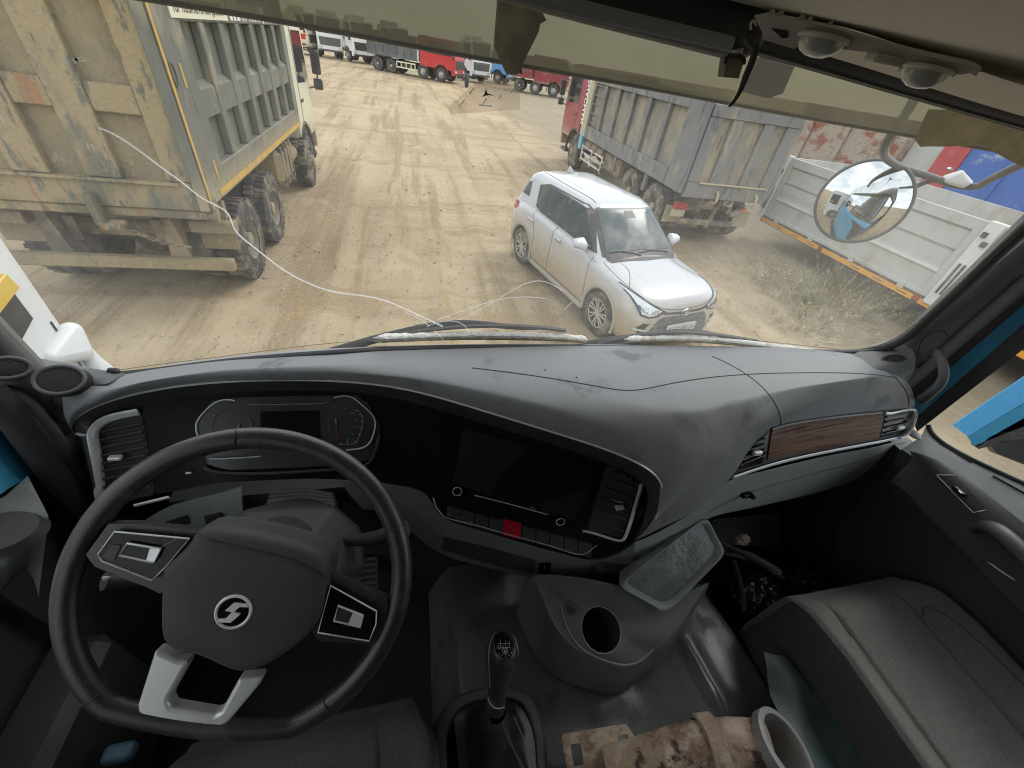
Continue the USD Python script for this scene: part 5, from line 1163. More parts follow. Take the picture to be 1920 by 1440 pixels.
# ------------------------------------------------------------------ outside visor, wipers, front panel, mirrors
def visor():
    t = thing("sun_visor", "smoked olive outside sun visor running along the top of the windscreen", "sun visor", (CX, .9, 3.1))
    bt = [(200, -14), (560, 46), (860, 102), (1150, 153), (1400, 200), (1650, 245), (1920, 292), (2150, 335)]
    B = np.array([ws_pt(*p, .10) for p in bt]); T = B + np.array([0, -.10, .42]); m1 = B + (0, -.012, .05); k = len(B)
    L = B[0] + (B[0] - B[1]) * 1.2; B = np.vstack([L, B]); T = B + np.array([0, -.10, .42])
    g = face_up(grid_mesh(sheet([B, T], 60, 10)))
    part(t, "smoked_panel", g, M["visor"], smooth=True, world=True)
    part(t, "bottom_edge", tube(catmull(B, 5), .0032, 6, flat=(1, .8)), M["visor_edge"], smooth=50, world=True)
    # mounting bracket with old foam
    q = [(935, 0), (1025, -10), (1010, 60), (985, 110), (970, 140), (950, 140), (928, 90)]
    part(t, "bracket", thick(face_up(trimesh.Trimesh(np.array([ws_pt(*p, .075) for p in fill2d(q, 15)[0]]), fill2d(q, 15)[1], process=False)), .012), mat("dark_smeared_bracket", (0.045, 0.042, 0.028), 0.8, layers=[((0.14, 0.115, 0.05), 18, 5, 0.45, 0.65, 0.8)], space="world"), world=True)
    q = [(1425, 112), (1490, 125), (1468, 175), (1440, 185), (1392, 172)]
    part(t, "hinge_plate", thick(face_up(trimesh.Trimesh(np.array([ws_pt(*p, .07) for p in fill2d(q, 15)[0]]), fill2d(q, 15)[1], process=False)), .01), mat("grey_hinge_plate", (0.11, 0.115, 0.115), 0.5), world=True, label="dull grey hinge plate behind the visor")
    q = [(1715, 262), (1740, 205), (1790, 205), (1850, 225), (1925, 245), (1990, 265), (1990, 330), (1900, 305), (1840, 272), (1780, 275), (1725, 275)]
    part(t, "foam_smear", roughen(face_up(trimesh.Trimesh(np.array([ws_pt(*p, .085) for p in fill2d(q, 10)[0]]), fill2d(q, 10)[1], process=False)), .004, 40), mat("yellow_brown_foam", (0.15, 0.115, 0.04), 0.95, layers=[((0.26, 0.2, 0.08), 14, 5, 0.42, 0.66, 0.9)], space="world"), world=True, smooth=True)
    return t
visor()
def wiper(label, arm, blade, strip, seed):
    t = thing("wiper", label, "wiper", ws_pt(*blade[0], .03), 0, "wipers at the foot of the windscreen")
    q = catmull([ws_pt(*p, .035) for p in arm], 8); part(t, "arm", tube(q, np.linspace(.013, .007, len(q)), 8, flat=(1, .6)), M["cab_black"], smooth=50, world=True)
    q = catmull([ws_pt(*p, .02) for p in blade], 8); part(t, "blade", tube(q, .0055, 6), M["rubber"], smooth=50, world=True)
    r = np.random.default_rng(seed); rows = []
    base = catmull([ws_pt(*p, .012) for p in strip], 26); n = len(base)
    prof = meshkit.fbm(np.stack([np.linspace(0, 40, n), np.zeros(n), np.full(n, seed)], -1), 4, seed)
    env = np.clip(np.minimum(np.arange(n), np.arange(n)[::-1]) / (n * .04), 0.15, 1)
    rr = (.0045 + .0045 * prof) * env
    tb = tube(base, rr, 10, flat=(1.15, 1)); part(t, "ragged_foam", roughen(tb, .0022, 260, seed), M["foam_white"], smooth=True, world=True)
    b2 = np.array([p + (0, -.001, -.0085) for p in base]); part(t, "foam_edge", roughen(tube(b2, .0042 * env, 8), .001, 120, seed), M["foam_brown"], smooth=True, world=True)
    return t
wiper("driver's wiper with a ragged white foam strip, centre foot of the windscreen", [(590, 668), (640, 655), (690, 640), (735, 628), (790, 615), (860, 606), (930, 610), (1010, 614)], [(700, 640), (780, 622), (880, 612), (980, 612), (1060, 620)], [(700, 634), (780, 630), (880, 628), (980, 629), (1060, 632), (1102, 637)], 2)
wiper("passenger's wiper with a ragged white foam strip, right of the first one", [(1095, 648), (1160, 636), (1220, 628), (1290, 622), (1345, 630), (1400, 640)], [(1120, 646), (1240, 624), (1330, 626), (1420, 640)], [(1170, 636), (1240, 634), (1330, 636), (1420, 645), (1500, 656), (1560, 664)], 6)
def front_panel():
    t = thing("cab_front", "blue front panel and roof edge of our own truck cab", "cab front", (CX, .9, 1.2))
    xs = np.linspace(-.80, 1.57, 24)
    def prof(x): o = -.09 * ((x - CX) / 1.1) ** 4; return [(x, .80 + o - .04 * ((x - CX) / .95) ** 2, 2.42), (x, .85 + o, 2.37), (x, .885 + o, 2.2), (x, .90 + o, 1.7), (x, .92 + o, .6)]
    part(t, "blue_panel", grid_mesh(np.array([prof(x) for x in xs])), M["cab_blue"], smooth=True, world=True)
    part(t, "roof_edge", box2(-.78, 1.55, -1.35, .50, 3.44, 3.50, .02), M["cab_blue"], world=True)
    part(t, "header", grid_mesh(np.array([[(x, ws_y(x, 3.42) + .02, 3.40), (x, ws_y(x, 3.42) - .03, 3.47), (x, .45, 3.50)] for x in np.linspace(-.78, 1.55, 12)])), M["cab_blue"], world=True)
    part(t, "bumper", box2(-.8, 1.57, .9, 1.12, .35, .62, .05), M["black_plastic"], world=True)
    part(t, "cab_back", box2(-.80, 1.57, -1.42, -1.37, 1.5, 3.45), M["cab_blue"], world=True)
    return t
front_panel()
def round_mirror():
    c = at(1616, 380, y=1.30)
    t = thing("round_mirror", "round convex front mirror on a bent grey tube, outside the windscreen at right", "mirror", c)
    # the face looks back and down towards the driver
    ez = EYE + (-.02, -.1, -.35) - c; n = ez / np.linalg.norm(ez)
    n = n + np.array([-0.02, -0.02, 0.05]); n /= np.linalg.norm(n)
    x = np.cross((0, 0, 1), n); x /= np.linalg.norm(x); T = np.eye(4); T[:3, 0], T[:3, 1], T[:3, 2], T[:3, 3] = x, np.cross(n, x), n, c
    R = np.linalg.norm(at(1706, 380, y=1.30) - c) * .62
    prof = [(.045 * (1 - (r / R) ** 2), r) for r in np.linspace(1e-4, R, 16)]
    dome_ = lathe(prof, 64, "z"); dome_.apply_transform(T); d = dome_.triangles_center - EYE
    part(t, "mirror_face", face_up(dome_), M["mirror"], smooth=True, world=True)
    rim = tube([(R * math.cos(a), R * math.sin(a), -.001) for a in np.linspace(0, 2 * np.pi, 64, endpoint=False)], .0062, 8, closed=True); rim.apply_transform(T); part(t, "rim", rim, M["mirror_edge"], smooth=50, world=True)
    back = lathe([(-.004, R), (-.03, R * .9), (-.055, R * .5), (-.06, .001)], 40, "z"); back.apply_transform(T); part(t, "back", back, M["cab_black"], smooth=40, world=True)
    yy = 1.27
    arm = [at(1712, 190, y=.98), at(1690, 225, y=1.03), at(1665, 262, y=1.09), at(1657, 285, y=1.17), at(1668, 302, y=1.24), at(1700, 318, y=yy), at(1740, 330, y=yy), at(1790, 346, y=1.26), at(1822, 350, y=1.22), at(1850, 340, y=1.14), at(1890, 320, y=1.03), at(1950, 290, y=.92)]
    q = catmull(arm, 8); part(t, "bent_tube", tube(q, .0115, 10), M["tube_grey"], smooth=50, world=True)
    s = [c - n * .05, at(1712, 352, y=1.29), at(1740, 340, y=1.28), at(1775, 343, y=1.265)]
    part(t, "mirror_stalk", tube(catmull(s, 6), .009, 8), M["tube_grey"], smooth=50, world=True)
    part(t, "clamp", hull_balls([(at(1775, 335, y=1.265), .014), (at(1812, 345, y=1.24), .016), (at(1800, 325, y=1.25), .010)]), M["white_paint"], smooth=50, world=True)
    part(t, "clamp_bolt", cyl(at(1778, 316, y=1.24), at(1784, 318, y=1.22), .005, 8), M["chrome"], world=True)
    return t
round_mirror()
# ------------------------------------------------------------------ dashboard
A_ = [(120, 735, 2.56), (190, 716, 2.585), (300, 697, 2.59), (450, 677, 2.595), (600, 665, 2.595), (720, 659, 2.6), (830, 656, 2.6), (930, 655, 2.6), (1020, 655, 2.6), (1100, 656, 2.6), (1170, 657, 2.6), (1205, 657, 2.6), (1240, 658, 2.6), (1290, 659, 2.6), (1350, 660, 2.6), (1420, 661, 2.6), (1500, 663, 2.6), (1590, 667, 2.598), (1665, 676, 2.59)]
M1 = [(118, 760, 2.55), (180, 735, 2.585), (290, 712, 2.595), (445, 692, 2.6), (600, 685, 2.605), (740, 685, 2.607), (865, 695, 2.61), (980, 712, 2.612), (1085, 730, 2.615), (1170, 750, 2.615), (1240, 762, 2.612), (1275, 765, 2.612), (1300, 765, 2.61), (1345, 758, 2.605), (1395, 745, 2.605), (1455, 733, 2.60), (1540, 720, 2.6), (1625, 708, 2.6), (1692, 706, 2.588)]
M2 = [(125, 790, 2.52), (170, 755, 2.57), (280, 722, 2.585), (440, 704, 2.59), (605, 700, 2.595), (750, 708, 2.6), (880, 728, 2.605), (1000, 755, 2.605), (1110, 785, 2.60), (1200, 815, 2.585), (1280, 838, 2.56), (1315, 840, 2.55), (1335, 840, 2.54), (1362, 832, 2.535), (1400, 815, 2.54), (1462, 782, 2.545), (1548, 755, 2.54), (1635, 742, 2.54), (1712, 736, 2.54)]
B_ = [(143, 815, 2.46), (160, 772, 2.53), (262, 737, 2.56), (420, 716, 2.57), (620, 714, 2.57), (760, 730, 2.57), (890, 765, 2.565), (1010, 802, 2.555), (1120, 837, 2.545), (1195, 868, 2.525), (1238, 905, 2.475), (1228, 970, 2.39), (1190, 1014, 2.30), (1285, 968, 2.36), (1368, 898, 2.40), (1440, 803, 2.485), (1520, 785, 2.482), (1620, 772, 2.477), (1715, 764, 2.475)]
def dashboard():
    t = thing("dashboard", "grey truck dashboard with black driver's fascia and walnut trim before the passenger", "dashboard", (CX, .6, 2.0))
    A, m1, m2, B = zc(A_), zc(M1), zc(M2), zc(B_)
    A0 = A + np.array([0, .05, -.02])
    pad = face_up(grid_mesh(sheet([A0, A, m1, m2, B], 260, 50)))
    part(t, "top_pad", pad, M["pad"], smooth=60, world=True)
    # seam along the hood, lid line of the top box, joints of the pad
    hood = [(146, 812), (150, 792), (163, 772), (200, 755), (262, 739), (340, 726), (420, 718), (520, 715), (620, 716), (700, 722), (760, 732), (890, 767), (1010, 804), (1120, 839), (1195, 870), (1226, 892), (1239, 915), (1233, 960), (1216, 992)]
    Bs = zc([B_[i] for i in range(12)]); cur = catmull(Bs, 10)
    part(t, "hood_seam", tube(cur + np.array([0, -.0015, .001]), .0022, 6), M["silver"], smooth=50, world=True)
    sm = MB()
    for ln in ([(885, 690), (960, 699), (1060, 714), (1140, 728), (1185, 732), (1230, 725), (1300, 712), (1400, 702), (1500, 699), (1600, 700), (1680, 708)], [(1335, 668), (1380, 690), (1425, 722), (1455, 760), (1464, 790), (1462, 800)], [(1655, 692), (1685, 715), (1702, 742), (1703, 762)]):
        sm.add(seam(pad, ln, "px", .0013, 12, 0))
    part(t, "pad_seam", sm, M["cab_black"], world=True)
    part(t, "pad_pin", MB().add(*[trimesh.Trimesh(trimesh.creation.icosphere(1, .0022).vertices + cast(pad, *rays([p]))[0][0]).convex_hull for p in ((1022, 694), (1081, 708))]), M["cab_black"], world=True)
    # fascia
    Ft = yc([(166, 815, .645), (185, 785, .67), (262, 757, .695), (400, 737, .712), (560, 732, .715), (700, 739, .70), (800, 762, .67), (900, 792, .632), (1000, 822, .588), (1100, 855, .545), (1175, 886, .505), (1212, 918, .482), (1210, 955, .468)])
    Fb = yc([(195, 965, .585), (215, 950, .59), (310, 925, .60), (420, 905, .60), (560, 898, .60), (690, 903, .592), (790, 918, .575), (835, 968, .54), (930, 1000, .505), (1035, 1030, .474), (1110, 1047, .452), (1150, 1038, .445), (1182, 1016, .44)])
    fas = face_up(grid_mesh(sheet([Ft, Fb], 160, 30)))
    part(t, "fascia", fas, M["fascia_black"], smooth=60, world=True)
    H0 = zc([B_[i] for i in (0, 1, 2, 3, 4, 5, 6, 7, 8, 9, 10, 11, 12)]); Hm = (H0 * .55 + Ft * .45); Hm += np.array([0, -.004, .010])
    lipm = face_up(grid_mesh(sheet([H0, Hm, Ft], 200, 14))); part(t, "hood_lip", lipm, M["lip"], smooth=60, world=True)
    # left end of the dash: the grey rim round the vent
    e0 = zc([(143, 815, 2.46), (150, 880, 2.38), (163, 950, 2.29), (178, 1010, 2.22)]); e1 = zc([(118, 800, 2.46), (124, 880, 2.37), (140, 950, 2.28), (158, 1010, 2.20)]); e2 = yc([(166, 815, .645), (172, 880, .62), (188, 950, .59), (205, 1005, .57)])
    e3 = e1 + np.array([-.03, .10, -.03])
    part(t, "left_rim", face_up(grid_mesh(sheet([e3, e1, e0, e2], 40, 16))), M["console_grey"], smooth=60, world=True)
    part(t, "left_cheek", face_up(grid_mesh(sheet([zc([(60, 745, 2.5), (85, 840, 2.42), (110, 930, 2.30), (140, 1010, 2.2)]) + (0, .03, 0), e3 + (.002, 0, 0)], 30, 8))), M["cab_black"], smooth=60, world=True)
    # --- vents
    def vent(outline, slats, nm_label, fin, knob=None):
        v = group_part(t, "air_vent", nm_label)
        part(v, "vent_recess", patch(fas, outline, "px", .0015, 8), M["cab_black"], world=True)
        for a, b in slats:
            p = on_line(fas, [a, ((a[0] + b[0]) / 2, (a[1] + b[1]) / 2), b], "px", 6, .006)
            if len(p) > 3: part(v, "slat", tube(p, .0032, 6, flat=(1, .5)), M["lip"], smooth=40, world=True)
        if knob:
            p, n, ok = cast(fas, *rays([knob])); part(v, "vent_knob", rbox((.022, .012, .008), .003, p[0] + n[0] * .012), M["silver"], smooth=40, world=True)
        return v
    sl = []
    for k in range(10):
        y0 = 800 + k * 14.5; x0 = 186 + k * 1.6; sl.append(((x0, y0 + 9), (268 + k * 2.2, y0 - 6)))
    v = vent([(176, 815), (200, 792), (265, 774), (272, 800), (292, 935), (205, 952), (190, 920)], sl, None, None, (222, 854))
    p = on_line(fas, [(262, 771), (225, 778), (195, 788), (172, 806), (168, 830), (176, 880), (188, 920), (198, 950)], "px", 10, .005)
    part(t, "chrome_strip", tube(p, .0085, 8, flat=(1, .45)), M["bright_trim"], smooth=50, world=True)
    sl = [((1095 + k * 0, 878 + k * 19), (1190 - k * 4, 903 + k * 20)) for k in range(6)]
    vent([(1142, 858), (1180, 872), (1200, 900), (1165, 1008), (1100, 992)], [((1142 - k * 6, 872 + k * 20), (1194 - k * 5, 892 + k * 20)) for k in range(6)], None, None, (1160, 945))
    p = on_line(fas, [(1140, 853), (1165, 859), (1188, 872), (1200, 890), (1199, 915), (1190, 945), (1172, 1003), (1164, 1010), (1140, 1005), (1092, 992)], "px", 10, .006)
    part(t, "chrome_strip", tube(p, .0055, 8, flat=(1, .5)), M["silver"], smooth=50, world=True)
    # --- instrument cluster
    c = group_part(t, "instrument_cluster")
    cl = [(371, 800), (376, 780), (400, 752), (430, 746), (560, 742), (668, 741), (690, 755), (710, 790), (714, 815), (705, 845), (690, 862), (640, 872), (430, 880), (392, 870), (378, 830)]
    part(c, "cluster_glass", patch(fas, cl, "px", .004, 10), M["dial"], world=True)
    part(c, "cluster_screen", patch(fas, [(490, 771), (600, 769), (602, 826), (490, 828)], "px", .0055, 10), M["gloss_black"], world=True)
    def cline(pts, r, mt, nm, off=.007): part(c, nm, tube(on_line(fas, pts, "px", 10, off), r, 6, flat=(1, .6)), M[mt], smooth=50, world=True)
    cline([(443, 751), (410, 753), (390, 768), (375, 786), (371, 800), (380, 830)], .0018, "silver", "cluster_rim"); cline([(466, 755), (475, 758), (540, 757), (610, 755), (618, 751)], .0008, "mark", "cluster_rim")
    cline([(628, 745), (662, 745), (682, 760), (702, 782), (703, 805), (694, 828), (680, 838), (650, 842)], .0020, "mark", "cluster_rim")
    cline([(712, 812), (706, 842), (690, 868), (640, 878), (430, 886), (388, 872)], .006, "lip", "cluster_lower_lip", .006)
    cline([(425, 766), (405, 780), (399, 795), (404, 812)], .0009, "mark_dim", "dial_arc"); cline([(668, 766), (680, 778), (681, 795), (674, 818), (668, 828), (636, 832)], .0009, "mark_dim", "dial_arc")
    cline([(398, 858), (410, 858), (455, 856), (492, 853)], .0016, "mark", "lower_strip", .012)
    tk = MB()
    for a in ((667, 767, 672, 771), (674, 776, 680, 778), (676, 789, 682, 789), (675, 800, 681, 801), (671, 812, 677, 815), (664, 823, 670, 829), (652, 826, 653, 832), (640, 828, 640, 833), (404, 790, 398, 789), (407, 780, 402, 777), (414, 772, 410, 768)): tk.add(tube(on_line(fas, [a[:2], a[2:]], "px", 4, .006, False), .0005, 4))
    part(c, "dial_tick", tk, M["mark"], kind="stuff", world=True)
    def print_on(mesh, parent, nm, text, px, dx, h, mt, off=.006, bold=False, tilt=0.0):
        q = [px, (px[0] + dx, px[1] + tilt * dx), (px[0], px[1] - dx)]
        P, N, ok = cast(mesh, *rays(q))
        if not ok.all(): return
        T = frame(P[0] + N[0] * off, P[1] - P[0], P[2] - P[0]); m = meshkit.text_mesh(text, h, .0003, bold); m.apply_transform(T); part(parent, nm, m, M[mt], world=True)
    for tx, px in (("25", (446, 770)), ("20", (427, 775)), ("15", (413, 788)), ("140", (624, 765)), ("120", (642, 766)), ("100", (657, 775)), ("80", (666, 787)), ("60", (664, 801)), ("40", (660, 814)), ("20", (649, 824))): print_on(fas, c, "dial_number", tx, px, 10, .0038, "mark_dim")
    cline([(631, 785), (632, 800), (634, 826)], .0009, "needle", "needle"); cline([(631, 784), (632, 795)], .0016, "mark", "needle_hub"); cline([(450, 795), (450, 803)], .0022, "mark", "needle_hub")
    cline([(617, 784), (617, 800), (620, 812)], .0005, "mark_dim", "small_gauge"); cline([(467, 784), (472, 790), (472, 800)], .0007, "mark_dim", "small_gauge")
    # --- centre stack
    st = group_part(t, "radio_screen"); part(st, "screen_glass", patch(fas, [(868, 800), (1090, 865), (1130, 880), (1075, 975), (1000, 955), (850, 905)], "px", .004, 14), mat("screen_glass", (.005, .005, .006), .05, spec=.5), world=True)
    for px, nm in (((858, 916), "radio_knob"), ((1049, 971), "radio_knob")):
        P, N, ok = cast(fas, *rays([px])); a = P[0]; n = N[0]; k = part(t, nm, cyl(a, a + n * .014, .0105, 20), M["gloss_black"], smooth=30, world=True)
        u = np.cross(n, (1, 0, 0)); u /= np.linalg.norm(u); w = np.cross(n, u); part(k, "knob_ring", tube([a + n * .014 + .0105 * (math.cos(q) * u + math.sin(q) * w) for q in np.linspace(0, 2 * np.pi, 24, endpoint=False)], .0009, 5, closed=True), M["silver"], world=True)
    part(t, "stack_line", tube(on_line(fas, [(889, 926), (950, 941), (1026, 962)], "px", 10, .006), .0011, 5), M["silver"], world=True)
    for tx, px in (("▸", (914, 925)), ("⌂", (942, 934)), ("≡", (954, 938)), ("*", (966, 941)), ("MENU", (992, 949))): print_on(fas, t, "button_print", tx if tx.isascii() else "o", px, 9, .0035, "mark_dim", .006, tilt=.27)
    bx = np.linspace(838, 1108, 11); red = 5
    def by(x, lo): return (947 if not lo else 972) + (x - 838) * .262
    for k in range(10):
        if k == 4: xa, xb = 944, 977
        elif k < 4: xa, xb = 838 + k * 26.5 + 1, 838 + (k + 1) * 26.5 - 1
        else: xa, xb = 978 + (k - 5) * 26.5 + 1, 978 + (k - 4) * 26.5 - 1
        top = 0 if k != 4 else -3
        q = [(xa, by(xa, 0) + top), (xb, by(xb, 0) + top), (xb - 2, by(xb, 1)), (xa - 2, by(xa, 1))]
        part(t, "switch_button", patch(fas, q, "px", .006, 6), M["red_button" if k == 4 else "lip"], label="red hazard button" if k == 4 else None, world=True)
    for px, tx in (((841, 962), "F"), ((861, 968), "H"), ((882, 975), "H"), ((845, 950), "-")): print_on(fas, t, "button_print", tx, px, 9, .0038, "mark", .0075, tilt=.26)
    part(t, "chrome_strip", tube(on_line(fas, [(812, 931), (818, 950), (829, 964), (880, 979), (960, 1001), (1040, 1023), (1086, 1036), (1104, 1030), (1118, 1019)], "px", 10, .006), .0021, 6, flat=(1, .6)), M["silver"], smooth=50, world=True)
    P, N, ok = cast(fas, *rays([(802, 789)])); part(t, "sensor_dome", trimesh.Trimesh(trimesh.creation.icosphere(2, .0045).vertices + P[0]).convex_hull, M["gloss_black"], smooth=True, world=True)
    P, N, ok = cast(fas, *rays([(357, 885)])); part(t, "key_glint", rbox((.010, .004, .004), .0015, P[0] + N[0] * .006), M["silver"], smooth=40, world=True)
    part(t, "right_tick", tube(on_line(fas, [(1143, 930), (1152, 935), (1168, 938)], "px", 8, .007), .0007, 5), M["silver"], world=True)
    # --- lower panels
    La = yc([(640, 902, .590), (700, 905, .588), (790, 921, .572), (832, 970, .538), (930, 1003, .503), (1035, 1033, .472), (1108, 1050, .448), (1152, 1041, .440), (1188, 1018, .436)])
    Lb = yc([(680, 955, .585), (735, 965, .575), (775, 1000, .558), (830, 1040, .535), (930, 1068, .505), (1010, 1088, .478), (1075, 1104, .452), (1120, 1100, .442), (1180, 1078, .436)])
    Lc = Lb + np.array([0, .06, -.015])
    lo = face_up(grid_mesh(sheet([La, (La + Lb) / 2 + (0, -.008, .004), Lb, Lc], 90, 20))); part(t, "lower_panel", lo, M["console_grey"], smooth=60, world=True)
    part(t, "panel_slot", patch(lo, [(832, 1006), (900, 1022), (1005, 1050), (1000, 1075), (930, 1060), (830, 1030)], "px", .0015, 8), M["cab_black"], world=True)
    sw = part(t, "socket_switch", patch(lo, [(1010, 1055), (1033, 1054), (1030, 1075), (1008, 1073)], "px", .003, 5), M["gloss_black"], world=True)
    part(sw, "switch_mark", tube(on_line(lo, [(1021, 1058), (1021, 1064)], "px", 4, .0045, False), .0006, 4), M["mark"], world=True)
    Lf = yc([(250, 990, .575), (330, 945, .590), (400, 927, .598), (452, 912, .600)]); Lg = yc([(270, 1010, .57), (350, 992, .582), (420, 980, .590), (458, 972, .594)])
    lp = face_up(grid_mesh(sheet([Lf, Lg, Lg + (0, .05, -.01)], 40, 12))); part(t, "left_lower_panel", lp, M["cab_grey"], smooth=60, world=True)
    part(t, "panel_button", patch(lp, [(384, 966), (414, 960), (418, 976), (388, 980)], "px", .006, 6), M["cab_black"], world=True)
    part(t, "panel_slot", patch(lp, [(310, 978), (352, 965), (358, 980), (318, 990)], "px", .0015, 6), M["cab_black"], world=True)
    part(t, "chrome_strip", tube(yc([(252, 948, .575), (285, 940, .582), (317, 932, .588)]), .0045, 6, flat=(1, .5)), M["bright_trim"], smooth=40, world=True)
    # column cowl box right of the wheel centre
    part(t, "knee_panel", box2(-.52, .36, .62, .66, 1.75, 2.30), M["cab_black"], world=True)
    # --- passenger side: trim band, wood, vents, glovebox
    Ta = zc([(1376, 884, 2.412), (1392, 850, 2.445), (1440, 804, 2.483), (1520, 786, 2.480), (1620, 773, 2.475), (1714, 766, 2.473)]); Tb = zc([(1367, 900, 2.398), (1400, 889, 2.400), (1452, 873, 2.40), (1550, 850, 2.40), (1640, 833, 2.40), (1708, 815, 2.40)])
    Ta = Ta + np.array([0, .004, 0]); Tb = Tb + np.array([0, .004, 0])
    band = face_up(grid_mesh(sheet([Ta, (Ta + Tb) / 2 + (0, -.004, .002), Tb], 90, 16))); part(t, "trim_band", band, M["cab_black"], smooth=60, world=True)
    part(t, "wood_trim", patch(band, [(1446, 806), (1500, 793), (1580, 782), (1653, 775), (1650, 800), (1644, 822), (1560, 838), (1490, 850), (1437, 862)], "px", .003, 7), M["wood"], world=True)
    part(t, "wood_cap", tube(on_line(band, [(1446, 805), (1500, 792), (1580, 781), (1652, 774)], "px", 10, .003), .003, 6, flat=(1, .6)), M["cab_grey"], smooth=50, world=True)
    for outl, sls, kn in (([(1384, 880), (1398, 852), (1440, 811), (1434, 852), (1428, 868)], [((1392 + k * 2, 868 - k * 11), (1432 + k, 852 - k * 10)) for k in range(4)], (1413, 848)), ([(1660, 780), (1700, 776), (1697, 806), (1690, 812), (1650, 820)], [((1656 + k, 812 - k * 10), (1697, 802 - k * 9)) for k in range(4)], (1680, 800))):
        v = group_part(t, "air_vent"); part(v, "vent_recess", patch(band, outl, "px", .0015, 6), M["gloss_black"], world=True)
        for a, b in sls:
            p = on_line(band, [a, ((a[0] + b[0]) / 2, (a[1] + b[1]) / 2), b], "px", 6, .005)
            if len(p) > 3: part(v, "slat", tube(p, .003, 6, flat=(1, .5)), M["cab_dark"], smooth=40, world=True)
        p, n, ok = cast(band, *rays([kn])); part(v, "vent_knob", rbox((.026, .010, .012), .003, p[0] + n[0] * .010), M["silver"], smooth=40, world=True)
    p = np.vstack([on_line(band, [(1372, 893), (1400, 884), (1452, 868), (1550, 846), (1640, 829), (1668, 823), (1684, 819)], "px", 10, .004)])
    part(t, "chrome_strip", tube(p, .0058, 8, flat=(1, .5)), M["bright_trim"], smooth=50, world=True)
    p = zc([(1658, 773, 2.468), (1690, 769, 2.467), (1712, 769, 2.465), (1712, 785, 2.452), (1703, 806, 2.425), (1684, 819, 2.408)]) + (0, -.004, 0); part(t, "chrome_strip", tube(catmull(p, 8), .0062, 8, flat=(1, .5)), M["bright_trim"], smooth=50, world=True)
    Ga = yc([(1190, 1017, .436), (1285, 969, .452), (1366, 902, .492), (1452, 878, .525), (1550, 855, .552), (1640, 838, .574), (1702, 821, .59)]); Gb = yc([(1186, 1050, .438), (1280, 992, .455), (1345, 950, .485), (1455, 900, .522), (1552, 875, .550), (1640, 853, .572), (1698, 833, .588)]); Gc = yc([(1184, 1076, .44), (1262, 1015, .466), (1328, 972, .50), (1430, 948, .535), (1545, 920, .572), (1638, 882, .60), (1690, 846, .612)])
    gl = face_up(grid_mesh(sheet([Ga, Gb, Gc, Gc + (0, .10, -.02)], 90, 24))); part(t, "glovebox", gl, M["cab_grey"], smooth=50, world=True)
    part(t, "glovebox_seam", seam(gl, [(1330, 960), (1400, 925), (1500, 895), (1600, 868), (1660, 848)], "px", .0012, 12), M["cab_black"], world=True)
    P, N, ok = cast(gl, *rays([(1395, 925)])); part(t, "glovebox_catch", trimesh.util.concatenate([rbox((.028, .02, .014), .004, P[0] + N[0] * .004), rbox((.012, .022, .010), .003, P[0] + N[0] * .012 + (.012, 0, .004))]), M["gloss_black"], smooth=40, world=True)
    # the hidden underside
    part(t, "under_cover", box2(.5, 1.45, .60, .68, 2.05, 2.36), M["cab_black"], world=True)
    return pad, fas
PAD, FASCIA = dashboard()

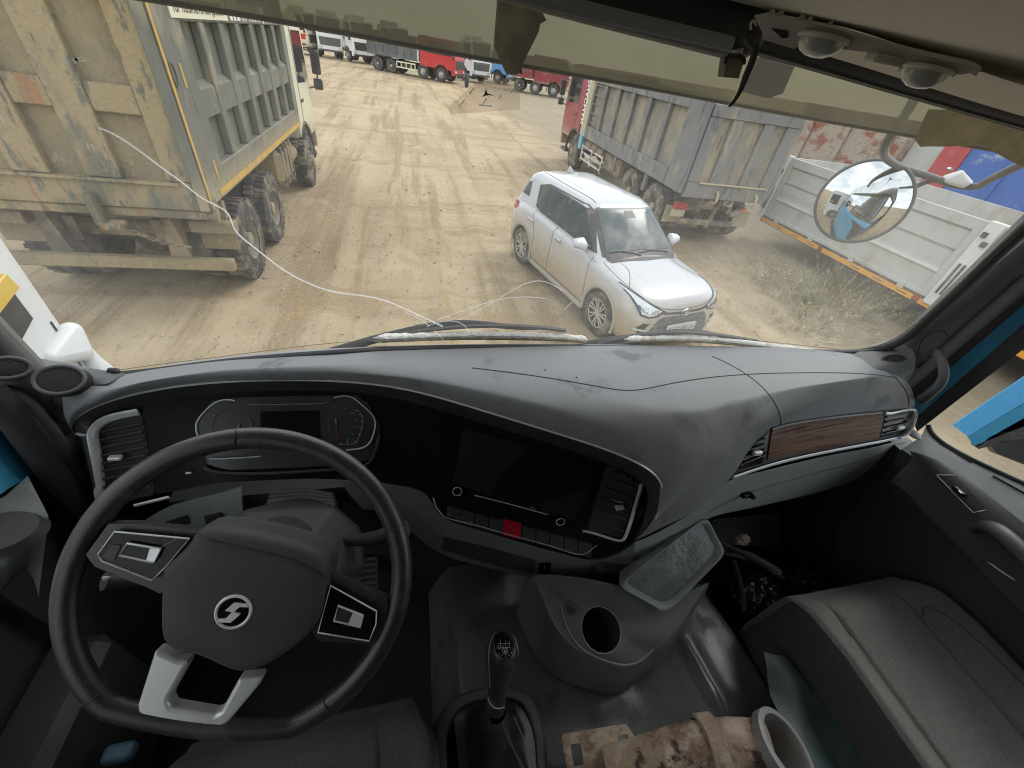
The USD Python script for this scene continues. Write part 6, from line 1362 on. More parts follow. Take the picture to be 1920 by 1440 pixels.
# ------------------------------------------------------------------ pillars with loudspeakers
def speaker_pod(t, c, rx, ry, nrm, up, parent_label=None):
    T = frame(c, up, np.cross(nrm, up))
    o = [(rx * math.cos(a), ry * math.sin(a), 0) for a in np.linspace(0, 2 * np.pi, 40, endpoint=False)]
    p = group_part(t, "tweeter")
    rim = tube(np.array(o) * 1.08, .0032, 8, closed=True); rim.apply_transform(T); part(p, "tweeter_rim", rim, M["cab_dark"], smooth=60, world=True)
    g = lathe([(.004, .001), (.003, .5), (0, 1.08), (-.02, 1.2)], 40, "z"); g.vertices *= (rx, ry, 1); g.apply_transform(T)
    part(p, "tweeter_mesh", face_up(g), M["net"], smooth=60, world=True)
def right_pillar():
    t = thing("pillar", "grey plastic pillar trim right of the windscreen, with grab handle and loudspeaker", "pillar", (1.47, .68, 2.55))
    a = [at(1640, 668, y=.705), at(1700, 640, y=.70)]
    g0, g1 = at(1700, 645, y=.695), at(1925, 432, y=.66); gd = g1 - g0
    o0, o1 = at(1716, 722, x=1.425), at(1925, 545, x=1.425); od = o1 - o0
    rows = []
    for k in np.linspace(-.25, 3.2, 26):
        p, q = g0 + gd * k, o0 + od * k; mid = (p + q) / 2 + np.array([-.018, -.012, 0])
        rows.append([p + (.02, .04, 0), p, p * .75 + q * .25 + (-.014, -.006, 0), mid, p * .2 + q * .8 + (-.012, -.012, 0), q, q + (.02, .01, 0)])
    R = PchipInterpolator(np.arange(7), np.array(rows), axis=1)(np.linspace(0, 6, 26))
    pil = face_up(grid_mesh(R)); part(t, "trim", pil, M["cab_dark"], smooth=50, world=True)
    part(t, "trim_groove", MB().add(seam(pil, [(1722, 690), (1760, 655), (1850, 575), (1919, 515)], "px", .003, 12)), M["cab_black"], world=True)
    # foot of the pillar, round the loudspeaker
    f0 = zc([(1590, 690, 2.59), (1625, 672, 2.60), (1660, 655, 2.615), (1700, 640, 2.64)]); f1 = zc([(1640, 705, 2.585), (1665, 706, 2.585), (1690, 706, 2.59), (1715, 690, 2.61)])
    part(t, "pillar_foot", face_up(grid_mesh(sheet([f0 + (0, .03, 0), f0, (f0 + f1) / 2 + (0, -.006, .008), f1, f1 + (0, -.01, -.03)], 24, 16))), M["cab_dark"], smooth=60, world=True)
    speaker_pod(t, at(1678, 678, y=.655), .030, .020, np.array([-.35, -.62, .7]), np.array([.9, -.3, .2]))
    # grab handle
    h = [at(1750, 645, x=1.41), at(1757, 660, x=1.385), at(1768, 685, x=1.372), at(1768, 710, x=1.372), at(1752, 732, x=1.38), at(1728, 750, x=1.40)]
    q = catmull(h, 8); part(t, "grab_handle", tube(q, np.interp(np.linspace(0, 1, len(q)), [0, .3, .8, 1], [.017, .0125, .012, .014]), 12, flat=(1, .7)), M["cab_dark"], smooth=60, world=True)
    part(t, "handle_base", hull_balls([(at(1745, 645, x=1.425), .016), (at(1765, 650, x=1.425), .014), (at(1748, 660, x=1.42), .014)]), M["cab_dark"], smooth=60, world=True)
    part(t, "handle_plate_seam", MB().add(seam(pil, [(1722, 665), (1728, 640), (1750, 622), (1770, 622), (1778, 640)], "px", .0016, 8)), M["cab_black"], world=True)
    return t
right_pillar()
def left_pillar():
    t = thing("pillar", "dark pillar trim at the lower left corner of the windscreen, with two loudspeakers", "pillar", (-.68, .66, 2.55))
    rows = []
    g0 = at(110, 735, y=.70); g1 = at(-60, 560, y=.66); gd = g1 - g0
    o0 = at(95, 790, x=-.66); o1 = at(-60, 690, x=-.69); od = o1 - o0
    for k in np.linspace(-.3, 3.0, 22):
        p, q = g0 + gd * k, o0 + od * k
        rows.append([p + (-.02, .04, 0), p, p * .7 + q * .3 + (.012, -.008, 0), p * .25 + q * .75 + (.012, -.012, 0), q, q + (-.03, -.02, 0)])
    R = PchipInterpolator(np.arange(6), np.array(rows), axis=1)(np.linspace(0, 5, 22))
    part(t, "trim", face_up(grid_mesh(R)), M["cab_dark"], smooth=50, world=True)
    f0 = zc([(40, 680, 2.60), (90, 690, 2.59), (140, 700, 2.59), (215, 712, 2.59)]); f1 = zc([(50, 740, 2.55), (95, 758, 2.54), (140, 752, 2.55), (200, 728, 2.58)])
    part(t, "pillar_foot", face_up(grid_mesh(sheet([f0 + (0, .03, -.01), f0, (f0 + f1) / 2 + (0, -.006, .006), f1, f1 + (0, .02, -.03)], 24, 16))), M["cab_dark"], smooth=60, world=True)
    speaker_pod(t, at(112, 712, y=.66), .029, .022, np.array([.25, -.62, .75]), np.array([.95, .2, -.1]))
    speaker_pod(t, at(12, 690, y=.60), .022, .014, np.array([.55, -.55, .6]), np.array([.8, .5, -.3]))
    return t
left_pillar()

# ------------------------------------------------------------------ doors
def right_door():
    t = thing("door", "passenger's door with blue frame, dark lower panel, window switch and pull handle", "door", (1.47, .2, 2.0))
    # frame strips along the slope of the pillar
    def strip(a, b, c, d, x1, x2, nm, mt, n=3.0, k0=-.15):
        p0, p1 = at(*a, x=x1), at(*b, x=x1); q0, q1 = at(*c, x=x2), at(*d, x=x2); r1, r2 = [], []
        for k in np.linspace(k0, n, 14): r1.append(p0 + (p1 - p0) * k); r2.append(q0 + (q1 - q0) * k)
        part(t, nm, face_up(grid_mesh(np.array([r1, r2]))), M[mt], smooth=True, world=True)
    strip((1716, 722), (1925, 545), (1722, 742), (1925, 566), 1.432, 1.452, "black_seal", "rubber")
    strip((1722, 742), (1925, 566), (1735, 768), (1925, 602), 1.452, 1.468, "blue_frame", "cab_blue")
    strip((1735, 768), (1925, 602), (1742, 792), (1925, 650), 1.468, 1.470, "black_seal", "rubber")
    gm = [(1.512, .62, 2.40), (1.512, .55, 3.2), (1.512, -1.0, 3.2), (1.512, -1.0, 2.40)]
    part(t, "window", face_up(trimesh.Trimesh(np.array(gm), [(0, 1, 2), (0, 2, 3)])), M["side_glass"], world=True)
    part(t, "upper_frame", box2(1.46, 1.54, -1.2, .62, 3.12, 3.3), M["cab_black"], world=True)
    part(t, "rear_frame", box2(1.46, 1.54, -1.3, -.75, 2.3, 3.12), M["cab_black"], world=True)
    # sill
    s0 = xc([(1738, 798, 1.49), (1760, 828, 1.49), (1830, 868, 1.49), (1925, 912, 1.49)]); s1 = xc([(1722, 822, 1.455), (1745, 845, 1.455), (1820, 895, 1.45), (1925, 950, 1.45)]); s2 = xc([(1690, 842, 1.42), (1735, 872, 1.418), (1815, 925, 1.415), (1925, 990, 1.415)])
    ext = lambda s: np.vstack([s, s[-1] + (s[-1] - s[-2]) * 3.0])
    s0, s1, s2 = ext(s0), ext(s1), ext(s2)
    sill = face_up(grid_mesh(sheet([s0 + (.02, 0, -.03), s0, s1, s2], 50, 16))); part(t, "sill", sill, M["cab_grey"], smooth=60, world=True)
    part(t, "sill_seal", tube(catmull(s0 + (.002, 0, .004), 6), .006, 8), M["rubber"], smooth=50, world=True)
    for a, b in (((1762, 832), (1822, 868)), ((1862, 893), (1925, 928))):
        part(t, "demister_slot", tube(on_line(sill, [a, ((a[0] + b[0]) / 2, (a[1] + b[1]) / 2), b], "px", 8, .001), .0032, 8, flat=(1, .5)), M["cab_black"], world=True)
    dm = trimesh.creation.icosphere(3, 1.0); dm.vertices = dm.vertices * (.016, .024, .008) + at(1712, 813, x=1.435); part(t, "sill_cap", dm, M["cab_grey"], smooth=True, world=True)
    # inner panel: from the sill down to the floor
    lowp = s2 + np.array([.015, -.0, -.03]); low2 = s2 + np.array([.045, -.01, -.16]); low3 = s2 * (1, 1, 0) + np.array([.06, -.03, 1.67])
    pn = face_up(grid_mesh(sheet([s2, lowp, low2, low3], 50, 20))); part(t, "door_panel", pn, M["door_dark"], smooth=60, world=True)
    # arm rest with switch plate
    a0 = xc([(1705, 845, 1.415), (1785, 878, 1.405), (1868, 940, 1.40), (1925, 985, 1.40)]); a1 = xc([(1705, 868, 1.405), (1750, 898, 1.375), (1828, 972, 1.365), (1925, 1065, 1.365)]); a2 = a1 + np.array([.01, .0, -.09])
    ar = face_up(grid_mesh(sheet([ext(a0), ext(a1), ext(a2)], 50, 16))); part(t, "arm_rest", ar, M["door_dark"], smooth=50, world=True)
    sp = patch(ar, [(1757, 892), (1790, 893), (1846, 950), (1848, 958), (1826, 960)], "px", .003, 6); part(t, "switch_plate", sp, M["cab_black"], world=True)
    part(t, "plate_rim", tube(on_line(ar, [(1790, 892), (1757, 891), (1790, 925), (1826, 961), (1848, 957)], "px", 10, .003, False), .0011, 6), M["silver"], world=True)
    P, N, ok = cast(ar, *rays([(1800, 922)])); part(t, "window_switch", rbox((.016, .030, .010), .004, P[0] + N[0] * .006), M["gloss_black"], smooth=50, world=True)
    P, N, ok = cast(ar, *rays([(1803, 925)])); part(t, "switch_glint", rbox((.005, .010, .003), .0012, P[0] + N[0] * .0125), M["silver"], smooth=50, world=True)
    hb = [at(1832, 990, x=1.375), at(1865, 992, x=1.36), at(1900, 1020, x=1.355), at(1935, 1055, x=1.355)]
    part(t, "pull_handle", tube(catmull(hb, 8), .018, 12, flat=(1.2, .8)), M["door_dark"], smooth=60, world=True)
    pk = [at(1835, 1035, x=1.375), at(1870, 1065, x=1.37), at(1925, 1098, x=1.37)]
    part(t, "pocket_trim", tube(catmull(pk, 8), .0035, 6), M["silver"], smooth=50, world=True)
    return t
right_door()
def left_door():
    t = thing("door", "driver's door at the left edge, dark with a grey arm rest tip and a strip of blue frame", "door", (-.72, .2, 2.0))
    part(t, "door_panel", box2(-.80, -.73, -1.2, .60, 1.66, 2.36, .02), M["cab_black"], world=True)
    part(t, "window", trimesh.Trimesh(np.array([(-.77, .56, 2.36), (-.77, .5, 3.2), (-.77, -1.0, 3.2), (-.77, -1.0, 2.36)]), [(0, 1, 2), (0, 2, 3)]), M["side_glass"], world=True)
    part(t, "upper_frame", box2(-.80, -.72, -1.2, .6, 3.12, 3.3), M["cab_black"], world=True)
    part(t, "rear_frame", box2(-.80, -.72, -1.3, -.75, 2.3, 3.12), M["cab_black"], world=True)
    b = xc([(-40, 765, -.70), (20, 815, -.69), (65, 888, -.68)]); c = xc([(-60, 900, -.70), (-10, 930, -.69), (12, 918, -.685)])
    part(t, "blue_frame", face_up(grid_mesh(sheet([b, c], 20, 6))), M["cab_blue"], world=True)
    q = xc([(-20, 735, -.67), (40, 800, -.66), (90, 870, -.655), (160, 950, -.65)]); part(t, "door_seal", tube(catmull(q, 8), .022, 10), M["cab_black"], smooth=60, world=True)
    q = xc([(0, 700, -.67), (60, 770, -.655), (120, 850, -.65), (170, 930, -.645)]); part(t, "door_seal", tube(catmull(q, 8), .014, 10), M["cab_dark"], smooth=60, world=True)
    # arm rest tip with a cup ring
    r0 = zc([(-60, 945, 2.45), (0, 935, 2.45), (30, 912, 2.455), (52, 892, 2.46)]); r1 = zc([(-60, 958, 2.45), (20, 952, 2.45), (60, 958, 2.45), (90, 966, 2.45)]); r2 = zc([(-60, 1080, 2.41), (0, 1065, 2.415), (40, 1040, 2.42), (91, 969, 2.448)]); r3 = zc([(-60, 1145, 2.33), (0, 1112, 2.34), (45, 1070, 2.36), (72, 1118, 2.33)])
    part(t, "arm_rest", face_up(grid_mesh(sheet([r0, r1, r2, r3], 40, 24))), M["console_grey"], smooth=40, world=True)
    el = lathe([(.004, .001), (.002, .045), (.004, .052), (-.01, .06)], 32, "z"); el.vertices *= (1, .7, 1); el.apply_translation(at(-6, 1000, z=2.452)); part(t, "arm_rest_recess", el, M["cab_black"], smooth=50, world=True)
    part(t, "door_pocket", box2(-.73, -.62, -.5, .45, 1.75, 2.12, .02), M["cab_black"], world=True)
    return t
left_door()
def side_mirror():
    t = thing("side_mirror", "blue outside mirror housing seen through the passenger's side window", "mirror", at(1850, 760, x=2.0))
    X = 2.05
    def bar(pts, d, nm, mt):
        P = xc([(a, b, X) for a, b in pts]); f = np.vstack([P, P + np.asarray(d)]); part(t, nm, trimesh.Trimesh(f).convex_hull, M[mt], world=True)
    bar([(1786, 797), (1832, 772), (1945, 690), (1945, 740), (1815, 818)], (.05, .02, -.02), "blue_housing", "blue_bright")
    bar([(1814, 819), (1945, 741), (1945, 790), (1850, 822), (1826, 836)], (.05, .02, -.02), "blue_underside", "cab_blue")
    bar([(1852, 822), (1945, 770), (1945, 812), (1880, 826), (1835, 842)], (.04, .04, -.02), "grey_arm", "tube_grey")
    P = xc([(1857, 836, X), (1880, 828, X), (1945, 816, X), (1945, 880, X), (1900, 862, X), (1868, 850, X)]); n = np.array([-.86, -.42, .28]); 
    part(t, "mirror_rim", trimesh.Trimesh(np.vstack([P, P + (.05, .03, -.03)])).convex_hull, M["mirror_edge"], world=True)
    P2 = P.mean(0) + (P - P.mean(0)) * .93 + (-.006, -.003, .002); part(t, "mirror_glass", face_up(trimesh.Trimesh(np.vstack([P2, P2.mean(0)[None]]), [(k, (k + 1) % 6, 6) for k in range(6)], process=False)), M["mirror"], world=True)
    return t
M["blue_bright"] = mat("bright_blue_paint", (0.07, 0.33, 0.62), 0.4)
side_mirror()

# ------------------------------------------------------------------ steering wheel
WC = np.array([-.242, .315, 2.494]); TH, SP = .829, -.326
W_X = np.array([math.cos(SP), math.sin(SP) * math.cos(TH), math.sin(SP) * math.sin(TH)]); W_Y = np.array([-math.sin(SP), math.cos(SP) * math.cos(TH), math.cos(SP) * math.sin(TH)])
W_N = np.cross(W_X, W_Y)
WT = np.eye(4); WT[:3, 0], WT[:3, 1], WT[:3, 2], WT[:3, 3] = W_X, W_Y, W_N, WC
def wpx(px, py, h=0.0):
    """Wheel-plane coordinates of a pixel at height h above the wheel's plane."""
    d = _f + (px - 960) / PX * _r - (py - 720) / PX * _u; o = WC + W_N * h; p = EYE + d * (((o - EYE) @ W_N) / (d @ W_N)); q = p - WC
    return np.array([q @ W_X, q @ W_Y])
def steering_wheel():
    t = thing("steering_wheel", "black leather flat-bottomed steering wheel with silver lower spoke", "steering wheel", WC)
    def put(nm, m, mt, smooth=40, label=None):
        m = m.copy(); m.apply_transform(WT); return part(t, nm, m, mt, smooth=smooth, world=True, label=label)
    R, rt, flat = .2135, .0138, .205
    a = np.linspace(0, 2 * np.pi, 120, endpoint=False); P = np.stack([R * np.cos(a), R * np.sin(a), np.zeros_like(a)], 1)
    low = P[:, 1] < -.14; P[:, 1] = np.where(P[:, 1] < -.178, -.178 - (-.178 - P[:, 1]) * .35, P[:, 1])
    put("rim", tube(P, rt, 16, closed=True, flat=(1.0, 1.12)), M["leather"], 60)
    for ang in (38, 112, 232, 318):
        k = int(ang / 3) % 120; d = P[(k + 1) % 120] - P[k - 1]; d /= np.linalg.norm(d); u = np.array([0, 0, 1.]); w = np.cross(d, u)
        put("rim_joint", tube([P[k] + (rt + .0006) * (math.cos(q) * u * 1.0 + math.sin(q) * w * 1.0) * np.array([1, 1, 1.08]) for q in np.linspace(0, 2 * np.pi, 24, endpoint=False)], .0009, 5, closed=True), M["cab_black"])
    st = MB()
    for lo_, hi in ((40, 110), (150, 172), (8, 30), (236, 262), (300, 330)):
        for ang in np.arange(lo_, hi, 1.1):
            x = np.interp(ang / 3, np.arange(121), np.r_[P[:, 0], P[0, 0]]); y = np.interp(ang / 3, np.arange(121), np.r_[P[:, 1], P[0, 1]]); v = np.array([x, y, 0]); n = v / np.linalg.norm(v)
            st.add(beam(v - n * (rt * .90) + (0, 0, .0085), v - n * (rt * 1.0) + (0, 0, .004), .0012, .0012))
    put("stitching", st.get(), M["cab_dark"])
    # hub
    ho = np.array([wpx(*p, .03) for p in [(390, 992), (520, 1012), (600, 1040), (618, 1075), (612, 1130), (600, 1170), (560, 1215), (490, 1262), (430, 1270), (360, 1240), (300, 1222), (287, 1160), (290, 1090), (300, 1062), (345, 1020)]])
    g = sg.Polygon(catmull(np.c_[ho, np.zeros(len(ho))], 6, closed=True)[:, :2]).buffer(0)
    c0 = np.array(g.centroid.coords[0]); rings = []
    ring = np.array(g.exterior.coords)[:-1][::2]
    for s, z in ((1.0, -.035), (1.0, .002), (.985, .014), (.94, .023), (.86, .028), (.6, .031), (.3, .032), (.02, .032)): rings.append(np.c_[c0 + (ring - c0) * s, np.full(len(ring), z)])
    hub = grid_mesh(np.array(rings).transpose(1, 0, 2), close_u=True, flip=True); hub.fix_normals()
    put("hub", hub, M["hub"], 40)
    hs = hub.copy(); hs.apply_transform(WT)
    part(t, "hub_seam", MB().add(seam(hs, [(372, 1000), (430, 1020), (520, 1040), (580, 1062), (612, 1085)], "px", .0012, 10)), M["cab_black"], world=True)
    # emblem: a ring with a bold zigzag stroke
    e = wpx(438, 1147, .032); ez = .0325; er = .021
    put("emblem_disc", cyl((e[0], e[1], ez - .003), (e[0], e[1], ez), er, 32), M["gloss_black"], 30)
    put("emblem_ring", tube([(e[0] + er * math.cos(q), e[1] + er * math.sin(q), ez) for q in np.linspace(0, 2 * np.pi, 36, endpoint=False)], .0022, 8, closed=True), M["bright_trim"], 60)
    z1 = [(.012, .013), (.017, .013), (-.001, .013), (-.010, .003), (-.001, .001), (-.010, -.013), (-.015, -.013), (.001, -.013), (.010, -.001), (.001, .002)]
    zz = np.array([(.015, .012), (-.001, .013), (-.010, .002), (-.001, .001), (-.007, -.008), (-.016, -.009), (-.014, -.013), (.000, -.013), (.010, -.001), (.001, .001), (.007, .008), (.017, .008)])
    # the sign is turned upright in the picture, not with the wheel
    ca, sa = math.cos(.12), math.sin(.12); zz = zz @ np.array([[ca, sa], [-sa, ca]])
    put("emblem_sign", prism(sg.Polygon(zz + e).buffer(0), .0025, frame((0, 0, ez), (1, 0, 0), (0, 1, 0))), M["bright_trim"], False)
    # spokes with switches
    def spoke(outline, inner, zt, nm):
        o = np.array([wpx(*p, zt) for p in outline]); put(nm, prism(sg.Polygon(o).buffer(.002), .018, frame((0, 0, zt - .018), (1, 0, 0), (0, 1, 0))), M["leather"], 30)
    spoke([(250, 985), (390, 1000), (350, 1050), (300, 1110), (280, 1100), (180, 1060), (165, 1040), (205, 985)], None, .010, "spoke")
    spoke([(612, 1075), (725, 1125), (722, 1190), (700, 1205), (600, 1200), (585, 1180)], None, .010, "spoke")
    def plate(outline, nm, mt, z, d=.004, label=None):
        o = np.array([wpx(*p, z) for p in outline]); return put(nm, prism(sg.Polygon(o).buffer(.001), d, frame((0, 0, z - d), (1, 0, 0), (0, 1, 0))), M[mt], 30)
    def ringl(outline, z, r, mt, nm="switch_rim"):
        o = np.array([wpx(*p, z) for p in outline]); put(nm, tube(np.c_[o, np.full(len(o), z)], r, 6, closed=True), M[mt], 60)
    L_out = [(184, 1040), (215, 997), (355, 1010), (312, 1062), (285, 1088), (192, 1052)]
    plate(L_out, "switch_panel", "gloss_black", .018); ringl(L_out, .0185, .0013, "silver")
    Lb = [(224, 1041), (239, 1019), (299, 1029), (287, 1055)]; plate(Lb, "switch_pad", "lip", .022); ringl(Lb, .0225, .0016, "silver")
    plate([(282, 1030), (298, 1031), (288, 1052), (276, 1050)], "silver_key", "bright_trim", .0245)
    plate([(192, 1044), (212, 1023), (224, 1024), (212, 1050)], "switch_key", "cab_dark", .0195)
    sl = MB(); 
    for a_, b_ in (((205, 1022), (222, 1034)), ((236, 1060), (243, 1068)), ((300, 1028), (330, 1010)), ((288, 1052), (298, 1066))):
        p, q = wpx(*a_, .0185), wpx(*b_, .0185); sl.add(tube([(*p, .0185), (*q, .0185)], .0006, 4))
    put("switch_line", sl.get(), M["mark_dim"])
    R_out = [(620, 1098), (706, 1146), (705, 1170), (692, 1202), (596, 1186)]
    plate(R_out, "switch_panel", "gloss_black", .018); ringl(R_out, .0185, .0013, "silver")
    Rb = [(634, 1136), (680, 1154), (676, 1176), (626, 1164)]; plate(Rb, "switch_pad", "lip", .022); ringl(Rb, .0225, .0015, "silver")
    plate([(662, 1152), (680, 1157), (675, 1176), (654, 1171)], "silver_key", "bright_trim", .0245)
    # silver lower spoke
    out_ = [(297, 1220), (335, 1238), (352, 1240), (318, 1300), (314, 1312), (322, 1326), (330, 1328), (405, 1340), (420, 1332), (452, 1272), (490, 1268), (486, 1278), (430, 1345), (405, 1368), (390, 1374), (330, 1366), (285, 1352), (268, 1338), (266, 1318)]
    o = np.array([wpx(*p, .004) for p in out_]); put("silver_spoke", bevel_plate(sg.Polygon(o).buffer(.0035).buffer(-.001).simplify(.0004), -.010, .010, .005), M["silver"], 40)
    ob = np.array([wpx(*p, -.004) for p in [(345, 1242), (455, 1275), (418, 1335), (325, 1322)]])
    # column behind
    c = WC - W_N * .05; part(t, "column_boss", cyl(c, c - W_N * .10, .05, 20, .06), M["cab_black"], smooth=40, world=True)
    return t
steering_wheel()
def column():
    t = thing("steering_column", "dark plastic steering column cowl with its stalks behind the wheel", "steering column", (-.21, .42, 2.38))
    a = WC - W_N * .075
    part(t, "cowl", hull_balls([(at(470, 985, y=.47), .03), (at(610, 975, y=.49), .03), (at(650, 1005, y=.47), .028), (at(655, 1060, y=.42), .028), (at(480, 1060, y=.40), .03), (at(560, 958, y=.56), .03), (a - (0, 0, .05), .05), (at(540, 1000, y=.62), .05)]), M["cab_black"], smooth=60, world=True)
    part(t, "cowl_gaiter", trimesh.util.concatenate([tube([at(500 + k * 2, 952 - k * 7, y=.56 + .012 * k), at(570, 944 - k * 7, y=.58 + .012 * k), at(630 - k * 2, 950 - k * 6, y=.56 + .012 * k)], .010, 8) for k in range(4)]), M["cab_black"], smooth=60, world=True)
    st = catmull([at(645, 1010, y=.45), at(685, 1012, y=.43), at(720, 1005, y=.41), at(760, 990, y=.40)], 8); part(t, "stalk", tube(st, np.linspace(.011, .016, len(st)), 10), M["cab_black"], smooth=60, world=True)
    p = at(688, 1010, y=.425); part(t, "stalk_mark", tube([p + .004 * np.array([math.cos(q), -.3, math.sin(q)]) for q in np.linspace(0, 2 * np.pi, 14, endpoint=False)], .0009, 4, closed=True), M["mark"], world=True)
    st = catmull([at(330, 1075, y=.42), at(250, 1085, y=.41), at(195, 1090, y=.40)], 8); part(t, "stalk", tube(st, np.linspace(.010, .014, len(st)), 10), M["cab_black"], smooth=60, world=True)
    p = at(190, 1083, y=.385); part(t, "stalk_mark", trimesh.Trimesh(np.array([p, p + (.012, 0, -.001), p + (0, -.002, -.008), p + (.002, .002, 0)])).convex_hull, M["mark"], world=True)
    return t
column()
# ------------------------------------------------------------------ pedals and floor
def pedal():
    t = thing("brake_pedal", "ribbed rubber pedal in the dark foot well right of the steering column", "pedal", at(690, 1075, y=.60))
    c = at(688, 1075, y=.58); T = trimesh.transformations.rotation_matrix(.75, (1, 0, 0))
    part(t, "pad", chamfer((.06, .09, .016), .006, c, T), M["cab_dark"], world=True)
    for k in range(5):
        m = chamfer((.05, .008, .006), .002); m.apply_translation((0, -.032 + k * .016, .010)); m.apply_transform(T); m.apply_translation(c); part(t, "rib", m, M["cab_black"], world=True)
    part(t, "arm", tube([c, c + (0, .06, .02), c + (0, .12, .2)], .010, 8), M["cab_black"], world=True)
    return t
pedal()
def floor_mat():
    """The vinyl cover over the engine tunnel."""
    t = thing("engine_cover", "dusty grey vinyl mat over the engine tunnel between the seats", "floor mat", (.6, .1, 1.66))
    xs = np.linspace(.02, 1.06, 90); ys = np.linspace(-.75, .62, 110); X, Y = np.meshgrid(xs, ys, indexing="ij")
    Z = 1.84 + .012 * np.sin(X * 7) - .02 * np.clip((Y - .1) / .4, 0, 1)
    Z += .05 * np.exp(-((X - .80) / .16) ** 2) * np.clip((Y + .3) / .4, 0, 1)          # swelling towards the tray
    def fold(p, q, h, w):
        p, q = np.array(p), np.array(q); d = (q - p); L = np.linalg.norm(d); d = d / L; n = np.array([-d[1], d[0]]); s = (X - p[0]) * d[0] + (Y - p[1]) * d[1]; e = (X - p[0]) * n[0] + (Y - p[1]) * n[1]
        return h * np.exp(-(e / w) ** 2) * np.clip(s / .03, 0, 1) * np.clip((L - s) / .05, 0, 1)
    a, b = at(1275, 1190, z=1.87), at(1352, 1350, z=1.85); Z += fold(a[:2], b[:2], .020, .012) - fold(a[:2] + (.02, 0), b[:2] + (.02, 0), .008, .015)
    a, b = at(1100, 1330, z=1.85), at(1200, 1290, z=1.85); Z += fold(a[:2], b[:2], .010, .03)
    Z += .012 * (meshkit.fbm(np.stack([X * 6, Y * 6, 0 * X], -1), 3, 2) - .5)
    edge = np.clip((X - (.905 + .02 * np.sin(Y * 9))) / .11, 0, 1); Z -= .17 * edge ** 1.4
    edge = np.clip((.09 - X) / .07, 0, 1); Z -= .17 * edge ** 1.4
    part(t, "vinyl", face_up(grid_mesh(np.stack([X, Y, Z], -1)), (.5, 0, 4)), M["vinyl"], smooth=True, world=True)
    return t
floor_mat()

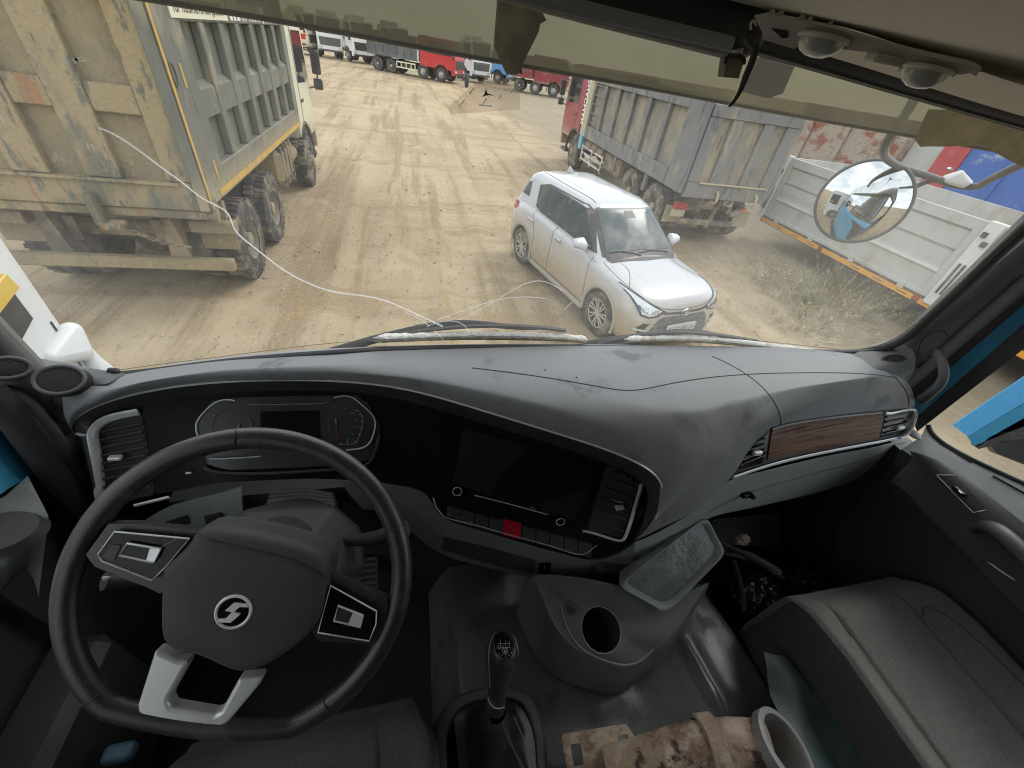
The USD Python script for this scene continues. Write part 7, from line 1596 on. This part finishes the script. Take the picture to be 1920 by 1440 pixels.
# ------------------------------------------------------------------ console with tray and cup holder
def console():
    t = thing("console", "dark centre console with a cup holder and a scratched clear-covered tray", "console", (.55, .38, 1.85))
    # tray block
    tr = zc([(1157, 1098, 2.135), (1325, 968, 2.235), (1362, 1038, 2.160), (1250, 1150, 2.060)])
    def inset(P, s): c = P.mean(0); return c + (P - c) * s
    def rr(P, k, n=6):     # rounded corners
        out = []
        for i in range(len(P)):
            p, a, b = P[i], P[i - 1], P[(i + 1) % len(P)]; u = p + (a - p) * k; v = p + (b - p) * k
            for q in np.linspace(0, 1, n): out.append((1 - q) ** 2 * u + 2 * q * (1 - q) * p + q * q * v)
        return np.array(out)
    n = np.cross(tr[1] - tr[0], tr[3] - tr[0]); n /= np.linalg.norm(n); n = n if n @ (EYE - tr[0]) > 0 else -n
    o = rr(tr, .16); ob = tr.mean(0) + (o - tr.mean(0)) * .80; rows = [ob - n * .05 + (0, .08, -.24), ob - n * .04 + (0, .02, -.03), o - n * .016, o - n * .004, o, rr(inset(tr, .955), .18), rr(inset(tr, .93), .2) - n * .004, rr(inset(tr, .88), .2) - n * .014]
    part(t, "tray_rim", face_up(grid_mesh(np.array(rows).transpose(1, 0, 2), close_u=True)), M["cab_grey"], smooth=50, world=True)
    q = rr(inset(tr, .90), .2) - n * .013; k = [inset(q, s) for s in (1, .75, .5, .25, .02)]
    fm = face_up(grid_mesh(np.array(k).transpose(1, 0, 2), close_u=True)); fm = fm.subdivide(); fm = roughen(fm, .003, 16, 3); part(t, "tray_film", fm, M["film"], smooth=True, world=True)
    # cup holder body
    top = zc([(1006, 1092, 2.07), (1022, 1078, 2.095), (1105, 1086, 2.125), (1172, 1100, 2.11), (1290, 1106, 2.075), (1322, 1098, 2.06), (1266, 1184, 2.03), (1225, 1222, 2.0), (1180, 1250, 1.99), (1135, 1242, 2.0), (1085, 1220, 2.02), (1045, 1180, 2.04), (1025, 1140, 2.055)])
    ring = catmull(top, 8, closed=True)
    c = at(1127, 1180, z=2.035)
    low = ring.copy(); low[:, 2] = 1.845; low = c * (1, 1, 0) + (0, 0, 1.84) + (low - c * (1, 1, 0) - (0, 0, 1.84)) * 1.14
    low += np.array([.0, -.012, 0])
    mid = ring * .7 + low * .3; hole_n = np.array([0, -.28, .96]); hole_n /= np.linalg.norm(hole_n)
    u = np.array([1, 0, 0.]); w = np.cross(hole_n, u); th = np.linspace(0, 2 * np.pi, len(ring), endpoint=False)
    ang = np.arctan2((ring - c) @ w, (ring - c) @ u)
    hr = .052
    hole = c + hr * (np.cos(ang)[:, None] * u + np.sin(ang)[:, None] * w)
    bulge = ring + (ring - c) * .06 - (0, 0, .02)
    rows = [low, mid + (mid - c) * (.05, .05, 0), bulge, ring, ring * .9 + hole * .1 + (0, 0, -.002), ring * .3 + hole * .7, hole]
    R = PchipInterpolator(np.arange(7), np.array(rows), axis=0)(np.linspace(0, 6, 25))
    body = face_up(grid_mesh(R.transpose(1, 0, 2), close_u=True)); part(t, "console_body", body, M["console_grey"], smooth=50, world=True)
    cup = [hole, hole - hole_n * .01, c + (hole - c) * .9 - hole_n * .085, c + (hole - c) * .02 - hole_n * .086]
    part(t, "cup_holder", face_up(grid_mesh(np.array(cup).transpose(1, 0, 2), close_u=True)), M["cab_black"], smooth=40, world=True)
    part(t, "cup_ring", tube(hole[::3], .0016, 6, closed=True), M["cab_grey"], smooth=50, world=True)
    P, N, ok = cast(body, *rays([(1070, 1141)])); N0 = N[0]; part(t, "socket", cyl(P[0] - N0 * .004, P[0] + N0 * .0012, .0115, 20), M["cab_black"], world=True)
    part(t, "socket_ring", tube(on_line(body, [(1070 + 12 * math.cos(q), 1141 + 14 * math.sin(q)) for q in np.linspace(0, 2 * np.pi, 17)], "px", 3, .001), .0012, 5), M["cab_dark"], world=True)
    part(t, "console_edge", tube(on_line(body, [(1052, 1132), (1060, 1170), (1090, 1215), (1140, 1240), (1180, 1246), (1225, 1216)], "px", 10, .0005), .0022, 6), M["cab_grey"], smooth=50, world=True)
    part(t, "console_foot", box2(.44, .82, .42, .58, 1.84, 2.13, .03), M["cab_black"], world=True)
    return t
console()

# ------------------------------------------------------------------ gear lever
def gear_lever():
    base = at(915, 1400, z=1.885)
    t = thing("gear_lever", "black gear lever with a shift pattern on its knob and a creased boot", "gear lever", base)
    # frame
    o = zc([(835, 1335, 1.90), (880, 1300, 1.905), (940, 1290, 1.905), (985, 1302, 1.905), (1008, 1340, 1.90), (1020, 1400, 1.895), (1030, 1480, 1.89), (1020, 1560, 1.885), (830, 1560, 1.885), (815, 1480, 1.89), (818, 1400, 1.895)])
    ring = catmull(o, 6, closed=True); c = ring.mean(0)
    rows = [c + (ring - c) * 1.12 + (0, 0, -.06), c + (ring - c) * 1.06 + (0, 0, -.012), ring, c + (ring - c) * .86 + (0, 0, .004), c + (ring - c) * .82 + (0, 0, -.004)]
    part(t, "boot_frame", face_up(grid_mesh(PchipInterpolator(np.arange(5), np.array(rows), axis=0)(np.linspace(0, 4, 17)).transpose(1, 0, 2), close_u=True)), M["cab_dark"], smooth=50, world=True)
    # boot
    nk = at(930, 1335, z=1.99); th = np.linspace(0, 2 * np.pi, 48, endpoint=False); bt = c + (ring[::max(1, len(ring) // 48)][:48] - c) * .82
    if len(bt) < 48: bt = catmull(c + (o - c) * .82, 5, closed=True)[:48]
    m = len(bt); ang = np.arctan2(bt[:, 1] - c[1], bt[:, 0] - c[0]); rows = []
    for s in np.linspace(0, 1, 16):
        e = s ** .55; ctr = c * (1 - s) + nk * s + (0, 0, -.008 * math.sin(s * math.pi)); rad = (1 - e) * np.linalg.norm(bt - c, axis=1) + e * .021
        fold = 1 + .10 * (1 - s) * np.sin(ang * 9 + s * 6) * s * 2 + .05 * np.sin(s * 34) * s
        rows.append(ctr + np.stack([np.cos(ang), np.sin(ang), 0 * ang], 1) * (rad * fold)[:, None])
    part(t, "boot", face_up(grid_mesh(np.array(rows).transpose(1, 0, 2), close_u=True)), M["leather"], smooth=60, world=True)
    part(t, "boot_seam", tube(catmull([at(965, 1345, z=1.985), at(975, 1370, z=1.955), at(990, 1410, z=1.925), at(1000, 1450, z=1.91)], 8), .0016, 5), M["mark_dim"], world=True)
    # knob
    tp, bm = at(943, 1196, z=2.165), at(928, 1328, z=1.995); ax = tp - bm
    b1 = hull_balls([(tp + (0, .002, -.010), .0215), (tp - ax * .16 + (0, -.004, 0), .0245)]); 
    prof = [(0, .0215), (.25, .0215), (.5, .0262), (.72, .0335), (.86, .036), (.96, .0325), (1.03, .021), (1.055, .002)]
    L = np.linalg.norm(ax); d = ax / L; u = np.array([1, 0, 0.]) - d * d[0]; u /= np.linalg.norm(u); w = np.cross(d, u)
    pr = PchipInterpolator([p[0] for p in prof], [p[1] for p in prof]); ts = np.linspace(0, 1.055, 40); th = np.linspace(0, 2 * np.pi, 40, endpoint=False)
    lean = np.array([0, -.012, .004])
    P = np.array([[bm + ax * s + lean * max(0, s - .3) ** 2 * 1.6 + pr(s) * ((1.0 if True else 1) * np.cos(q) * u * .98 + np.sin(q) * w * 1.12) for s in ts] for q in th])
    kn = face_up(grid_mesh(P, close_u=True), bm + ax * .5); kn.faces = kn.faces[:, ::-1]
    part(t, "knob", kn, M["leather"], smooth=60, world=True)
    cap = patch(kn, sg.Polygon(catmull(np.array([(930, 1193), (943, 1186), (956, 1196), (963, 1212), (960, 1228), (947, 1233), (935, 1229), (928, 1212)], float), 5, closed=True)), "px", .0012, 4)
    part(t, "knob_cap", cap, M["gloss_black"], smooth=True, world=True)
    g = MB()
    for a, b in (((939, 1201), (939, 1216)), ((947, 1201), (947, 1216)), ((955, 1202), (955, 1215)), ((939, 1208), (955, 1208)), ((935, 1208), (935, 1215)), ((935, 1208), (939, 1208)), ((935, 1216), (957, 1215)), ((943, 1211), (943, 1215)), ((951, 1211), (951, 1215))): g.add(tube(on_line(kn, [a, b], "px", 6, .0018, False), .0004, 4))
    part(t, "shift_pattern", g, M["mark"], kind="stuff", world=True)
    part(t, "knob_badge", trimesh.util.concatenate([tube(on_line(kn, [(947 + 4.8 * math.cos(q), 1221.5 + 5 * math.sin(q)) for q in np.linspace(0, 2 * np.pi, 13)], "px", 3, .0018), .0005, 4), tube(on_line(kn, [(949, 1219), (945, 1221), (949, 1222), (945, 1224)], "px", 4, .0018, False), .0008, 4)]), M["mark"], world=True)
    for px in ((937, 1226), (942, 1229), (948, 1230), (954, 1228), (958, 1224)):
        Pp, N, ok = cast(kn, *rays([px])); 
        if ok[0]: part(t, "print_dot", trimesh.Trimesh(trimesh.creation.icosphere(1, .0010).vertices + Pp[0] + N[0] * .0012).convex_hull, M["mark"], world=True)
    e1 = on_line(kn, [(919, 1290), (917, 1250), (917, 1222), (922, 1198), (934, 1180), (944, 1176), (955, 1180), (966, 1200), (972, 1225), (970, 1250)], "px", 8, .0004)
    part(t, "knob_edge", tube(e1, .0009, 5), M["mark"], smooth=50, world=True)
    part(t, "collar", tube(on_line(kn, [(916, 1308), (924, 1324), (936, 1328), (950, 1322), (956, 1310)], "px", 6, .0006), .0011, 5), M["silver"], smooth=50, world=True)
    return t
gear_lever()

# ------------------------------------------------------------------ seats
def cushion(t, cx, yf, yb, w, zt, mats, drv=False):
    """A seat cushion: middle panel, two side bolsters, seams. Front edge at yf, back at yb."""
    n, m = 70, 80; u = np.linspace(-1, 1, n); v = np.linspace(0, 1, m); U, V = np.meshgrid(u, v, indexing="ij")
    hw = w / 2 * (1 - .07 * np.clip((V - .0) / .12 - 1, -1, 0) ** 2 * 1.5)
    X = cx + U * hw; Y = yf - (yf - yb) * V
    top = zt - .022 * V + .028 * np.clip((np.abs(U) - .60) / .25, 0, 1) * np.clip(V / .2, .25, 1) - .03 * np.clip((np.abs(U) - .86) / .14, 0, 1) ** 2 * 2
    top -= .055 * np.clip(1 - V / .10, 0, 1) ** 2
    gro = .010 * np.exp(-((np.where(U > 0, U + (0 if drv else .20), -U) - .60) / .022) ** 2) * np.clip(V / .1, 0, 1); top = top - gro
    side = np.clip((np.abs(U) - .93) / .07, 0, 1)
    top -= .10 * side ** 2
    cross = .008 * np.exp(-((V - .72) / .012) ** 2) * (np.abs(U) < .6); top -= cross
    top += .004 * (meshkit.fbm(np.stack([X * 7, Y * 7, 0 * X], -1), 3, 4) - .5)
    G = np.stack([X, Y, top], -1)
    def piece(mask_u0, mask_u1, nm, mt, lab=None):
        i = [k for k in range(n) if mask_u0 <= u[k] <= mask_u1]; part(t, nm, face_up(grid_mesh(G[i]), (cx, 0, zt + 3)), mt, smooth=True, world=True, label=lab)
    us = u[1] - u[0]
    a = np.argmin(np.abs(u + .6)); b = np.argmin(np.abs(u - (.6 if drv else .40)))
    s0 = np.argmin(np.abs(u + (.99 if drv else .90)))
    for (i0, i1, nm, mt) in ((0, s0, "side_face", mats[2]), (s0, a, "bolster", mats[1]), (a, b, "seat_panel", mats[0]), (b, n - 1, "bolster", mats[1])):
        part(t, nm, face_up(grid_mesh(G[i0:i1 + 1]), (cx, 0, zt + 3)), mt, smooth=True, world=True)
    ln = MB()
    for i in (a, b): ln.add(tube(G[i, 6:], .0016, 5))
    k = int(m * .74); ln.add(tube(G[a:b + 1, k] + (0, 0, .0005), .0016, 5))
    part(t, "seat_seam", ln, M["cab_black"], smooth=True, world=True)
    if not drv:
        q = [(.42, .14), (.58, .12), (.70, .18), (.76, .32), (.80, .55), (.84, .95)]
        pts = []
        for uu, vv in catmull(np.array(q), 10): i = (uu + 1) / 2 * (n - 1); j = vv * (m - 1); pts.append(G[int(i), int(j)] + (G[min(int(i) + 1, n - 1), int(j)] - G[int(i), int(j)]) * (i % 1) + (G[int(i), min(int(j) + 1, m - 1)] - G[int(i), int(j)]) * (j % 1))
        part(t, "bolster_arc", tube(pts, .0018, 5), M["fabric_dark"], smooth=True, world=True)
    # front and side skirts
    fr = np.array([G[:, 0], G[:, 0] + (0, .018, -.03), G[:, 0] + (0, .012, -.10), G[:, 0] + (0, -.02, -.15)])
    part(t, "front_face", face_up(grid_mesh(PchipInterpolator(np.arange(4), fr, axis=0)(np.linspace(0, 3, 12))), (cx, 3, zt)), mats[1], smooth=True, world=True)
    for i, s in ((0, -1), (n - 1, 1)):
        sd = np.array([G[i], G[i] + (s * .012, 0, -.03), G[i] + (s * .010, 0, -.12), G[i] + (0, 0, -.20)])
        part(t, "side_face", face_up(grid_mesh(PchipInterpolator(np.arange(4), sd, axis=0)(np.linspace(0, 3, 10))), (cx - s * 3 * -1, 0, zt)), mats[2], smooth=True, world=True)
    return G, u
def passenger_seat():
    t = thing("seat", "passenger's seat with grey fabric cushion and pale piping", "seat", (1.21, .0, 1.66))
    G, u = cushion(t, 1.205, .285, -.48, .50, 2.115, (M["fabric"], M["fabric"], M["fabric_dark"]))
    i = np.argmin(np.abs(u + .66)); i2 = np.argmin(np.abs(u + .60)); k0 = 12
    part(t, "piping", grid_mesh(np.array([G[i, k0:] + (0, 0, .0015), (G[i, k0:] + G[i2, k0:]) / 2 + (0, 0, .0035), G[i2, k0:] + (-.003, 0, .0015)])), M["piping"], smooth=True, world=True)
    part(t, "seat_base", box2(1.0, 1.42, -.45, .20, 1.665, 1.93, .03), M["cab_black"], world=True)
    bk = rbox((.48, .14, .75), .06); bk.apply_transform(trimesh.transformations.rotation_matrix(.2, (1, 0, 0))); bk.apply_translation((1.205, -.62, 2.46)); part(t, "backrest", bk, M["fabric"], smooth=50, world=True)
    P, N, ok = cast(grid_mesh(G), *rays([(1673, 1132)])); part(t, "burn_hole", cyl(P[0] - (0, 0, .002), P[0] + (0, 0, .0012), .0026, 10), M["cab_black"], world=True)
    return t
passenger_seat()
def driver_seat():
    t = thing("seat", "driver's seat cushion in grey fabric under the steering wheel", "seat", (-.24, .0, 1.66))
    cushion(t, -.235, .235, -.50, .50, 2.10, (M["fabric_dark"], M["fabric_dark"], M["fabric_dark"]), True)
    part(t, "seat_base", box2(-.45, -.03, -.45, .14, 1.665, 1.92, .03), M["cab_black"], world=True)
    bk = rbox((.48, .12, .70), .05); bk.apply_transform(trimesh.transformations.rotation_matrix(.25, (1, 0, 0))); bk.apply_translation((-.235, -.66, 2.46)); part(t, "backrest", bk, M["fabric"], smooth=50, world=True)
    part(t, "height_knob", rbox((.05, .03, .03), .01, at(225, 1412, z=2.02)), mat("faded_blue_knob", (.05, .10, .14), .5), smooth=50, world=True)
    return t
driver_seat()

# ------------------------------------------------------------------ things lying about
def pipe():
    c = at(1300, 1400, z=1.93)
    t = thing("cast_pipe", "rusty cast elbow pipe with an open grey ring, lying on the vinyl mat", "pipe", c)
    A, B, C_, D, E_ = at(1140, 1450, z=1.94), at(1215, 1432, z=1.965), at(1300, 1412, z=1.985), at(1370, 1405, z=2.0), at(1440, 1410, z=2.02)
    q = catmull([A, B, C_, D, E_], 12); n = len(q); r = np.interp(np.linspace(0, 1, n), [0, .25, .5, .7, 1.0], [.046, .050, .055, .056, .058])
    part(t, "elbow", roughen(tube(q, r, 28, cap=False), .0022, 28, 5), M["rust_pipe"], smooth=60, world=True)
    i = int(n * .63); d = q[i + 1] - q[i]; d /= np.linalg.norm(d)
    part(t, "collar", roughen(tube([q[i] - d * .022, q[i] - d * .020, q[i] + d * .014, q[i] + d * .016], [.058, .066, .068, .058], 32, cap=False), .002, 40, 2), M["rust_pipe"], smooth=40, world=True)
    rc_ = at(1468, 1402, z=2.045); vv = (EYE - rc_) / np.linalg.norm(EYE - rc_); d = .60 * vv + .8 * (.90 * _r + .36 * _u); d /= np.linalg.norm(d); T = np.eye(4); u = np.cross(d, (0, 0, 1)); u /= np.linalg.norm(u); T[:3, 0], T[:3, 1], T[:3, 2], T[:3, 3] = u, np.cross(d, u), d, rc_
    ring = lathe([(-.05, .047), (-.05, .058), (-.012, .060), (-.010, .071), (.010, .071), (.012, .066), (.012, .058), (.006, .055), (-.05, .049)], 48, "z"); ring.apply_transform(T); part(t, "open_ring", ring, M["cast_grey"], smooth=40, world=True)
    ins = lathe([(.006, .0552), (-.09, .052), (-.10, .001)], 40, "z"); ins.apply_transform(T); part(t, "bore", face_up(ins), M["cab_black"], smooth=40, world=True)
    # flange plate with two slots
    fl = zc([(1060, 1384, 1.935), (1172, 1366, 1.955), (1186, 1385, 1.955), (1188, 1450, 1.94), (1068, 1470, 1.92)])
    v = sg.Polygon([(0, 0), (.105, 0), (.112, .012), (.112, .085), (0, .09)]).buffer(.006)
    for cx_, cy in ((.016, .022), (.098, .020)): v = v.difference(sg.box(cx_ - .006, cy - .010, cx_ + .006, cy + .012).buffer(.003))
    x = fl[1] - fl[0]; y = fl[4] - fl[0]; T = frame(fl[0], x, y); L = np.linalg.norm(x)
    m = prism(v, .012); m.apply_scale(L / .105); m.apply_transform(T); m = m.subdivide().subdivide(); part(t, "flange", roughen(m, .0006, 60, 3), M["rust_pipe"], world=True)
    return t
M["rust_pipe"] = M["rust_pipe"]
pipe()
def teal():
    t = [(1432, 1222), (1446, 1228), (1470, 1232), (1490, 1255), (1530, 1290), (1560, 1325), (1595, 1370), (1640, 1430), (1680, 1480), (1560, 1500), (1500, 1440), (1470, 1360), (1448, 1300)]
    v, f = fill2d(t, 12); P = np.array([at(*p, z=2.0) for p in v]); P[:, 2] += .012 * np.sin(P[:, 0] * 40) * np.cos(P[:, 1] * 23)
    m = face_up(trimesh.Trimesh(P, f, process=False)); 
    solo("plastic_sheet", thick(m, .003), M["teal"], "torn teal sheet stuffed between the vinyl mat and the passenger's seat", "sheet", smooth=50)
teal()
def rubbish():
    r = np.random.default_rng(21)
    base = at(1440, 1090, z=1.80)
    b = trimesh.creation.icosphere(4, 1.0); b.vertices = b.vertices * (.10, .085, .05); n = meshkit.fbm(b.vertices * 38, 4, 3); b.vertices *= (1 + .75 * (n - .5))[:, None]; b.vertices[:, 2] = np.maximum(b.vertices[:, 2], -.03); b.apply_translation(at(1425, 1110, z=1.78))
    solo("rubbish_bag", b, M["bag"], "crumpled black plastic bag in the passenger's foot well", "bag", smooth=30)
    b = trimesh.creation.icosphere(4, 1.0); b.vertices = b.vertices * (.07, .05, .045); n = meshkit.fbm(b.vertices * 50, 4, 9); b.vertices *= (1 + .8 * (n - .5))[:, None]; b.apply_translation(at(1510, 1090, z=1.80))
    solo("rubbish_bag", b, M["bag"], "smaller crumpled black bag against the passenger's seat front", "bag", smooth=30)
    p = trimesh.creation.icosphere(3, 1.0); p.vertices *= (.026, .016, .018); n = meshkit.fbm(p.vertices * 120, 4, 1); p.vertices *= (1 + 1.0 * (n - .5))[:, None]; p.apply_translation(at(1392, 1012, z=1.98))
    solo("crumpled_paper", p, M["paper"], "crumpled yellowish paper at the top of the foot well rubbish", "paper", smooth=False)
    def old_wiper(a, b, z0, z1, w, lab, rng):
        t = thing("old_wiper_blade", lab, "wiper blade", at(*a, z=z0))
        p, q = at(*a, z=z0), at(*b, z=z1); part(t, "spine", tube(catmull([p, (p + q) / 2 + (0, 0, .012), q], 8), [w] * 17, 8, flat=(1, .5)), M["cab_dark"], smooth=50, world=True)
        part(t, "rubber_lip", tube(catmull([p - (0, 0, .012), (p + q) / 2, q - (0, 0, .012)], 8), w * .5, 6), M["rubber"], world=True)
        return t
    old_wiper((1352, 1018), (1470, 1085), 1.97, 1.90, .008, "worn wiper blade lying across the foot well rubbish", r)
    old_wiper((1376, 1050), (1396, 1145), 1.93, 1.86, .007, "thin dark wiper blade standing on end beside the tray", r)
    t = thing("metal_bracket", "dark drilled metal bracket under the crumpled paper", "bracket", at(1400, 1040, z=1.93))
    o = sg.LineString([at(1362, 1022, z=1.95)[:2], at(1410, 1040, z=1.93)[:2], at(1450, 1075, z=1.9)[:2]]).buffer(.016).difference(sg.Point(at(1376, 1028, z=1.945)[:2]).buffer(.006))
    m = prism(o, .006); m.apply_translation((0, 0, 1.915)); part(t, "plate", m, M["cab_dark"], world=True)
    # ribbed rubber mat up the foot well wall
    m = MB()
    for k in range(16): m.add(beam(at(1335, 975 + k * 3, y=.60 - .004 * k), at(1460, 962 + k * 4, y=.60 - .004 * k), .004, .004))
    solo("ribbed_mat", m.get(), M["cab_dark"], "ribbed dark rubber mat below the glovebox's inner end", "mat")
rubbish()

# ------------------------------------------------------------------ overhead: header trim, roller blind, lamps, hanging tag
def overhead():
    t = thing("overhead_trim", "dark header trim along the top of the windscreen", "trim", (CX, .6, 3.16))
    lo = yc([(760, -62, .60), (960, -8, .605), (1180, 42, .61), (1400, 99, .61), (1660, 172, .60), (1925, 247, .575), (2120, 300, .53)])
    hi = yc([(760, -160, .59), (960, -80, .595), (1180, -20, .60), (1400, 45, .60), (1660, 128, .585), (1925, 215, .56), (2120, 275, .515)])
    lo = np.vstack([lo[0] + (lo[0] - lo[1]) * 3, lo]); hi = np.vstack([hi[0] + (hi[0] - hi[1]) * 3, hi])
    rows = [lo + (0, .02, .05), lo + (0, .004, 0), lo + (0, -.003, .004), lo * .5 + hi * .5 + (0, -.004, 0), hi, hi + (0, .05, .05)]
    h = face_up(grid_mesh(PchipInterpolator(np.arange(6), sheet(rows, 60, 6), axis=0)(np.linspace(0, 5, 20)))); part(t, "header_trim", h, M["cab_black"], smooth=50, world=True)
    part(t, "trim_edge", tube(catmull(lo[1:], 6) + (0, -.003, .002), .0014, 5), M["cab_grey"], smooth=40, world=True)
    # upper pale strip behind the lamps
    up = yc([(1385, 40, .55), (1500, 62, .54), (1660, 110, .53), (1925, 195, .50), (2150, 262, .47)]); 
    part(t, "upper_strip", face_up(grid_mesh(sheet([up + (0, .05, -.006), up, up + (0, -.05, .006)], 40, 8))), M["headliner"], smooth=True, world=True)
    return t
overhead()
def roller_blind():
    t = thing("roller_blind", "rolled-up dark sun blind with a grey bottom bar above the windscreen's middle", "blind", at(1200, 40, y=.52))
    a = np.array([at(700, -150, y=.53), at(1000, -52, y=.53), at(1200, 5, y=.53), at(1392, 58, y=.53)])
    q = catmull(a, 8); part(t, "blind_roll", tube(q, .026, 14), M["cab_black"], smooth=50, world=True)
    b = np.array([at(700, -88, y=.48), at(1000, -6, y=.48), at(1200, 43, y=.48), at(1372, 83, y=.48)])
    q = catmull(b, 8); part(t, "bottom_bar", tube(q, .0062, 8, flat=(1, .6)), M["cab_grey"], smooth=50, world=True)
    part(t, "end_cap", hull_balls([(at(1398, 62, y=.525), .022), (at(1412, 50, y=.52), .010), (at(1392, 88, y=.53), .012)]), M["cab_black"], smooth=50, world=True)
    return t
roller_blind()
def tag_thing():
    t = thing("hanging_tag", "small dirty brown tag hanging on a loop from the blind's end", "tag", at(1376, 125, y=.50))
    c = [(1357, 145), (1385, 147), (1394, 118), (1392, 110), (1378, 107), (1363, 109), (1361, 118)]
    P = yc([(a, b, .50) for a, b in c]); part(t, "tag", trimesh.Trimesh(np.vstack([P, P + (0, .012, 0)])).convex_hull, M["cork"], world=True)
    part(t, "ferrule", cyl(at(1383, 92, y=.505), at(1380, 108, y=.505), .006, 10), M["beige"], world=True)
    part(t, "loop", tube(catmull(yc([(1381, 106, .498), (1364, 108, .496), (1360, 120, .495)]), 6), .0022, 6), M["cab_black"], world=True)
    part(t, "loop", tube(catmull(yc([(1381, 106, .498), (1393, 109, .496), (1394, 121, .495)]), 6), .0022, 6), M["cab_black"], world=True)
    return t
tag_thing()
def cord():
    q = catmull(yc([(1410, 40, .48), (1416, 60, .478), (1417, 85, .476), (1412, 110, .475), (1400, 140, .475), (1388, 170, .475), (1367, 200, .475)]), 10)
    t = thing("cord", "black cord dangling from the roller blind's end cap", "cord", q[0])
    part(t, "cord", tube(q, np.interp(np.linspace(0, 1, len(q)), [0, .3, .7, 1], [.0022, .0036, .0036, .0014]), 8), M["cab_black"], smooth=50, world=True)
    part(t, "knot", hull_balls([(at(1408, 70, y=.478), .007), (at(1416, 40, y=.482), .004), (at(1411, 80, y=.478), .005)]), M["cab_black"], smooth=50, world=True)
    part(t, "ring", tube(yc([(1412 + 5 * math.cos(a), 48 + 9 * math.sin(a), .476) for a in np.linspace(0, 2 * np.pi, 13)]), .0012, 5), M["beige"], world=True)
cord()
def dome_lights():
    t = thing("dome_light", "beige ceiling lamp panel with two round clear lenses above the passenger's side", "ceiling light", at(1620, 100, y=.42))
    o = [(1415, 32), (1440, 27), (1560, 52), (1632, 75), (1700, 95), (1820, 125), (1838, 135), (1800, 140), (1690, 128), (1640, 100), (1610, 96), (1500, 84), (1430, 62)]
    zp = 3.176
    def pl(px): return at(px[0], px[1], y=.42 - .10 * (px[0] - 1400) / 450)
    v, f = fill2d(o, 8); m = face_up(trimesh.Trimesh(np.array([pl(p) for p in v]), f, process=False)); part(t, "panel", thick(m, .006), M["beige"], world=True)
    dk = [(1440, 52), (1472, 58), (1474, 70), (1462, 72)]
    v, f = fill2d(dk, 4); part(t, "panel_gap", face_up(trimesh.Trimesh(np.array([pl(p) + (0, -.003, 0) for p in v]), f, process=False)), M["cab_black"], world=True)
    for (ca, cb) in (((1488, 60), (1598, 84)), ((1686, 118), (1792, 142))):
        L = group_part(t, "lamp"); a, b = pl(ca), pl(cb); c = (a + b) / 2; R = np.linalg.norm(b - a) / 2 * .80; ex = (b - a) / np.linalg.norm(b - a); ez = np.array([0, -.02, -1.0]); ey = np.cross(ez, ex); ey /= np.linalg.norm(ey); ez = np.cross(ex, ey)
        T = np.eye(4); T[:3, 0], T[:3, 1], T[:3, 2], T[:3, 3] = ex, ey, ez, c
        d = lathe([(.013, .001), (.0122, R * .4), (.0095, R * .7), (.005, R * .92), (0, R)], 40, "z"); d.apply_transform(T); part(L, "lens", face_up(d), M["lens_clear"], smooth=True, world=True)
        rm = tube([(R * 1.0 * math.cos(q), R * 1.0 * math.sin(q), 0) for q in np.linspace(0, 2 * np.pi, 40, endpoint=False)], .0018, 8, closed=True); rm.apply_transform(T); part(L, "lamp_rim", rm, M["beige"], smooth=50, world=True)
    part(t, "switch_rocker", chamfer((.03, .012, .006), .002, pl((1655, 100)) + (0, -.004, -.004)), M["beige"], world=True)
    return t
dome_lights()
